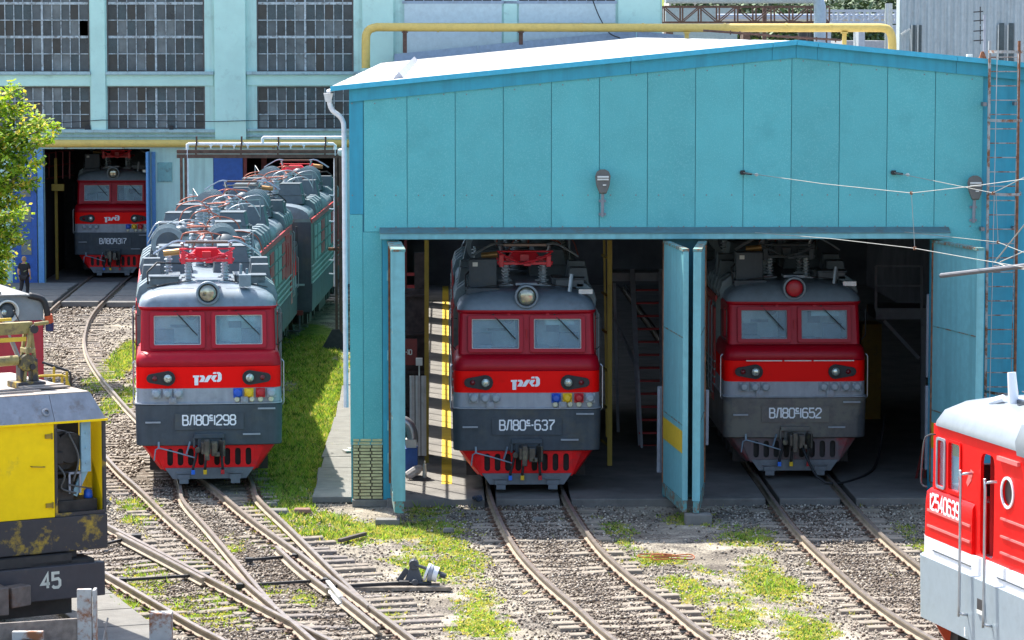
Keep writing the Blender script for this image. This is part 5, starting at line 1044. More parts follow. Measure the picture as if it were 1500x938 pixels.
# ------------------------------------------------------------------ the big workshop hall
hall = empty('workshop_hall', (0, 0, 0), 'tall mint green workshop hall with wide dark gridded windows', 'building')
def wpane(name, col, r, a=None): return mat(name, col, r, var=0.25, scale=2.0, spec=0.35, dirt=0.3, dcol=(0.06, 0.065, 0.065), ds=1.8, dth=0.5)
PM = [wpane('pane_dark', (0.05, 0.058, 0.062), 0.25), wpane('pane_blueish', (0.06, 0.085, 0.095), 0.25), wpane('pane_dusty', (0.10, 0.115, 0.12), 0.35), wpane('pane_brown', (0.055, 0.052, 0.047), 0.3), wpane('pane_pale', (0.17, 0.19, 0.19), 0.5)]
MUNT = mat('window_bar', (0.42, 0.48, 0.50), 0.7, var=0.3, dirt=0.7, dcol=(0.1, 0.075, 0.055), ds=8, dth=0.5)
FRAME = mat('window_frame_brown', (0.11, 0.095, 0.09), 0.7, var=0.3)
XH0, XH1, ZH1 = hx(-160), hx(969), 17.0
wins = []   # x0,x1 px ; rows y px ; cols per sash
colsx = [(-150, -12), (-3, 135), (160, 302), (378, 519)]
holes = []
for (a, b) in colsx:
    holes.append([(hx(a), hh(105.5)), (hx(b), hh(105.5)), (hx(b), hh(-70)), (hx(a), hh(-70))])
    holes.append([(hx(a), hh(188.5)), (hx(b), hh(188.5)), (hx(b), hh(126)), (hx(a), hh(126))])
ups = [(593, 735), (760, 901)]
for (a, b) in ups: holes.append([(hx(a), hh(4)), (hx(b), hh(4)), (hx(b), hh(-120)), (hx(a), hh(-120))])
gz = hh(217); outer = [(XH0, 0.0), (hx(66), 0.0), (hx(66), gz), (hx(221), gz), (hx(221), 0), (hx(313), 0), (hx(313), hh(226)), (hx(505), hh(226)), (hx(505), 0), (XH1, 0), (XH1, ZH1), (XH0, ZH1)]
m = MB(); m.poly(outer, holes, (0, YH + 0.35, 0), (1, 0, 0), (0, 0, 1), 0.35); m.build('wall', HALLW, hall)
m = MB(); m.b2((XH1 - 0.3, YH + 0.36, 0), (XH1, YH + 24, ZH1)); m.b2((XH0, YH + 0.36, ZH1 - 0.3), (XH1 - 0.31, YH + 24, ZH1)); m.b2((XH0, YH + 23.7, 0), (XH1 - 0.31, YH + 24, ZH1 - 0.31)); m.b2((XH0 - 0.3, YH, 0), (XH0 - 0.001, YH + 24, ZH1)); m.build('outer_wall', HALLW, hall)
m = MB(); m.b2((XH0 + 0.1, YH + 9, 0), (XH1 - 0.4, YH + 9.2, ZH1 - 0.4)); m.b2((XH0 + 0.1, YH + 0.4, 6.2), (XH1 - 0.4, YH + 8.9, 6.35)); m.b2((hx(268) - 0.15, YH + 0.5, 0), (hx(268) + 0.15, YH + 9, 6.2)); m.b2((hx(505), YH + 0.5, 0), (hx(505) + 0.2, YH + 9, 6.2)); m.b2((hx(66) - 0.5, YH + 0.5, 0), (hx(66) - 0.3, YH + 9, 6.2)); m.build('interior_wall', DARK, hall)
m = MB(); m.b2((XH0 + 0.1, YH - 0.05, 0.0), (XH1 - 0.4, YH + 8.9, 0.1)); o = m.build('hall_floor', CONCFLOOR, None); struct(o)
# pilasters and bands
for a, b, d in ((-10, -5, .1), (137, 158, 0.12), (317, 362, 0.22), (532, 577, 0.25), (738, 757, 0.08), (905, 966, 0.12)):
    m = MB(); m.b2((hx(a), YH - d, hh(204) if b > 300 and b < 370 else hh(192)), (hx(b), YH - 0.001, ZH1 - 0.1)); m.build('pilaster', HALLT, hall)
for a, b, y0, y1, d in ((-160, 136.5, 104.5, 109, 0.18), (158.5, 315, 104.5, 109, 0.18), (363, 530, 104.5, 109, 0.18), (-160, 316.5, 189, 193, 0.2), (363, 530, 188, 191, 0.15), (-160, 330, 197, 199.5, 0.1), (350, 530, 197, 199.5, 0.1)):
    m = MB(); m.b2((hx(a), YH - d, hh(y1)), (hx(b), YH - 0.002, hh(y0))); m.build('sill_band', mat('sill_blue_grey', (0.36, 0.50, 0.52), 0.7, dirt=0.4), hall)
for a, b, y0, y1 in ((-160, 136.5, 109.5, 125), (158.5, 314, 109.5, 125), (363.5, 530, 109.5, 124.5)):
    m = MB(); m.b2((hx(a), YH - 0.05, hh(y1)), (hx(b), YH - 0.001, hh(y0))); m.build('apron_panel', HALLT, hall)
for a, b in ups:
    for y0, y1 in ((6, 34), (44, 78)):
        m = MB(); m.b2((hx(a), YH - 0.06, hh(y1)), (hx(b), YH - 0.001, hh(y0))); m.build('infill_panel', HALLPANEL, hall)
m = MB(); m.b2((hx(590), YH - 0.08, hh(6)), (hx(903), YH - 0.062, hh(2))); m.build('lead_strip', LEAD, hall)
# windows: frame > panes and bars
paneme = {}
def pane_mesh(wd, hg, mi):
    k = (round(wd, 3), round(hg, 3), mi)
    if k not in paneme:
        o = MB().box((0, 0, 0), (wd, 0.008, hg)).build('pane', PM[mi]); paneme[k] = o.data; bpy.data.objects.remove(o)
    return paneme[k]
rw = random.Random(11)
def window(x0, x1, z0, z1, ncol, rows, sash=2, wp=None):
    f = MB(); y = YH + 0.12; t_ = 0.06
    for (a, b, c, d) in ((x0, x1, z0, z0 + t_), (x0, x1, z1 - t_, z1)): f.b2((a + 0.002, y - 0.06, c + 0.002), (b - 0.002, y + 0.02, d - 0.002))
    for a in (x0 + 0.002, x1 - t_ - 0.002): f.b2((a, y - 0.05, z0 + t_), (a + t_, y + 0.02, z1 - t_))
    wn = f.build('window', FRAME, hall)
    ix0, ix1, iz0, iz1 = x0 + t_, x1 - t_, z0 + t_, z1 - t_; n = ncol * sash
    pw = (ix1 - ix0 - 0.08 * (sash - 1)) / n; ph = (iz1 - iz0) / rows
    b_ = MB(); b2_ = MB()
    for s in range(1, sash): xx = ix0 + s * ncol * pw + 0.08 * (s - 1); b2_.b2((xx, y - 0.045, iz0), (xx + 0.08, y + 0.02, iz1))
    for i in range(n):
        s = i // ncol; xa = ix0 + i * pw + 0.08 * s
        if i % ncol: b_.b2((xa - 0.018 + rw.uniform(-.006, .006), y - 0.035, iz0 + 0.001), (xa + 0.018, y - 0.01, iz1 - 0.001))
        for j in range(rows):
            za = iz0 + j * ph
            if rw.random() < 0.02: continue
            o = bpy.data.objects.new('pane', pane_mesh(pw - 0.012, ph - 0.012, rw.choices(range(5), (4, 5, 5, 3, 2))[0])); C.objects.link(o); o.parent = wn; o.location = (xa + pw / 2, y + 0.012, za + ph / 2); o.rotation_euler = (rw.uniform(-0.025, 0.025), 0, rw.uniform(-0.03, 0.03))
    for j in range(1, rows):
        za = iz0 + j * ph; th = 0.05 if (rows > 3 and j % 2 == 0) else 0.018
        for s in range(sash): b2_.b2((ix0 + s * (ncol * pw + 0.08), y - 0.042, za - th), (ix0 + s * (ncol * pw + 0.08) + ncol * pw, y - 0.012, za + th))
    b_.build('glazing_bar', MUNT, wn); b2_.build('transom', MUNT, wn)
for i, (a, b) in enumerate(colsx):
    if i == 0: continue
    window(hx(a), hx(b), hh(105.5), hh(-70), 5, 7); window(hx(a), hx(b), hh(188.5), hh(126), 5, 3)
m = MB(); m.b2((hx(-150), YH + 0.1, hh(188)), (hx(-12), YH + 0.15, hh(-70))); m.build('window', FRAME, hall)
for a, b in ups:
    m = MB(); m.b2((hx(a), YH + 0.1, hh(4)), (hx(b), YH + 0.2, hh(-120))); fr = m.build('window', PM[3], hall)
    m = MB()
    for k in range(11): x = hx(a) + (hx(b) - hx(a)) * k / 10; m.b2((x - 0.02, YH + 0.05, hh(4)), (x + 0.02, YH + 0.098, hh(-120)))
    m.build('glazing_bar', MUNT, fr)
# pale things seen behind the glass of the left windows, as sheets hung outside: broken pane board
for xa, xb in ((127, 135), (250, 256)):
    m = MB(); m.b2((hx(xa), YH - 0.1, hh(191)), (hx(xb), YH - 0.03, hh(183))); m.build('drain_spout', BLACKR, hall)
# gates of the hall
def bluegate(x0, x1, z1_, y, label, m1=BLUE, win=True):
    m = MB(); m.b2((x0, y - 0.08, 0.12), (x1, y, z1_)); d = m.build('gate_leaf', m1, hall)
    if win:
        for zz in (1.3, 2.6, 3.6):
            m = MB(); m.b2((x1 - 0.62, y - 0.1, zz), (x1 - 0.22, y - 0.082, zz + 0.6)); m.build('gate_window', PM[4], d)
    return d
bluegate(hx(20), hx(56), hh(222), YH - 0.15, '')
m = MB(); m.b2((hx(58), YH - 0.25, 0.0), (hx(66), YH - 0.001, gz)); m.build('gate_jamb', LBLUE, hall)
m = MB(); m.b2((hx(218), YH - 0.9, 0.1), (hx(219) + 0.06, YH - 0.001, gz - 0.1)); m.b2((hx(220) + 0.1, YH - 0.1, 0.1), (hx(229), YH - 0.002, gz - 0.12)); m.build('gate_leaf', LBLUE, hall)
m = MB(); m.b2((hx(313) + 0.01, YH + 0.02, 0.1), (hx(356), YH + 0.1, hh(226) - 0.02)); m.build('gate_leaf', BLUE, hall)
m = MB(); m.b2((hx(357), YH + 0.05, 0.1), (hx(362), YH + 0.2, hh(226) - 0.02)); m.b2((hx(380), YH + 1.5, 0.1), (hx(388), YH + 1.6, hh(226))); m.build('gate_frame', DARKRED, hall)
m = MB(); m.b2((hx(232), YH - 0.06, hh(265)), (hx(253), YH - 0.001, hh(237))); m.build('wall_hatch', mat('hatch_teal', (0.2, 0.42, 0.42), 0.6, dirt=0.6, dcol=(0.12, 0.07, 0.04), ds=5), hall, bevel=0.01)
m = MB()
for py in (225, 245, 262): m.bar(W(68, py, YH + 3), W(108, py - 6, YH + 6), 0.06)
for px in (72, 82, 92, 102): m.bar(W(px, 222, YH + 3.5), W(px, 262, YH + 3.5), 0.05)
m.build('gallery_railing', DARKRED, hall)
m = MB(); m.b2((hx(68), YH + 2, hh(282)), (hx(86), YH + 2.2, hh(272))); m.b2((hx(70), YH + 2.5, 0.1), (hx(74), YH + 2.7, 5.0)); m.build('crane_beam', YDULL, hall)
# low yellow gas pipe along the hall
t = empty('gas_pipe', (0, 0, 0), 'thick yellow pipe running above the lower gates of the hall', 'pipe')
m = MB(); m.cyl(W(57, 210.5, YH - 0.5), W(512, 210.5, YH - 0.5), 0.155, 16); m.build('pipe', YPIPE, t, smooth=35)
for px in (95, 180, 300, 400):
    m = MB(); a = W(px, 210, YH - 0.5); m.box((a.x, YH - 0.25, a.z - 0.18), (0.08, 0.5, 0.06)); m.build('bracket', STEEL, t)
# tall yellow pipe over the shed roof
t = empty('gas_pipe', (0, 0, 0), 'bright yellow pipe bent down at both ends above the white shed roof', 'pipe')
Yp = YB - 1.2
m = MB(); P = [W(536, 100, Yp), W(536, 62, Yp), W(537, 50, Yp), W(542, 43, Yp), W(552, 40, Yp), W(700, 40.5, Yp), W(1000, 41, Yp), W(1290, 41, Yp), W(1300, 43, Yp), W(1305, 50, Yp), W(1307, 62, Yp), W(1307, 84, Yp)]
m.tube(spline(P[:5], 0.1)[:-1] + P[4:7] + spline(P[7:], 0.1), 0.165, 16); m.build('pipe', YPIPE, t, smooth=35)
for px in (640, 720, 850, 940, 1060, 1150, 1215): m = MB(); a = W(px, 40.7, Yp); m.cyl(a, a + Vector((.09, 0, 0)), .178, 16); m.build('weld_collar', YPIPE, t, smooth=35)
for px, y0, y1 in ((593, 40, 74), (763, 40, 62), (1006, 41, 54), (1237, 41, 62)):
    m = MB(); a = W(px, y0, Yp); b = W(px, y1, Yp); m.b2((a.x - 0.08, Yp - 0.06, b.z - 0.1), (a.x + 0.08, Yp + 0.06, a.z)); m.b2((a.x - 0.12, Yp - 0.2, a.z - 0.22), (a.x + 0.12, Yp + 0.2, a.z - 0.17)); m.build('support', BROWNSTEEL if px < 900 else YPIPE, t)
m = MB(); m.tube([W(x, y, YB - 2.5) for x, y in ((330 + 950 - 250, 45), (1060, 47), (1100, 50), (1150, 54), (1232, 59))], 0.05, 6)
for k in range(12): c = W(1070 + k * 14, 48 + k * 1.05, YB - 2.5); m.box(c, (0.05, 0.05, 0.16))
tag(m.build('roof_cable_tray', BROWNSTEEL), 'brown cable run with clips sloping down behind the shed ridge', 'cable tray')
m = MB(); m.tube(spline([W(868, 0, YH - 0.4), W(878, 25, YH - 0.4), W(892, 48, YH - 1.0), W(908, 56, YB - 1)], 0.1), 0.025, 6); tag(m.build('hanging_cable', BLACKR, smooth=True), 'thin black cable hanging down the pale hall wall onto the roof', 'cable')
m = MB(); m.tube([W(0, 186, YH - 0.2), W(150, 176, YH - 0.2), (hx(313), YH - 0.3, hh(177)), (hx(440), YH - 0.3, hh(174)), (hx(505), YH - 0.3, hh(172))], 0.015, 5); tag(m.build('wall_wire', BLACKR), 'thin dark wire stretched across the hall wall under the windows', 'wire')
# ------------------------------------------------------------------ pipe gantry in front of the train gate
gt = empty('pipe_gantry', (0, 0, 0), 'brown steel portal frame standing over the train with a white pipe along it', 'gantry'); Yg = 100.0
def gp(px, py): return W(px, py, Yg)
for px, nm in ((265.5, 0), (272, 1), (492, 2), (498, 3)):
    m = MB(); a = gp(px, 228); m.bar((a.x, Yg, a.z), (a.x, Yg, 0), 0.085, 0.12); m.build('post', BROWNSTEEL, gt)
for y0 in (222.5, 229):
    m = MB(); m.bar(gp(259, y0), gp(502, y0), 0.09, 0.12); m.build('beam', BROWNSTEEL, gt)
for px in (288, 354, 408, 477):
    m = MB(); m.bar(gp(px, 200), gp(px, 214), 0.12, 0.05); m.bar(gp(px - 1, 214), gp(px - 1, 228), 0.05, 0.05); m.build('pipe_hanger', BROWNSTEEL, gt)
m = MB(); m.tube([gp(274.5, 318), gp(274.5, 211.5), gp(277, 211), gp(488, 211), gp(491, 213), gp(491, 420)], 0.05, 8); m.build('water_pipe', WHITEP, gt, smooth=35)
m = MB(); m.tube([gp(384.5, 211), gp(384.5, 203), gp(386, 201.5), gp(502, 201.5)], 0.045, 8); m.build('water_pipe', WHITEP, gt, smooth=35)
for px in (309, 324, 343, 363, 408, 426, 445):
    m = MB(); m.cyl(gp(px, 212), gp(px, 218), 0.025, 6); m.box(gp(px, 212), (0.09, 0.1, 0.1)); m.build('nozzle', WHITEP, gt)
for py in (286, 306, 324, 381, 401):
    m = MB(); m.cyl(gp(482, py), gp(492, py + 1), 0.022, 6); m.build('nozzle', WHITEP, gt)
m = MB(); m.cyl(gp(274, 286), gp(284, 286), 0.03, 6); m.build('nozzle', WHITEP, gt)
m = MB(); m.lathe(gp(497, 230), [(0.0, 0), (0.12, 0.08), (0.15, 0.2), (0.04, 0.28)], (0.4, 0, 0.9), 14); m.build('lamp_shade', mat('enamel', (0.5, 0.55, 0.5), 0.4), gt, smooth=True)
m = MB(); m.b2((gp(479, 0).x, Yg - 0.05, gp(0, 368).z), (gp(505, 0).x, Yg + 0.1, gp(0, 364).z)); m.build('arm', RUST, gt)
m = MB(); c = gp(497, 500); m.taper((c.x - .1, Yg, 0), (0.9, 0.7), (0.25, 0.25), 0.6); m.build('foot', DARK, gt)
# ------------------------------------------------------------------ trolley wires over the right track
WIREM = mat('wire_dull', (0.33, 0.33, 0.30), 0.6)
ct = empty('contact_line', (0, 0, 0), 'pale trolley wires anchored on the shed front and dipping across the right gate', 'overhead wire')
def wire(pts, r=0.0075, nm='wire', mm=WIREM, n=5):
    m = MB(); m.tube(pts, r, n); return m.build(nm, mm, ct)
A1, A2, A3, A4 = W(1088, 253, YS - .1), W(1309, 253, YS - .1), W(1106, 341, YS - .4), W(1325, 340, YS - .4)
B1, B2_, B3, B4 = W(1335, 283, 60), W(1455, 283, 62.5), W(1340, 364, 60), W(1462, 355, 62.5)
wire([A1, A1.lerp(B1, .5) + Vector((0, 0, -0.03)), B1, W(1425, 273, 55), W(1520, 260, 50)]); wire([A2, B2_, W(1520, 250, 55)]); wire([A3, A3.lerp(B3, .5) + Vector((0, 0, .03)), B3, W(1430, 380, 55), W(1520, 395, 50)]); wire([A4, B4, W(1520, 378, 55)])
wire([B1, B3], 0.006); wire([W(1459, 284, 62.3), W(1462, 354, 62.3)], 0.006)
wire([W(1457, 384, 56), W(1520, 305, 54)], 0.012); wire([W(1465, 384, 56), W(1520, 360, 54)], 0.010); wire([W(1457, 384, 56), W(1478, 392, 55), W(1530, 398, 53)], .012)
for p in (A1, A2):
    m = MB(); m.bar(p + Vector((-0.05, 0.03, 0)), p + Vector((0.18, -0.1, -0.03)), 0.045); m.box(p, (0.09, 0.08, 0.09)); m.build('anchor', BLACKR, ct); m = MB(); m.lathe(p + Vector((0.24, -0.12, -0.035)), [(0.015, 0), (0.035, 0.03), (0.035, 0.06), (0.015, 0.08)], (1, -.4, -.1), 10); m.build('insulator', OFFW, ct)
m = MB(); m.cyl(W(1379, 404, 56.5), W(1524, 387, 53), 0.045, 10); m.box(W(1460, 394, 55), (.1, .1, .12)); m.build('bracket_arm', mat('arm_grey', (0.12, 0.12, 0.13), 0.5), ct)
for p in (B1, B2_, B3, B4):
    m = MB(); m.box(p, (0.05, 0.05, 0.06)); m.build('clamp', RUST, ct)
# ------------------------------------------------------------------ corrugated tower and things behind
def corr(a, b, z0, z1, name, m_, par, pitch=0.28, dep=0.06):
    a, b = Vector(a), Vector(b); d = (b - a); L = d.length; u = d / L; n = Vector((u.y, -u.x)); k = int(L / pitch); V = []
    for i in range(k * 4 + 1):
        s = L * i / (k * 4); o = dep if i % 4 in (1, 2) else 0; p = a + u * s + n * o; V += [(p.x, p.y, z0), (p.x, p.y, z1)]
    mb = MB(); mb.add(V, [(2 * i, 2 * i + 2, 2 * i + 3, 2 * i + 1) for i in range(k * 4)]); return mb.build(name, m_, par)
tw = empty('silo_building', (0, 0, 0), 'grey corrugated tower building with slit windows behind the right end of the shed', 'building')
CORR = mat('corrugated_grey', (0.46, 0.51, 0.52), 0.55, var=0.08, streak=True, dirt=0.3, dcol=(0.2, 0.2, 0.2), ds=0.8)
YT = 135.0; sT = 4600 / YT
m = MB(); m.b2(((1318 - 650) / sT, YT + 0.12, 0), ((1640 - 650) / sT, YT + 1.2, 16)); m.build('wall', CORR, tw)
corr(((1317 - 650) / sT, YT), ((1640 - 650) / sT, YT), 0, 16, 'cladding', CORR, tw)
for x0, x1 in ((1336, 1340), (1345, 1349), (1463, 1470), (1477, 1484)):
    m = MB(); m.b2(((x0 - 650) / sT, YT - 0.12, 8.2), ((x1 - 650) / sT, YT - 0.08, 10 - (34 - 50) / sT if x0 > 1400 else 10 - (37 - 50) / sT)); f = m.build('window', PM[1], tw)
    m = MB(); xx = (x0 - 1.5 - 650) / sT; m.b2((xx - .03, YT - 0.15, 8.2), (xx + .02, YT - 0.07, 10.4)); m.build('frame', OFFW, f)
m = MB(); m.bar(((1318 - 650) / sT, YT - .3, 10 - (51 - 50) / sT), ((1331 - 650) / sT, YT - .3, 10 - (42 - 50) / sT), 0.08); m.bar(((1331 - 650) / sT, YT - .3, 10.2), ((1333 - 650) / sT, YT - .3, 9.2), 0.04); m.build('lamp_arm', OFFW, tw)
an = empty('antenna_mast', (0, 0, 0), 'rusty antenna mast with small side arms on the roof left of the ladder', 'antenna'); Ya = 80; 
m = MB(); m.bar(W(1442, 90, Ya), W(1442, 22, Ya), 0.06); m.build('mast', GREYST, an)
for y in (18, 31, 46, 60):
    m = MB(); m.bar(W(1426, y, Ya), W(1440, y - 1, Ya), 0.03); m.bar(W(1436, y - 8, Ya), W(1436, y + 5, Ya), 0.025); m.build('side_arm', BLACKR, an)
m = MB(); c = W(1439, 90, Ya); m.taper((c.x, Ya, c.z - .1), (0.3, 0.3), (0.06, 0.06), 0.35); m.build('foot', RUST, an)
m = MB(); m.box(W(1420, 84, YS + 0.1), (0.12, 0.12, 0.12)); tag(m.build('junction_box', OFFW, bevel=0.01), 'small white box on the right slope edge of the shed roof', 'junction box')

def truss(name, label, cat, x0, x1, yt, yb_, Y, n, m_, r=0.12, depth=2.5):
    t = empty(name, (0, 0, 0), label, cat)
    for dy in (0, depth):
        m = MB(); m.bar(W(x0, yt, Y) + Vector((0, dy, 0)), W(x1, yt, Y) + Vector((0, dy, 0)), r); m.bar(W(x0, yb_, Y) + Vector((0, dy, 0)), W(x1, yb_, Y) + Vector((0, dy, 0)), r); m.build('chord', m_, t)
        for k in range(n + 1):
            x = x0 + (x1 - x0) * k / n; m = MB(); m.bar(W(x, yt, Y) + Vector((0, dy, -r / 2)), W(x, yb_, Y) + Vector((0, dy, r / 2)), r * 0.8)
            if k < n: xx = x0 + (x1 - x0) * (k + 1) / n; m.bar(W(x, yb_ if k % 2 else yt, Y) + Vector((0, dy, 0)), W(xx, yt if k % 2 else yb_, Y) + Vector((0, dy, 0)), r * 0.6)
            m.build('lattice', m_, t)
    for px in (x0 + 8, (x0 + x1) / 2, x1 - 8):
        m = MB(); a = W(px, yb_, Y); m.b2((a.x - .2, Y, 0), (a.x + .2, Y + depth, a.z - r)); m.build('pier', m_, t)
    return t
truss('steel_bridge', 'dark brown lattice gallery just right of the hall wall', 'steel bridge', 973, 1215, 10, 33, 175, 9, BROWNSTEEL, 0.11, 1.8)
m = MB(); m.cyl(W(975, -4, 172), W(1190, -4, 172), 0.35, 14); m.tube([W(1190, -4, 172), W(1198, 0, 172), W(1201, 9, 172), W(1201, 75, 172)], 0.33, 12); tag(m.build('steam_pipe', mat('pale_blue_pipe', (0.30, 0.38, 0.46), 0.5), smooth=35), 'fat blue grey pipe above the lattice gallery bending straight down', 'pipe')
truss('pipe_bridge', 'pale grey lattice pipe bridge left of the corrugated tower', 'pipe bridge', 1205, 1320, 16, 33, 200, 5, mat('pale_steel', (0.36, 0.40, 0.46), 0.5), 0.16)
m = MB()
for y in (24, 27.5): m.cyl(W(1050, y, 210), W(1330, y, 210), 0.16, 8)
tag(m.build('silver_pipes', GALV, smooth=35), 'two thin silver pipes running behind the lattice gallery', 'pipes')
for k, px in enumerate((1176, 1180, 1184, 1300, 1304, 1120)):
    m = MB(); a = W(px, (40, 40, 40, 5, 5, 10)[k], 165 + k * 5); m.cyl((a.x, a.y, 0), a, 0.25 if k < 3 else 0.14, 10); tag(m.build('steel_pole', (BLACKR, BLACKR, BLACKR, GALV, GALV, BROWNSTEEL)[k], smooth=35), ('dark thick pole below the left end of the bent blue pipe', 'dark thick pole in the middle of three under the lattice gallery', 'dark thick pole nearest the yellow pipe support', 'pale thin mast left of the yellow pipe bend', 'pale thin mast touching the corrugated tower edge', 'brown mast in the middle of the lattice gallery')[k], 'pole')
m = MB(); a, b = W(1235, 60, 230), W(1310, 80, 230); m.b2((a.x, 230, b.z), (b.x, 240, a.z)); m.b2((W(1240, 0, 229).x, 229, 0), (b.x, 230, a.z - 1.2)); tag(m.build('low_building', mat('far_grey', (0.3, 0.31, 0.33), 0.8)), 'low grey building seen under the end of the yellow pipe', 'building')
m = MB(); a, b = W(975, 12, 260), W(1080, 60, 260); m.b2((a.x, 260, -2), (b.x, 275, a.z)); tag(m.build('grey_warehouse', mat('far_grey2', (0.33, 0.37, 0.42), 0.8)), 'flat grey warehouse behind the left part of the lattice gallery', 'building')
def house(px, py, Y, wd, hg, col, roof, lab):
    a = W(px, py, Y); t = empty('house', (0, 0, 0), lab, 'house', group='houses on the far hillside'); x, z = a.x, a.z
    m = MB(); m.b2((x, Y, z - 10), (x + wd, Y + 8, z + hg)); m.build('wall', mat('hw%d' % int(px), col, 0.8), t)
    m = MB(); m.add([(x - .4, Y - .4, z + hg + .01), (x + wd + .4, Y - .4, z + hg + .01), (x + wd + .4, Y + 8.4, z + hg + .01), (x - .4, Y + 8.4, z + hg + .01), (x - .1, Y + 4, z + hg + 1.7), (x + wd + .1, Y + 4, z + hg + 1.7)], [(0, 1, 5, 4), (2, 3, 4, 5), (1, 2, 5), (0, 4, 3), (0, 3, 2, 1)]); m.build('roof', mat('hr%d' % int(px), roof, 0.8), t)
    for k in range(max(2, int(wd / 3))):
        m = MB(); xx = x + 1 + k * 2.8; m.b2((xx, Y - 0.06, z + hg * .35), (xx + 1.1, Y - 0.01, z + hg * .75)); m.build('window', PM[0], t)
house(1060, 20, 330, 9, 1.9, (.62, .55, .4), (.35, .2, .15), 'cream house with a brown roof right behind the lattice gallery'); house(1095, 14, 350, 7, 1.8, (.7, .68, .62), (.4, .38, .38), 'white house with a grey roof seen above the lattice gallery')
house(1215, 10, 360, 9, 2.2, (.66, .64, .6), (.35, .33, .33), 'wide grey white house among trees left of the tower'); house(980, 16, 345, 8, 2.0, (.55, .5, .5), (.3, .3, .33), 'pinkish house next to the hall corner'); house(1268, 20, 340, 7, 1.8, (.6, .6, .62), (.4, .2, .15), 'small pale house beside the corrugated tower')

# ------------------------------------------------------------------ trees
LEAFM = [gm('leaf_light', (0.24, 0.36, 0.03)), gm('leaf_mid', (0.13, 0.25, 0.025)), gm('leaf_dark', (0.03, 0.075, 0.012)), gm('leaf_yellow', (0.50, 0.42, 0.08))]
def leaves(name, centers, per, spread, size, ms, weights, parent, flat=0.5, seed=0):
    if not len(centers): return
    r = np.random.default_rng(seed); C_ = np.repeat(np.asarray(centers, float), per, 0); n = len(C_)
    P = C_ + r.normal(0, 1, (n, 3)) * np.asarray(spread)
    a = r.uniform(0, 6.28, n); el = r.normal(-0.3, 0.5, n); L = size * r.uniform(0.6, 1.3, n); Wd = L * 0.33
    d = np.stack([np.cos(a) * np.cos(el), np.sin(a) * np.cos(el), np.sin(el)], 1); s = np.stack([-np.sin(a), np.cos(a), r.normal(0, 0.3, n)], 1)
    V = np.stack([P, P + d * L[:, None] * .5 + s * Wd[:, None], P + d * L[:, None], P + d * L[:, None] * .5 - s * Wd[:, None]], 1)
    mi = r.choice(len(ms), n, p=weights); o = fast_mesh(name, V.reshape(-1, 3), np.arange(n * 4).reshape(-1, 4), ms); o.data.polygons.foreach_set('material_index', mi.astype(np.int32)); o.parent = parent; return o
tr = empty('leafy_tree', (0, 0, 0), 'leafy green tree with yellowish seed tufts leaning in at the left edge', 'tree'); Yt = 92
m = MB(); tb = W(-60, 560, Yt); m.cyl((tb.x, Yt, -0.1), (tb.x + .2, Yt, 3.5), 0.22, 12, 0.16); m.cyl((tb.x + .2, Yt, 3.5), (tb.x + .5, Yt, 7.2), 0.16, 10, 0.05); m.build('trunk', mat('bark', (0.12, 0.09, 0.06), 0.9, var=0.3, bump=0.5), tr)
cen = []; rt = random.Random(4)
br = MB()
tips = [(30, 130), (46, 155), (88, 182), (82, 200), (60, 185), (52, 215), (62, 235), (40, 245), (58, 262), (30, 290), (42, 300), (32, 330), (36, 350), (14, 370), (8, 395), (4, 410), (10, 150), (5, 200), (20, 225), (8, 270), (12, 320), (0, 360), (5, 400), (-20, 140), (-30, 200), (-20, 260), (-30, 330), (-20, 390), (-5, 425), (-15, 430), (25, 175), (70, 176), (30, 205), (28, 260), (22, 345)]
for (px, py) in tips:
    Yq = Yt + rt.uniform(-1.6, 1.6); e = W(px, py, Yq); b = Vector((tb.x + .3, Yt, max(1.5, e.z - rt.uniform(0.6, 1.8)))); br.cyl(b, e, 0.04, 5, 0.012)
    for k in range(9): f = 1 - 0.55 * (k / 9) ** 1.2; q = b.lerp(e, f); cen.append((q.x - .12 + rt.gauss(0, .07), q.y + rt.gauss(0, .3), q.z + rt.gauss(0, .08)))
br.build('branches', mat('bark', None, 1), tr)
leaves('crown', cen, 34, (0.11, 0.25, 0.085), 0.16, LEAFM, (0.46, 0.28, 0.12, 0.14), tr, seed=2)
low = [(tb.x + rt.uniform(-1.6, 0.55), Yt + 4 + rt.uniform(-1.5, 3), rt.uniform(0.2, 3.0)) for _ in range(70)]
sh_t = empty('shrub', (0, 0, 0), 'dark green bushes below the leaning tree by the blue gate', 'bush'); leaves('foliage', low, 120, (0.3, 0.4, 0.3), 0.14, LEAFM, (0.2, 0.4, 0.38, 0.02), sh_t, seed=5)
FARL = [mat('far_leaf_a', (0.16, 0.22, 0.12), 0.8), mat('far_leaf_b', (0.10, 0.15, 0.08), 0.8), mat('far_leaf_c', (0.06, 0.09, 0.05), 0.8)]
def far_tree(px, py, Y, rad, hg, lab, seed):
    a = W(px, py, Y); t = empty('broadleaf_tree', (0, 0, 0), lab, 'tree', group='trees on the far hillside'); r = random.Random(seed)
    m = MB(); m.cyl((a.x, Y, a.z - hg - 6), (a.x, Y, a.z), 0.35, 7, 0.12); m.build('trunk', _M['bark'], t)
    cs = []
    for _ in range(60):
        u = Vector((r.gauss(0, 1), r.gauss(0, 1), r.gauss(0, 1))).normalized() * r.uniform(0.5, 1) ** .5; cs.append((a.x + u.x * rad * r.uniform(.7, 1.1), Y + u.y * rad, a.z - hg * .35 + u.z * hg * .6))
    leaves('crown', cs, 45, (rad * .16, rad * .2, rad * .14), 0.6, FARL, (0.3, 0.4, 0.3), t, seed=seed)
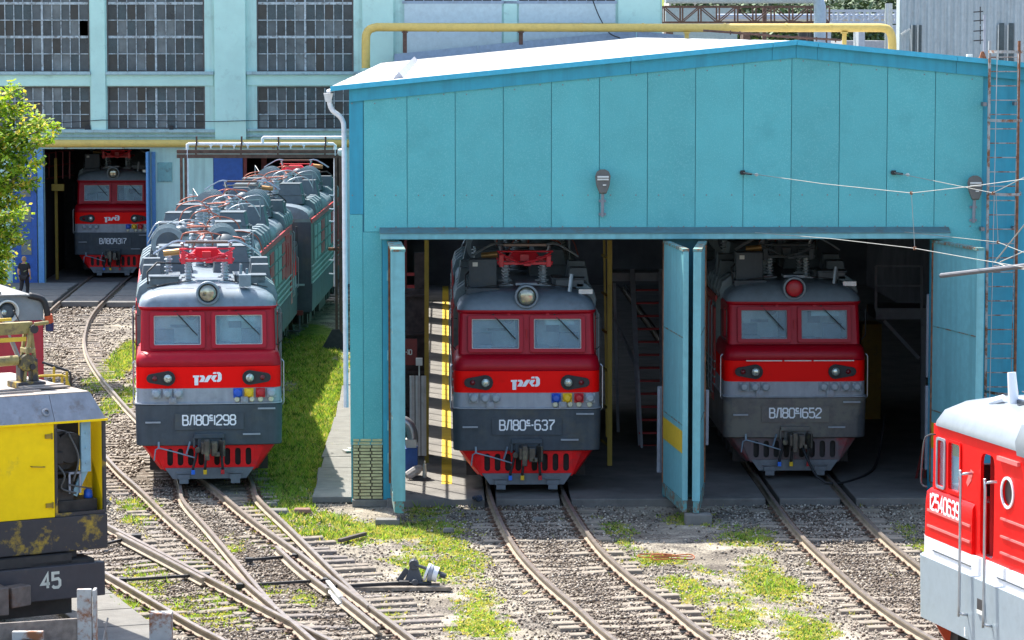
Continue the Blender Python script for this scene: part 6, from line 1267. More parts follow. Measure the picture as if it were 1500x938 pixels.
for k, (px, py, Y, rad, hg, lab) in enumerate(((1110, 14, 300, 3.5, 5, 'round green tree behind the middle of the lattice gallery'), (1145, 6, 310, 4, 6, 'tall green tree behind the bent blue pipe'), (1170, 20, 290, 3, 4.5, 'low green tree right behind the bent blue pipe'), (1232, 8, 320, 3.6, 6, 'leafy tree beside the wide grey white house'), (1250, 22, 290, 2.6, 4, 'small bushy tree under the wide grey white house'), (1305, 6, 330, 3.8, 7, 'tree touching the left edge of the corrugated tower'), (1285, 0, 340, 3.5, 6, 'tree top behind the small pale house'), (1030, 4, 330, 3.5, 5, 'tree top above the grey warehouse'), (1190, -4, 345, 4, 7, 'highest tree crown left of the wide house'), (1330, 2, 350, 4, 7, 'tree mostly hidden by the corrugated tower'))):
    far_tree(px, py, Y, rad, hg, lab, 20 + k)
# ------------------------------------------------------------------ locomotives in place
def logo(t):
    k = 0.645 / 960; O = Vector((-0.345, -0.022, 2.37)); PX = lambda x, y: ((x - 230) * k, (690 - y) * k)
    polys = [[(232, 365), (430, 360), (430, 415), (405, 425), (400, 665), (390, 680), (285, 680), (280, 665), (278, 425), (232, 425)],
             [(452, 360), (560, 360), (590, 375), (628, 440), (575, 575), (432, 575), (515, 435), (500, 418), (450, 415)],
             [(582, 578), (705, 578), (862, 358), (735, 360), (690, 395)],
             [(880, 362), (1005, 360), (1000, 385), (925, 490), (940, 512), (985, 512), (988, 575), (900, 572), (822, 470), (830, 430)],
             [(878, 315), (880, 285), (910, 258), (988, 258), (988, 318)],
             [(1005, 258), (1080, 258), (1130, 290), (1158, 350), (1158, 500), (1120, 555), (1070, 578), (1005, 578), (1003, 515), (1040, 495), (1040, 320), (1005, 318)]]
    m = MB()
    for P in polys: m.poly([PX(*p) for p in P], [], O, (1, 0, 0), (0, 0, 1), 0.008)
    m.build('emblem', WHITEL, t)
def number(t, txt):
    h = 0.21; wd = lettering_width(txt, h, 0.16, 0.99); lettering(txt, (-wd / 2 + (0 if len(txt) > 8 else 0.0), -0.073, 1.51), (1, 0, 0), (0, 0, 1), h, 'number', WHITEL, t, stroke=0.15, gap=0.16, wide=0.99)
base = empty('electric_locomotive', (0, 0, 0), 'x', 'locomotive'); loco_parts(base)
def place(o, F, Rr, flip=False):
    F, Rr = Vector(F), Vector(Rr); d = (Rr - F)
    if flip: o.location = (Rr.x, Rr.y, 0); d = -d
    else: o.location = (F.x, F.y, 0)
    o.rotation_euler.z = math.atan2(-d.x, d.y)
def name_it(o, lab): o['label'] = lab; o['category'] = 'locomotive'; o['group'] = 'grey and red electric locomotives'; return o
def onT2(y): return min(SPL['T2'], key=lambda p: abs(p.y - y))
L2 = name_it(copy_tree(base), 'rear half of the train left of the shed, right behind the red front numbered 1298'); L3 = name_it(copy_tree(base), 'farthest unit of the train, a blank dark end showing, nearest the hall gate')
L1317 = name_it(copy_tree(base), 'engine ВЛ80-1317 standing far back inside the dark left gate of the hall')
place(base, (-5.13, 68.2), (-6.55, 68.2 + LEN)); name_it(base, 'sunlit engine ВЛ80-1298 with grey roof gear, left of the teal shed')
def repaint(o, part, m_):
    for ch in o.children:
        if ch.name.split('.')[0] == part:
            for k in range(len(ch.material_slots)): ch.material_slots[k].link = 'OBJECT'; ch.material_slots[k].material = m_
repaint(L2, 'pantograph_frame', LGEAR); repaint(L1317, 'collector_strip', INSD)
place(L2, (-6.62, 84.75), (-6.3, 84.75 + LEN), True); place(L3, (-5.85, 101.3), (-5.35, 101.3 + LEN), True)
L637 = name_it(copy_tree(base), 'engine ВЛ80-637 parked in the middle gate of the teal shed')
place(L637, (1.78, 67.15), (1.78, 67.15 + LEN)); place(L1317, (-13.45, 127.8), (-13.45, 127.8 + LEN))
L1652 = empty('electric_locomotive', (7.8, 69.2, 0), 'x', 'locomotive'); loco_parts(L1652, dirty=True); repaint(L1652, 'pantograph_frame', LSK); name_it(L1652, 'engine ВЛ80-1652 with a red covered top lamp in the right gate of the shed')
for o, tx in ((base, 'BL80cI298'), (L637, 'BL80c-637'), (L1317, 'BL80cI317'), (L1652, 'BL80cI652')): number(o, tx)
for o in (base, L637, L1317): logo(o)
m = MB(); m.box((0.82, 0.72, 4.60), (0.26, 0.22, 0.26)); m.cyl((0.72, 0.95, 4.5), (0.74, 0.95, 4.95), 0.035, 8); m.cyl((0.86, 0.95, 4.5), (0.87, 0.95, 4.85), 0.03, 8); m.build('horn_box', LROOF, base, bevel=0.01)
for o in (L637, L1317, L1652):
    m = MB(); m.box((-0.93, 1.35, 4.80), (0.60, 0.5, 0.62)); m.box((-0.93, 1.2, 4.43), (0.72, 0.7, 0.14)); b_ = m.build('roof_cabinet', LSK, o, bevel=0.015)
    m = MB(); m.box((-1.1, 1.095, 5.0), (0.11, 0.006, 0.09)); m.build('sticker', OFFW, b_)
    m = MB(); m.cyl((0.95, 0.85, 4.42), (1.0, 0.9, 4.8), 0.045, 8); m.box((1.3, 0.95, 4.42), (0.3, 0.2, 0.1)); m.build('aerial', GALV, o)
m = MB()
for x0, x1 in ((-1.1, -0.3), (-0.25, 0.35), (0.4, 1.3)): m.b2((x0, -0.045, 2.768), (x1, 0.0, 2.79))
m.build('chrome_trim', GALV, L1652)

# ------------------------------------------------------------------ white-striped engine at the right edge
rl = empty('striped_locomotive', (8.87, 48.35, 0), 'red, white and grey engine numbered 12540639 cut off by the right edge', 'locomotive', rz=R(-167.1))
LWH = mat('stripe_white', (0.78, 0.79, 0.82), 0.35, var=0.02, coat=0.3); LGB = mat('pale_blue_grey', (0.27, 0.33, 0.37), 0.4, var=0.06, dirt=0.2, dcol=(0.2, 0.2, 0.2), coat=0.2); LRD = mat('fresh_red', (0.80, 0.004, 0.004), 0.42, var=0.05, spec=0.22); ROOFP = mat('pale_roof', (0.21, 0.24, 0.265), 0.35, var=0.08, dirt=0.25, dcol=(0.25, 0.26, 0.27))
RL = 15.0
m = MB(); m.loft([hring(1.03, 0, 1.60, 0.25, RL), hring(2.0, 0, 1.62, 0.25, RL), hring(2.03, 0.04, 1.57, 0.22, RL)]); m.build('skirt', LGB, rl, smooth=35)
m = MB(); m.loft([hring(2.03, 0.05, 1.56, 0.22, RL), hring(2.30, 0.05, 1.56, 0.22, RL)]); m.build('white_band', LWH, rl, smooth=35)
m = MB(); m.loft([hring(2.301, 0.055, 1.555, 0.22, 2.1), hring(2.8, 0.055, 1.555, 0.24, 2.1), hring(2.98, 0.07, 1.55, 0.25, 2.1), hring(3.04, 0.16, 1.52, 0.24, 2.1), hring(3.07, 0.28, 1.49, 0.2, 2.1)]); m.build('nose', LRD, rl, smooth=45)
m = MB()
for s in (-1, 1):    # cab side wall with window, door and porthole openings, in the yz plane
    X_ = Vector((0, 1, 0)); wall = [(0.42, 3.07), (2.1, 3.07), (2.1, 2.3), (RL, 2.3), (RL, 4.04), (0.55, 4.04)]
    hl = [rrect(1.08, 3.14, 1.52, 3.86, 0.05), rrect(0.62, 3.14, 0.90, 3.84, 0.04), rrect(2.30, 2.32, 2.82, 3.86, 0.14), [(3.32 + 0.2 * math.cos(a), 3.40 + 0.2 * math.sin(a)) for a in [2 * math.pi * i / 20 for i in range(20)]]]
    m.poly(wall, hl, (s * 1.51 if s < 0 else 1.51, 0, 0), X_, (0, 0, 1), -0.05 * s if s > 0 else 0.05)
m.loft([hring(4.02, 0.4, 1.5, 0.2, 1.0), hring(4.07, 0.38, 1.53, 0.2, 1.0)])
m.box((0, 0.38, 3.55), (0.2, 0.06, 1.0)); m.box((1.42, 0.42, 3.55), (0.12, 0.12, 1.0)); m.box((-1.42, 0.42, 3.55), (0.12, 0.12, 1.0)); m.build('cab_side', LRD, rl)
m = MB(); m.loft([hring(2.31, 2.15, 1.545, 0.01, 2.16), hring(2.32, 2.15, 1.545, 0.01, 2.16)])
for s in (-1, 1):
    m = MB(); a = s * 1.47; m.b2((a, 1.06, 3.12), (a + s * .012, 1.54, 3.88)); m.b2((a, 0.6, 3.12), (a + s * .012, 0.92, 3.86)); m.build('side_glass', GLASSL, rl)
    for (y0, z0, y1, z1) in ((1.07, 3.13, 1.53, 3.87), (0.61, 3.13, 0.91, 3.85)):
        m = MB(); m.poly(rrect(y0 - .03, z0 - .03, y1 + .03, z1 + .03, 0.06), [rrect(y0 + .01, z0 + .01, y1 - .01, z1 - .01, 0.05)], (s * 1.512, 0, 0), (0, 1, 0), (0, 0, 1), 0.02 if s > 0 else -0.02); m.build('window_frame', (LRD if y0 > 1 else GREYST), rl)
    P = [(3.32 + 0.235 * math.cos(a), 3.40 + 0.235 * math.sin(a)) for a in [2 * math.pi * i / 24 for i in range(24)]]; Q = [(3.32 + 0.195 * math.cos(a), 3.40 + 0.195 * math.sin(a)) for a in [2 * math.pi * i / 24 for i in range(24)]]
    m = MB(); m.poly(P, [Q], (s * 1.512, 0, 0), (0, 1, 0), (0, 0, 1), 0.02 if s > 0 else -0.02); ph = m.build('porthole_ring', LWH, rl)
    m = MB(); m.b2((s * 1.47, 3.05, 3.02), (s * 1.475, 3.6, 3.7)); m.build('porthole_glass', PM[3], ph)
    for yy in (2.05, 2.98):
        m = MB(); x = s * 1.56; xo = s * 1.72; m.tube(spline([(x, yy + .06, 3.52), (xo, yy, 3.5), (xo, yy, 3.4), (xo, yy, 1.55), (xo, yy, 1.42), (x + s * 0.05, yy + .05, 1.4)], 0.08), 0.022, 8); m.build('handrail', GALV, rl, smooth=True)
    m = MB(); m.b2((s * 1.60, 2.5, 1.5), (s * 1.625, 2.78, 1.72)); sq = m.build('step_shade_plate', DARK, rl); m = MB(); m.b2((s * 1.626, 2.5, 1.5), (s * 1.632, 2.78, 1.56)); m.build('step_plate', OFFW, sq)  # dark plate draws the shaded step hole as colour, no real opening
    for (y0, y1, z) in ((0.35, 2.05, 2.72), (0.35, 2.05, 2.48)):
        m = MB(); m.bar((s * 1.56, y0, z), (s * 1.562, y1, z), 0.025, 0.035); m.build('rib', mat('rib_pink', (0.75, 0.16, 0.15), 0.4), rl)
    for z in (2.48, 2.72, 2.98):
        m = MB(); m.b2((s * 1.50, 3.1, z), (s * 1.535, RL - 0.1, z + 0.03)); m.build('rib', _M['rib_pink'], rl)
    m = MB(); m.b2((s * 1.56, 0.6, 2.12), (s * 1.575, 2.1, 2.135)); m.b2((s * 1.56, 3.1, 2.12), (s * 1.575, RL - .1, 2.135)); m.build('groove_shade_strip', LSK, rl)  # raised dark strips, the shade of a groove put in as colour
    for k, y0 in enumerate((4.15, 6.2, 8.2, 10.2)):
        m = MB(); m.poly(rrect(y0, 3.02, y0 + 1.7, 3.86, 0.03), [], (s * 1.52, 0, 0), (0, 1, 0), (0, 0, 1), 0.03 if s > 0 else -0.03); m.build('side_hatch', RDEEP, rl)
    m = MB(); m.b2((s * 1.51, 3.0, 3.84), (s * 1.56, 3.75, 3.90)); m.build('rib', _M['rib_pink'], rl)
    m = MB()
    for dz in (-0.06, 0.0, 0.06): m.poly([(1.83 + dz, 3.40 + dz), (1.88 + dz, 3.40 - 0.06 + dz), (2.0 + dz * .5, 3.46 + dz), (1.9 + dz * .5, 3.52 + dz * .5)], [], (s * 1.511, 0, 0), (0, 1, 0), (0, 0, 1), (0.006 + abs(dz) * .02) * s)
    m.build('badge', _M['rib_pink'], rl)
lettering('I2540639', (1.562, 0.46, 2.75), (0, 1, 0), (0, 0, 1), 0.24, 'number', WHITEL, rl, stroke=0.16, gap=0.18, wide=0.92)
lettering('t', (1.632, 2.05, 1.08), (0, 1, 0), (0, 0, 1), 0.14, 'letter', WHITEL, rl, stroke=0.2)
m = MB(); m.b2((-0.02, 2.31, 2.21), (0.02, 2.92, 3.98)); m.b2((-1.35, 2.28, 2.2), (1.35, 2.30, 3.9)); m.b2((-1.4, 2.2, 2.05), (1.47, 2.95, 2.2)); m.b2((-1.4, 2.93, 2.2), (1.457, 2.96, 4.0)); m.b2((-1.4, 2.301, 3.92), (1.457, 2.929, 3.95)); m.build('doorway_lining', RSIDE, rl)
m = MB(); m.b2((-1.3, 0.6, 2.9), (1.3, 1.0, 3.15)); m.box((0.9, 1.4, 3.3), (0.5, 0.15, 0.5)); m.lathe((1.2, 1.0, 3.25), [(0.12, 0), (0.14, 0.02), (0.02, 0.03)], (0, 0.4, 1), 12); m.build('driver_desk', LGEAR, rl)
m = MB(); m.loft([hring(4.055, 0.36, 1.55, 0.3, RL), hring(4.12, 0.38, 1.55, 0.32, RL), hring(4.3, 0.48, 1.47, 0.36, RL), hring(4.44, 0.68, 1.25, 0.4, RL), hring(4.52, 0.95, 0.9, 0.4, RL), hring(4.55, 1.25, 0.5, 0.3, RL)]); m.build('roof', ROOFP, rl, smooth=60)
m = MB(); m.cyl((0.82, 1.9, 4.42), (0.85, 1.85, 4.98), 0.085, 14, 0.065); m.box((0.5, 2.1, 4.55), (0.5, 0.8, 0.08), rz=0.15); m.cyl((1.05, 1.55, 4.5), (0.92, 1.75, 4.58), 0.06, 8); m.build('horn', LWH, rl, smooth=35)
m = MB(); m.box((0.75, 3.0, 4.55), (0.12, 2.2, 0.06))
for k in range(6): m.box((0.86, 2.2 + k * .35, 4.5), (0.06, 0.06, 0.08))
m.tube([(0.3, 1.0, 4.58), (0.35, 2.8, 4.6)], 0.015, 5); m.tube(arc_pts((0.2, 3.1, 4.58), 0.09, 0, math.pi, 8, 'yz'), 0.015, 5); m.build('roof_rail', LSK, rl)
m = MB(); m.cyl((-0.2, 4.2, 4.85), (-0.2, 5.8, 4.85), 0.5, 24); m.box((-0.2, 4.4, 5.3), (0.4, 0.3, 0.1)); m.build('roof_drum', ROOFP, rl, smooth=35)
m = MB(); pr = [(1.57, 4.0), (1.6, 4.2), (1.5, 4.45), (1.25, 4.6), (0.9, 4.62), (0.9, 4.2)]; m.loft([[(a, 3.75, z) for a, z in pr], [(a, 5.6, z) for a, z in pr]]); m.build('roof_cowl', ROOFP, rl, smooth=35)
m = MB(); P = [(0.98, 4.1), (1.5, 4.08), (1.52, 4.25), (1.42, 4.42), (1.2, 4.53), (0.98, 4.55)]; m.poly(P, [], (0, 3.745, 0), (1, 0, 0), (0, 0, 1), 0.01); m.build('cowl_mouth', mat('cowl_navy', (0.015, 0.02, 0.04), 0.4), rl)
m = MB(); m.tube(spline([(1.5, 0.5, 3.9), (1.62, 0.38, 3.85), (1.64, 0.3, 3.5), (1.58, 0.12, 3.1), (1.52, 0.2, 3.05)], 0.06), 0.013, 6); m.build('mirror_rail', LSK, rl, smooth=True)
m = MB(); m.lathe((1.2, -0.02, 2.35), [(0.1, 0), (0.1, 0.1), (0.06, 0.16)], (0, -1, 0), 12); m.build('socket_cap', LWH, rl)
m = MB(); m.b2((-1.3, 0.6, 0.35), (1.3, 1.0, 1.03)); m.b2((-1.0, 1.0, 0.4), (1.0, RL - 1, 1.03)); m.build('underframe', UNDER, rl)
m = MB(); m.loft([[(-1.0, 0.1, 0.35), (1.0, 0.1, 0.35), (1.1, 0.6, 0.35), (-1.1, 0.6, 0.35)], [(-1.3, 0.05, 1.03), (1.3, 0.05, 1.03), (1.58, 0.75, 1.03), (-1.58, 0.75, 1.03)]]); m.build('pilot', mat('pilot_orange_red', (0.6, 0.08, 0.03), 0.6, dirt=0.5), rl)
for wy in (2.2, 4.8, 10, 12.6):
    m = MB()
    for s in (-1, 1): m.cyl((s * .7, wy, .82), (s * .85, wy, .82), .62, 24); m.box((s * 1.1, wy, .75), (.25, .7, .4))
    m.build('wheelset', UNDER, rl)

# ------------------------------------------------------------------ yellow railway crane
YB45 = mat('crane_black', (0.035, 0.033, 0.035), 0.6, dirt=0.95, dcol=(0.45, 0.30, 0.03), ds=2.2, dth=0.535); SILL = mat('sill_black', (0.045, 0.043, 0.048), 0.5, dirt=0.35, dcol=(0.22, 0.15, 0.03), ds=3, dth=0.62)
crn = empty('rail_crane', (-6.98, 50.95, 0), 'yellow rail crane with an open engine bay and wagon end marked 45', 'crane', rz=R(30))
CRG = mat('crane_roof_grey', (0.25, 0.275, 0.31), 0.65, var=0.14, dirt=0.6, dcol=(0.15, 0.12, 0.10), ds=2.6, dth=0.52, streak=True)
m = MB(); m.box((0, 0.1, 0.99), (3.1, 0.2, 0.56)); m.box((0, 3.6, 1.05), (2.9, 6.8, 0.44)); m.build('end_sill', SILL, crn, bevel=0.012)
m = MB(); m.box((0.85, 0.35, 1.30), (1.1, 0.5, 0.06)); m.box((-0.3, 0.9, 1.36), (2.6, 1.6, 0.16)); m.build('turntable', UNDER, crn)
lettering('45', (0.42, -0.003, 0.92), (1, 0, 0), (0, 0, 1), 0.24, 'number', mat('stencil_cream', (0.6, 0.6, 0.5), 0.6), crn, stroke=0.2, gap=0.22)
m = MB(); m.box((-1.0, -0.1, 0.85), (0.55, 0.2, 0.5)); m.box((-0.55, -0.35, 0.88), (0.30, 0.5, 0.46)); m.box((-0.15, -0.3, 0.9), (0.42, 0.25, 0.34), rz=0.35); m.box((-0.85, -0.3, 0.75), (0.2, 0.3, 0.3)); m.build('coupler', mat('coupler_rusty', (0.14, 0.115, 0.10), 0.6, 0.2, var=0.3, dirt=0.6, dcol=(0.2, 0.08, 0.03)), crn, bevel=0.02)
m = MB(); m.tube([(-0.9, -0.2, 0.85), (-0.95, -0.35, 0.5), (-1.0, -0.3, 0.35), (-1.2, -0.2, 0.4)], 0.035, 6); m.tube([(-1.25, -0.1, 0.9), (-1.3, -0.2, 0.6), (-1.2, -0.25, 0.35)], 0.03, 6); m.build('hose', BLACKR, crn, smooth=True)
for wy in (1.6, 3.4):
    m = MB()
    for s in (-1, 1): m.cyl((s * .71, wy, .64), (s * .84, wy, .64), .46, 24); m.box((s * 1.05, wy, .65), (.22, .4, .36))
    m.build('wheelset', STEEL if wy < 2 else UNDER, crn)
m = MB(); m.b2((-1.2, 0.6, 0.35), (1.2, 6.5, 0.82)); m.build('bogie_frame', UNDER, crn)
# house: base, yellow doors, open bay, slanted roof band
hx0, hx1, hy0, hy1 = -4.2, 1.70, 0.25, 3.9
m = MB(); m.b2((hx0, hy0 - .04, 1.46), (hx1, hy1, 2.04)); m.b2((hx0, hy0 + .1, 1.33), (hx1 - .5, hy1, 1.455)); m.build('house_base', YB45, crn, bevel=0.015)
xo = 0.78
for a, b in ((-4.2, -2.4), (-2.39, -0.68), (-0.67, xo)):
    m = MB(); m.b2((a + .006, hy0, 2.045), (b - .006, hy0 + .04, 3.60)); d_ = m.build('door', YMACH, crn, bevel=0.006)
    m = MB(); m.bar((b - .42, hy0 - .06, 2.92), (b - .2, hy0 - .06, 2.90), 0.018); m.bar((b - .42, hy0 - .06, 2.92), (b - .42, hy0, 2.92), 0.018); m.bar((b - .2, hy0 - .06, 2.9), (b - .2, hy0, 2.9), 0.018); m.build('handle', YDULL, d_)
    for z in (2.25, 3.4):
        m = MB(); m.box((b - .12, hy0 - .015, z), (0.1, 0.03, 0.07)); m.cyl((b - .05, hy0 - .02, z - .05), (b - .05, hy0 - .02, z + .05), 0.018, 8); m.build('hinge', YDULL, d_)
m = MB(); m.b2((xo + .002, hy0, 2.045), (xo + .05, hy0 + .06, 3.60)); m.b2((hx1 - .05, hy0, 2.045), (hx1, hy0 + .06, 3.62)); m.b2((xo + .05, hy0, 2.045), (hx1 - .05, hy0 + .05, 2.10)); m.build('bay_frame', YB45, crn)
m = MB(); m.b2((hx1 - .012, hy0 + .061, 2.045), (hx1 - .004, hy1, 3.6)); m.build('side_wall', YMACH, crn)
m = MB(); m.b2((hx0, hy0 + 1.0, 2.05), (hx1 - .06, hy0 + 1.05, 3.6)); m.b2((xo, hy0 + .07, 2.045), (xo + .03, hy0 + 1.0, 3.6)); m.build('bay_back', DARK, crn)
m = MB(); m.b2((1.30, hy0 + .1, 2.75), (1.47, hy0 + .16, 3.58)); 
for z in (2.9, 3.15, 3.4): m.cyl((1.385, hy0 + .08, z), (1.385, hy0 + .1, z), .02, 8)
m.bar((1.42, hy0 + .2, 2.8), (1.22, hy0 + .25, 2.35), 0.1); m.build('blue_post', mat('post_pale_blue', (0.22, 0.38, 0.45), 0.5, dirt=0.3), crn)
m = MB(); m.cyl((1.05, hy0 + .3, 3.1), (1.05, hy0 + .9, 3.1), .33, 20); m.cyl((1.15, hy0 + .2, 3.15), (1.15, hy0 + .3, 3.15), .26, 20); m.box((1.0, hy0 + .5, 2.4), (.4, .6, .5)); m.box((1.25, hy0 + .4, 2.18), (.7, .5, .2)); m.cyl((.9, hy0 + .2, 2.75), (1.4, hy0 + .25, 2.72), .035, 8); m.cyl((.86, hy0 + .15, 3.3), (.86, hy0 + .5, 3.3), .1, 12); m.box((.92, hy0 + .25, 3.0), (.16, .2, .2)); m.build('engine', mat('oily_iron', (0.03, 0.028, 0.025), 0.6, 0.3, var=0.5, dirt=0.5), crn, bevel=0.01)
m = MB(); m.tube(spline([(.9, hy0 + .2, 2.9), (1.0, hy0 + .1, 2.7), (.95, hy0 + .15, 2.5), (1.2, hy0 + .1, 2.4)], .06), .02, 6); m.tube(spline([(1.1, hy0 + .15, 3.4), (1.25, hy0 + .1, 3.0), (1.15, hy0 + .1, 2.6)], .06), .018, 6); m.cyl((1.08, hy0 + .1, 2.55), (1.5, hy0 + .15, 2.45), .015, 6); m.build('pipes', mat('pipe_pale', (0.08, 0.08, 0.075), 0.5), crn, smooth=True)
m = MB(); m.b2((1.08, hy0 + .12, 2.4), (1.11, hy0 + .15, 2.75)); m.b2((1.27, hy0 + .12, 2.4), (1.3, hy0 + .15, 2.75)); m.b2((1.08, hy0 + .12, 2.72), (1.3, hy0 + .15, 2.755)); m.build('battery_frame', GREYST, crn)
m = MB(); m.lathe((1.5, hy0 + .3, 2.25), [(.05, 0), (.08, .05), (.07, .15), (.02, .2)], (0, 0, 1), 10); m.build('blue_can', CAPB, crn, smooth=True)
for a, b in ((-4.2, -2.4), (-2.38, -0.66), (-0.64, xo), (xo + .01, hx1)):
    m = MB(); e0 = 0.0; 
    x0_, x1_ = a, b; tx1 = b - (0.18 if b == hx1 else 0)
    m.add([(x0_, hy0 - .03, 3.62), (x1_, hy0 - .03, 3.62), (tx1, hy0 + .22, 4.06), (x0_, hy0 + .22, 4.06), (x0_, hy0 + .02, 3.61), (x1_, hy0 + .02, 3.61), (tx1, hy0 + .27, 4.05), (x0_, hy0 + .27, 4.05)], [(0, 1, 2, 3), (7, 6, 5, 4), (0, 4, 5, 1), (3, 2, 6, 7), (0, 3, 7, 4), (1, 5, 6, 2)]); m.build('roof_band', CRG, crn)
m = MB(); m.b2((hx0, hy0 - .05, 3.60), (hx1 + .02, hy0 - .031, 3.635)); m.build('yellow_edge', YMACH, crn)
m = MB(); m.lathe((0.66, hy0 + .08, 3.78), [(.07, 0), (.07, .05), (.04, .06), (.04, .02)], (0, -1, .4), 12); m.build('roof_bolt', CRG, crn)
PEEL = mat('peeling_roof', (0.36, 0.31, 0.26), 0.8, var=0.15, dirt=0.8, dcol=(0.3, 0.22, 0.18), ds=1.8, dth=0.52, bump=0.4, bscale=8)
m = MB(); m.b2((hx0, hy0 + .24, 4.03), (hx1 - .19, hy1, 4.075)); m.build('roof_plate', PEEL, crn)
for k, (x, y, w_, d_, a) in enumerate(((-.2, .62, 2.0, .16, .04), (.7, .8, 1.4, .2, .1), (1.0, 1.05, .8, .14, .15), (-1.2, .8, 1.5, .25, -.03))):
    m = MB(); m.box((x, hy0 + y, 4.09 + .015 * k), (w_, d_, .025), rz=a); m.build('roof_board', WOODG if k % 2 else PEEL, crn)
YOLD = mat('old_yellow', (0.27, 0.22, 0.07), 0.5, var=0.25, dirt=0.7, dcol=(0.09, 0.07, 0.05), ds=5, dth=0.5)
bp_ = Vector((0.86, 1.6, 4.08))
m = MB(); m.box(bp_ + Vector((0, 0, .05)), (.5, .5, .1)); m.box(bp_ + Vector((.12, 0, .25)), (.1, .2, .45)); m.box(bp_ + Vector((-.1, 0, .25)), (.1, .2, .45)); m.build('boom_foot', YB45, crn, bevel=.01)
m = MB(); m.bar(bp_ + Vector((-.08, -.1, .1)), bp_ + Vector((.04, -.1, 1.0)), .07, .05); m.bar(bp_ + Vector((-.08, .12, .1)), bp_ + Vector((.04, .12, 1.0)), .07, .05); m.bar(bp_ + Vector((.18, -.02, .1)), bp_ + Vector((.08, -.02, .95)), .06, .06); m.box(bp_ + Vector((.03, 0, .62)), (.16, .3, .08)); m.build('boom_bracket', YOLD, crn, bevel=.008)
m = MB(); m.lathe(bp_ + Vector((-.04, -.16, .42)), [(.13, 0), (.15, .03), (.09, .06), (.15, .1), (.13, .13)], (0, 1, 0), 18); m.build('sheave', mat('sheave_dark', (.07, .06, .03), .5, dirt=.8, dcol=(.35, .26, .05), ds=8, dth=.5), crn, smooth=35)
for a_, b_, r_ in (((.1, -.14, .98), (.1, .16, .98), .075), ((.04, -.2, .35), (.04, .2, .35), .05)):
    m = MB(); m.cyl(bp_ + Vector(a_), bp_ + Vector(b_), r_, 12); m.build('pin', BLACKR, crn)
m = MB(); m.bar(bp_ + Vector((.1, 0, 1.0)), bp_ + Vector((-3.5, 0, .98)), .16, .2); m.cyl(bp_ + Vector((.1, -.12, 1.06)), bp_ + Vector((.36, -.12, 1.08)), .035, 8); m.build('boom_arm', YOLD, crn, bevel=.015)
m = MB(); m.bar(bp_ + Vector((-.05, -.1, .82)), bp_ + Vector((-3.5, -.1, .80)), .07, .07); m.bar(bp_ + Vector((-.3, -.1, 1.16)), bp_ + Vector((-3.5, -.1, 1.15)), .05, .05); m.build('boom_edge', YDULL_, crn)
m = MB(); m.cyl(bp_ + Vector((-.2, -.1, .47)), bp_ + Vector((-3.4, -.1, .38)), .085, 14); m.build('boom_cylinder', YOLD, crn, smooth=35)
m = MB(); a = W(36, 545, 53.2); b = W(-14, 425, 53.0); inv = (Matrix.Translation(crn.location) @ Matrix.Rotation(R(30), 4, 'Z')).inverted(); a, b = inv @ a, inv @ b
m.cyl(a, b, .022, 8); m.cyl(a, a.lerp(b, .4), .04, 8); m.cyl(a, a.lerp(b, .12), .06, 8); m.build('stay_rod', STEEL, crn)
m = MB(); a = inv @ W(20, 455, 53.4); b = inv @ W(45, 503, 53.6); m.cyl(a, b, .012, 5); m.build('stay_cable', BLACKR, crn)
# ------------------------------------------------------------------ diesel hood behind the crane
hd = empty('diesel_locomotive', (-9.62, 68.6, 0), 'small red diesel hood with a grey top and big round lamp behind the crane', 'locomotive', rz=R(21))
HGR = mat('hood_grey', (0.20, 0.23, 0.25), 0.45, dirt=0.2); HRD = mat('hood_red', (0.42, 0.02, 0.035), 0.5, dirt=0.15, dcol=(0.25, 0.03, 0.03))
def hoodring(y, w_=0.88, z1_=4.30): return [(-w_, y, 1.5), (w_, y, 1.5), (w_, y, z1_ - .22), (w_ - .12, y, z1_ - .08), (w_ * .5, y, z1_), (-w_ * .5, y, z1_), (-w_ + .12, y, z1_ - .08), (-w_, y, z1_ - .22)]
m = MB(); m.b2((-.88, 0, 1.5), (.88, 5, 3.74)); m.build('hood_lower', HRD, hd, bevel=.03)
m = MB(); m.loft([[(a, y, max(z, 3.745)) for a, _, z in hoodring(y)] for y in (0.005, 5)]); m.build('hood_top', HGR, hd)
m = MB(); m.loft([[(a * 1.05, y, z + .03) for a, _, z in hoodring(y)[3:7]] + [(a * 1.05, y, z + .0) for a, _, z in hoodring(y)[3:7]][::-1] for y in (-.12, 5)]); m.box((-.5, .2, 4.36), (.9, .4, .06)); m.build('roof_cap', mat('cap_pale', (0.22, 0.22, 0.21), .7), hd)
m = MB(); m.lathe((0.06, -.01, 3.97), [(.24, 0), (.25, .14), (.22, .15), (.19, .05), (.0, .05)], (0, -1, 0), 24); hl_ = m.build('headlamp', OFFW, hd, smooth=35)
m = MB(); m.lathe((0.06, -.062, 3.97), [(.19, 0), (.1, .02), (.005, .03)], (0, -1, 0), 20); m.build('lens', LSK, hl_, smooth=True); m = MB(); m.lathe((-.02, -.09, 3.95), [(.07, 0), (.05, .03), (.005, .04)], (0, -1, 0), 12); m.build('bulb', LENSB, hl_, smooth=True)
m = MB(); m.tube(spline([(.55, -.06, 4.3), (.85, -.06, 4.2), (.95, -.05, 3.95), (.98, 0, 3.75)], .06), .07, 8); b_ = m.build('rubber_hose', BLACKR, hd, smooth=True); m = MB(); m.tube([(.98, -.02, 3.85), (1.02, 0, 3.68)], .09, 10); m.build('hose_sleeve', mat('orange_sleeve', (.6, .1, .03), .6), b_); m = MB(); m.tube([(1.02, 0, 3.67), (1.02, .02, 3.5)], .09, 10); m.build('hose_end', mat('navy', (.02, .03, .1), .6), b_)
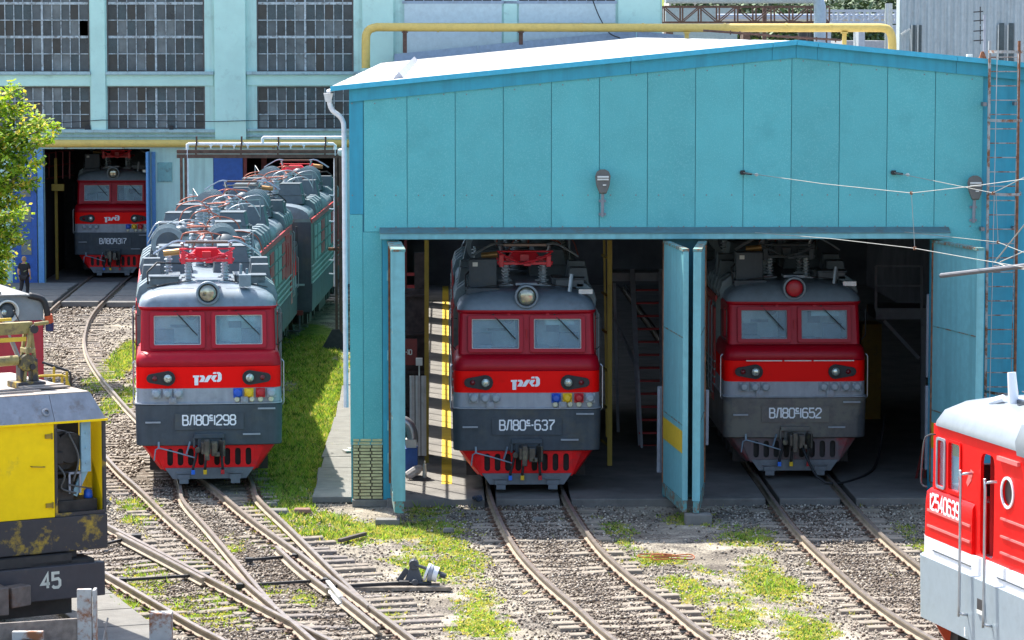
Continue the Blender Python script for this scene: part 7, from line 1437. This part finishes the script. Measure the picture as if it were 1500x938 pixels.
m = MB(); m.b2((-1.5, -1.6, 1.2), (1.5, 9, 1.48)); m.b2((-1.2, -1.2, .5), (1.2, 8, 1.19)); m.build('frame', UNDER, hd)

for wy in (0.2, 2.6):
    m = MB()
    for s in (-1, 1): m.cyl((s * .7, wy, .7), (s * .84, wy, .7), .52, 20)
    m.build('wheelset', UNDER, hd)
yr = mat('rail_yellow', (.5, .33, .02), .5, dirt=.3)
inv = (Matrix.Translation(hd.location) @ Matrix.Rotation(R(21), 4, 'Z')).inverted()
for pts, mm_ in (([(50, 562), (54, 552), (60, 551), (90, 550), (96, 552), (104, 573)], yr), ([(62, 531), (98, 543), (103, 547), (104, 573)], BLACKR)):
    m = MB(); m.tube([inv @ W(x, y, 66.6 + (.6 if mm_ is BLACKR else 0)) for x, y in pts], .028, 8); m.build('handrail', mm_, hd)
for px, y0, y1 in ((79, 538, 566), (91, 551, 574), (98, 545, 574)):
    m = MB(); m.cyl(inv @ W(px, y0, 66.9), inv @ W(px, y1 + 20, 66.9), .028, 8); m.build('handrail_post', yr, hd)
# ------------------------------------------------------------------ flat wagon boards at the lower left edge
fw = empty('flat_wagon', (0, 0, 0), 'end of a flat wagon with weathered boards and a rusty pale post, lower left corner', 'wagon'); Yf = 47.2
a, b = W(-150, 922, Yf - .8), W(113, 905, Yf)
for k in range(3):
    m = MB(); m.bar(a + Vector((0, 0, -.2 - .37 * k)), b + Vector((0, 0, -.2 - .37 * k)), .36, .06) if False else m.box((a + b) / 2 + Vector((0, 0, -.19 - .38 * k)), ((b - a).length, .06, .365), rot=(b - a).to_track_quat('X', 'Z').to_matrix()); m.build('side_board', WOODG, fw, bevel=.008)
m = MB(); c0, c1 = W(128, 862, Yf + .05), W(128, 1000, Yf + .05); m.box(((c0.x - .04), Yf, (c0.z + .35) / 2), (.22, .10, c0.z - .35)); m.box((c0.x + .11, Yf + .06, (c0.z + .35) / 2), (.05, .24, c0.z - .37)); m.build('stake_post', RUSTPAINT, fw, bevel=.01)
m = MB(); a2, b2_ = W(18, 925, Yf - .45), W(64, 950, Yf - .45); m.b2((a2.x, Yf - .5, b2_.z - .2), (b2_.x, Yf - .38, a2.z)); m.build('latch_plate', RUSTPAINT, fw, bevel=.01)
m = MB(); m.box((-8.3, Yf - .6, .62), (5.2, 1.2, .3)); m.build('wagon_frame', UNDER, fw)
m = MB()
for px in (-60, 40): c = W(px, 930, Yf - .5); m.cyl((c.x, Yf - .4, .5), (c.x, Yf - .55, .5), .45, 20)
m.build('wheel', UNDER, fw)
m = MB(); c = W(236, 917, 50.5); m.box((c.x, 50.5, .32), (.36, .3, .64)); m.cyl((c.x + .0, 50.33, .45), (c.x, 50.35, .45), .03, 10); tag(m.build('relay_box', RUSTPAINT, bevel=.01), 'small pale box with rusty edges at the bottom edge beside the left track', 'metal box')
m = MB(); m.bar(W(153, 912, 49.5), W(158, 945, 49.5), .035); m.bar(W(158, 905, 49.5), W(150, 945, 49.4), .02); m.box((W(153, 940, 49.5).x, 49.5, .1), (.3, .2, .1)); tag(m.build('switch_rod_stand', STEEL), 'pair of thin upright steel rods right of the rusty wagon post', 'steel rods')
# concrete path in the lower left
pt = empty('concrete_path', (0, 0, 0), None, None); pt['kind'] = 'structure'
P0, P1 = G(140, 855).xy, G(262, 950).xy; d = (P1 - P0).normalized(); n_ = Vector((-d.y, d.x)) * -1
for k in range(6):
    a = P0 + d * (k * 1.55 - 1.5); m = MB(); c = a + d * .75 + (n_ if n_.x < 0 else -n_) * .62; m.box((c.x, c.y, .03), (1.5, 1.2, .12), rz=math.atan2(d.y, d.x)); m.build('slab', CONC, pt, bevel=.015)

# ------------------------------------------------------------------ people and small things in the yard
def person(loc, face, H, shirt, trousers, lab, skin=(0.48, 0.27, 0.18), hair=(0.35, 0.22, 0.10)):
    k = H / 1.75; t = empty('person', loc, lab, 'person', rz=face)
    J = {'pel': (0, 0, .96), 'spn': (0, .01, 1.14), 'chs': (0, .0, 1.34), 'nk': (0, 0, 1.50), 'hd': (0, -.02, 1.60),
         'sl': (-.17, 0, 1.43), 'el': (-.245, .03, 1.16), 'wl': (-.25, -.04, .92), 'sr': (.17, 0, 1.43), 'er': (.25, .04, 1.16), 'wr': (.24, -.05, .92),
         'hl': (-.09, 0, .92), 'kl': (-.11, -.10, .52), 'al': (-.12, .04, .11), 'fl': (-.13, -.12, .05), 'hr': (.09, 0, .92), 'kr': (.11, .06, .50), 'ar': (.13, .30, .18), 'fr': (.14, .22, .05)}
    rad = {'pel': .145, 'spn': .13, 'chs': .155, 'nk': .06, 'hd': .05, 'sl': .07, 'el': .048, 'wl': .03, 'sr': .07, 'er': .048, 'wr': .03, 'hl': .10, 'kl': .065, 'al': .042, 'fl': .035, 'hr': .10, 'kr': .065, 'ar': .042, 'fr': .035}
    E = [('pel', 'spn'), ('spn', 'chs'), ('chs', 'nk'), ('nk', 'hd'), ('chs', 'sl'), ('sl', 'el'), ('el', 'wl'), ('chs', 'sr'), ('sr', 'er'), ('er', 'wr'), ('pel', 'hl'), ('hl', 'kl'), ('kl', 'al'), ('al', 'fl'), ('pel', 'hr'), ('hr', 'kr'), ('kr', 'ar'), ('ar', 'fr')]
    def skin_obj(name, keys, edges, scale, m_, extra=0.0):
        ks = list(keys); me = bpy.data.meshes.new(name); me.from_pydata([Vector(J[q]) * k for q in ks], [(ks.index(a), ks.index(b)) for a, b in edges], []); me.materials.append(m_)
        o = bpy.data.objects.new(name, me); C.objects.link(o); o.parent = t; md = o.modifiers.new('skin', 'SKIN'); sl = me.skin_vertices[0] if me.skin_vertices else None
        if sl is None:
            bm = bmesh.new(); bm.from_mesh(me); bm.verts.layers.skin.verify(); bm.to_mesh(me); bm.free(); sl = me.skin_vertices[0]
        for i, q in enumerate(ks): r_ = (rad[q] + extra) * k; sl.data[i].radius = (r_ * (1.15 if q in ('chs', 'pel', 'spn') else 1), r_ * (.8 if q in ('chs', 'spn', 'pel') else 1)); 
        sl.data[0].use_root = True; s_ = o.modifiers.new('sub', 'SUBSURF'); s_.levels = 2; s_.render_levels = 2; me.shade_smooth(); return o
    SK = mat('skin_%d' % int(skin[0] * 100), skin, .6)
    body = skin_obj('body', J.keys(), E, 1, SK)
    skin_obj('trousers', ['pel', 'hl', 'kl', 'al', 'hr', 'kr', 'ar'], [e for e in E if set(e) <= {'pel', 'hl', 'kl', 'al', 'hr', 'kr', 'ar'}], 1, mat('cloth_' + lab[:6] + 't', trousers, .9, var=.2), .02)
    J['ml'] = tuple((Vector(J['sl']) * .3 + Vector(J['el']) * .7)); J['mr'] = tuple((Vector(J['sr']) * .3 + Vector(J['er']) * .7)); rad['ml'] = rad['mr'] = .052
    skin_obj('shirt', ['spn', 'pel', 'chs', 'sl', 'sr', 'ml', 'mr'], [('spn', 'pel'), ('spn', 'chs'), ('chs', 'sl'), ('chs', 'sr'), ('sl', 'ml'), ('sr', 'mr')], 1, mat('cloth_' + lab[:6] + 's', shirt, .9, var=.15), .034)
    m = MB(); m.lathe(Vector((0, -.015, 1.55)) * k, [(.03 * k, 0), (.075 * k, .03 * k), (.088 * k, .10 * k), (.085 * k, .16 * k), (.06 * k, .21 * k), (.005, .235 * k)], (0, 0, 1), 16); m.lathe(Vector((0, -.1, 1.655)) * k, [(.018 * k, 0), (.006 * k, .03 * k)], (0, -1, -.2), 8)
    for s in (-1, 1): m.lathe(Vector((s * .085, -.01, 1.65)) * k, [(.022 * k, 0), (.018 * k, .015 * k)], (s, 0, 0), 8)
    m.build('head', SK, t, smooth=True)
    m = MB()
    for s in (-1, 1): m.lathe(Vector((s * .032, -.098, 1.675)) * k, [(.011 * k, 0), (.006 * k, .006 * k)], (0, -1, 0), 8)
    m.box(Vector((0, -.097, 1.605)) * k, (.045 * k, .008 * k, .009 * k)); m.build('face', mat('face_dark', (.08, .03, .025), .6), t)
    m = MB(); m.lathe(Vector((0, .0, 1.665)) * k, [(.095 * k, -.06 * k), (.097 * k, .03 * k), (.08 * k, .09 * k), (.05 * k, .12 * k), (.005, .135 * k)], (0, .12, 1), 16); m.build('hair', mat('hair_%d' % int(hair[0] * 100), hair, .8, var=.3), t, smooth=True)
    for s, wp in ((-1, J['wl']), (1, J['wr'])):
        m = MB(); c = Vector(wp) * k; m.taper(c + Vector((0, -.005, -.085 * k)), (.028 * k, .075 * k), (.03 * k, .05 * k), .09 * k)
        for f in range(4): fx = (-.03 + f * .02) * k; L_ = (.07, .08, .075, .06)[f] * k; m.tube([c + Vector((0, fx, -.08 * k)), c + Vector((-s * .008 * k, fx - .004, -.08 * k - L_ * .55)), c + Vector((-s * .025 * k, fx - .008, -.08 * k - L_)) ], .009 * k, 6)
        m.tube([c + Vector((0, -.035 * k, -.03 * k)), c + Vector((-s * .012, -.055 * k, -.065 * k)), c + Vector((-s * .02, -.055 * k, -.10 * k))], .010 * k, 6); m.build('hand', SK, t, smooth=True)
    for q, a in (('fl', 0), ('fr', .3)):
        m = MB(); c = Vector(J[q]) * k; m.loft([[(c.x - .045, c.y - .1, 0.005 + a * .0), (c.x + .045, c.y - .1, .005), (c.x + .045, c.y + .17, .005), (c.x - .045, c.y + .17, .005)], [(c.x - .035, c.y - .08, .06), (c.x + .035, c.y - .08, .06), (c.x + .04, c.y + .16, .11), (c.x - .04, c.y + .16, .11)]]); m.build('shoe', BLACKR, t, bevel=.015)
    return t
pp = W(36, 434, 117.5)
person((pp.x, 117.5, 0.13), R(168), 1.56, (.012, .012, .014), (.02, .018, .02), 'person in a black t-shirt and dark trousers walking away beside the blue gate')
# switch stand with two white-faced weights
st = empty('switch_stand', (0, 0, 0), 'black switch stand with a white painted counterweight on the grass', 'switch stand'); c = G(608, 860)
m = MB(); m.box((c.x - .3, c.y, .04), (1.5, .18, .08)); m.box((c.x - .3, c.y - .35, .035), (1.9, .16, .07)); m.build('timber', WOOD, st)
DKI = mat('stand_iron', (.045, .05, .06), .5)
m = MB(); m.taper((c.x - .02, c.y, .08), (.36, .2), (.14, .12), .30); m.lathe((c.x - .02, c.y - .1, .42), [(.09, 0), (.09, .2)], (0, 1, 0), 12); m.bar((c.x - .3, c.y, .1), (c.x - .14, c.y, .33), .07, .1); m.lathe((c.x, c.y - .16, .12), [(.06, 0), (.06, .1)], (0, -1, 0), 10); m.box((c.x + .1, c.y - .12, .09), (.4, .1, .05)); m.build('pedestal', DKI, st, bevel=.012)
m = MB(); m.cyl((c.x, c.y - .08, .42), (c.x + .52, c.y - .14, .26), .03, 8); m.cyl((c.x + .45, c.y - .14, .25), (c.x + .56, c.y - .15, .22), .05, 8); m.build('lever', DKI, st)
m = MB(); m.cyl((c.x + .20, c.y - .12, .30), (c.x + .24, c.y - .125, .285), .17, 18); m.cyl((c.x + .32, c.y - .13, .27), (c.x + .41, c.y - .135, .245), .14, 18); m.build('white_face', mat('weight_white', (.8, .8, .8), .5), st, smooth=35)
m = MB(); m.cyl((c.x + .245, c.y - .125, .283), (c.x + .318, c.y - .13, .268), .16, 18); m.build('counterweight', GREYST, st, smooth=35)
m = MB(); a, b = G(497, 796), G(535, 787); m.bar(a + Vector((0, 0, .05)), b + Vector((0, 0, .07)), .09, .07); tag(m.build('iron_bar', RUST2 if 'RUST2' in globals() else mat('dark_iron', (.07, .055, .045), .8), bevel=.01), 'dark rusty iron bar lying on the gravel in front of the brick plinth', 'iron bar')
m = MB(); c = G(985, 820); m.tube([(c.x + .42 * math.cos(a), c.y + .3 * math.sin(a), .05 + .02 * math.sin(3 * a)) for a in [2 * math.pi * i / 28 for i in range(29)]], .014, 5); m.tube([(c.x - .3 + .36 * math.cos(a), c.y + .1 + .22 * math.sin(a), .06) for a in [2 * math.pi * i / 20 for i in range(18)]], .012, 5); m.bar((c.x - .35, c.y + .1, .05), (c.x + .38, c.y - .05, .06), .02); tag(m.build('wire_coil', mat('orange_rust', (.32, .09, .03), .85)), 'flat coil of orange rusty wire lying between the two shed tracks', 'wire coil')
m = MB(); c = G(699, 742); r_ = random.Random(6)
for k in range(7): m.lathe((c.x + r_.uniform(-.09, .09), c.y + r_.uniform(-.06, .06), .08 + r_.uniform(0, .08)), [(.02, 0), (.07, .02), (.06, .07), (.01, .09)], (r_.uniform(-.5, .5), r_.uniform(-.5, .5), 1), 7)
tag(m.build('crumpled_rag', mat('blue_black_rag', (.02, .03, .05), .8, dirt=.9, dcol=(.05, .2, .5), ds=14, dth=.55)), 'crumpled dark blue rag at the edge of the middle gate floor', 'rag')
m = MB(); c = G(601, 712); m.lathe((c.x - .1, c.y, .2), [(.02, 0), (.1, .05), (.11, .3), (.06, .42), (.02, .44)], (.8, 0, .5), 9); tag(m.build('plastic_bag', mat('bag_grey', (.35, .34, .34), .5, var=.4, dirt=.6, ds=9)), 'greyish crumpled plastic sack by the fan box', 'sack')
m = MB(); c = G(622, 708); m.cyl((c.x, c.y, .13), (c.x, c.y, .42), .05, 10, .04); m.cyl((c.x, c.y, .42), (c.x, c.y, .5), .02, 8); tag(m.build('bottle', OFFW), 'small pale bottle standing on the floor near the left gate edge', 'bottle')
dk = random.Random(9)
for k, (px, py, s_, lab) in enumerate(((405, 752, .4, 'flat grey stone plate left of the walkway end'), (443, 751, .3, 'small reddish slab at the near end of the walkway'), (788, 742 + 22, .2, 'small pale stone in front of the middle gate'), (657, 780, .18, 'flat pale stone on the grass right of the thin slab'), (398, 742, .2, 'grey rubble lump behind the flat stone plate'))):
    m = MB(); c = G(px, py); m.taper((c.x, c.y, .0), (s_ * 1.3, s_), (s_ * 1.1, s_ * .8), .09); o = m.build('stone', mat('redstone', (.2, .11, .08), .9) if k == 1 else CONC, bevel=.02); tag(o, lab, 'stone')
m = MB(); c = W(509, 607, 74); m.box((c.x, 74, .15), (.18, .2, .04), rz=.5); m.box((c.x + .05, 74.1, .19), (.12, .1, .03), rz=1); tag(m.build('litter', OFFW), 'scrap of white paper on the walkway beside the white downpipe', 'paper')
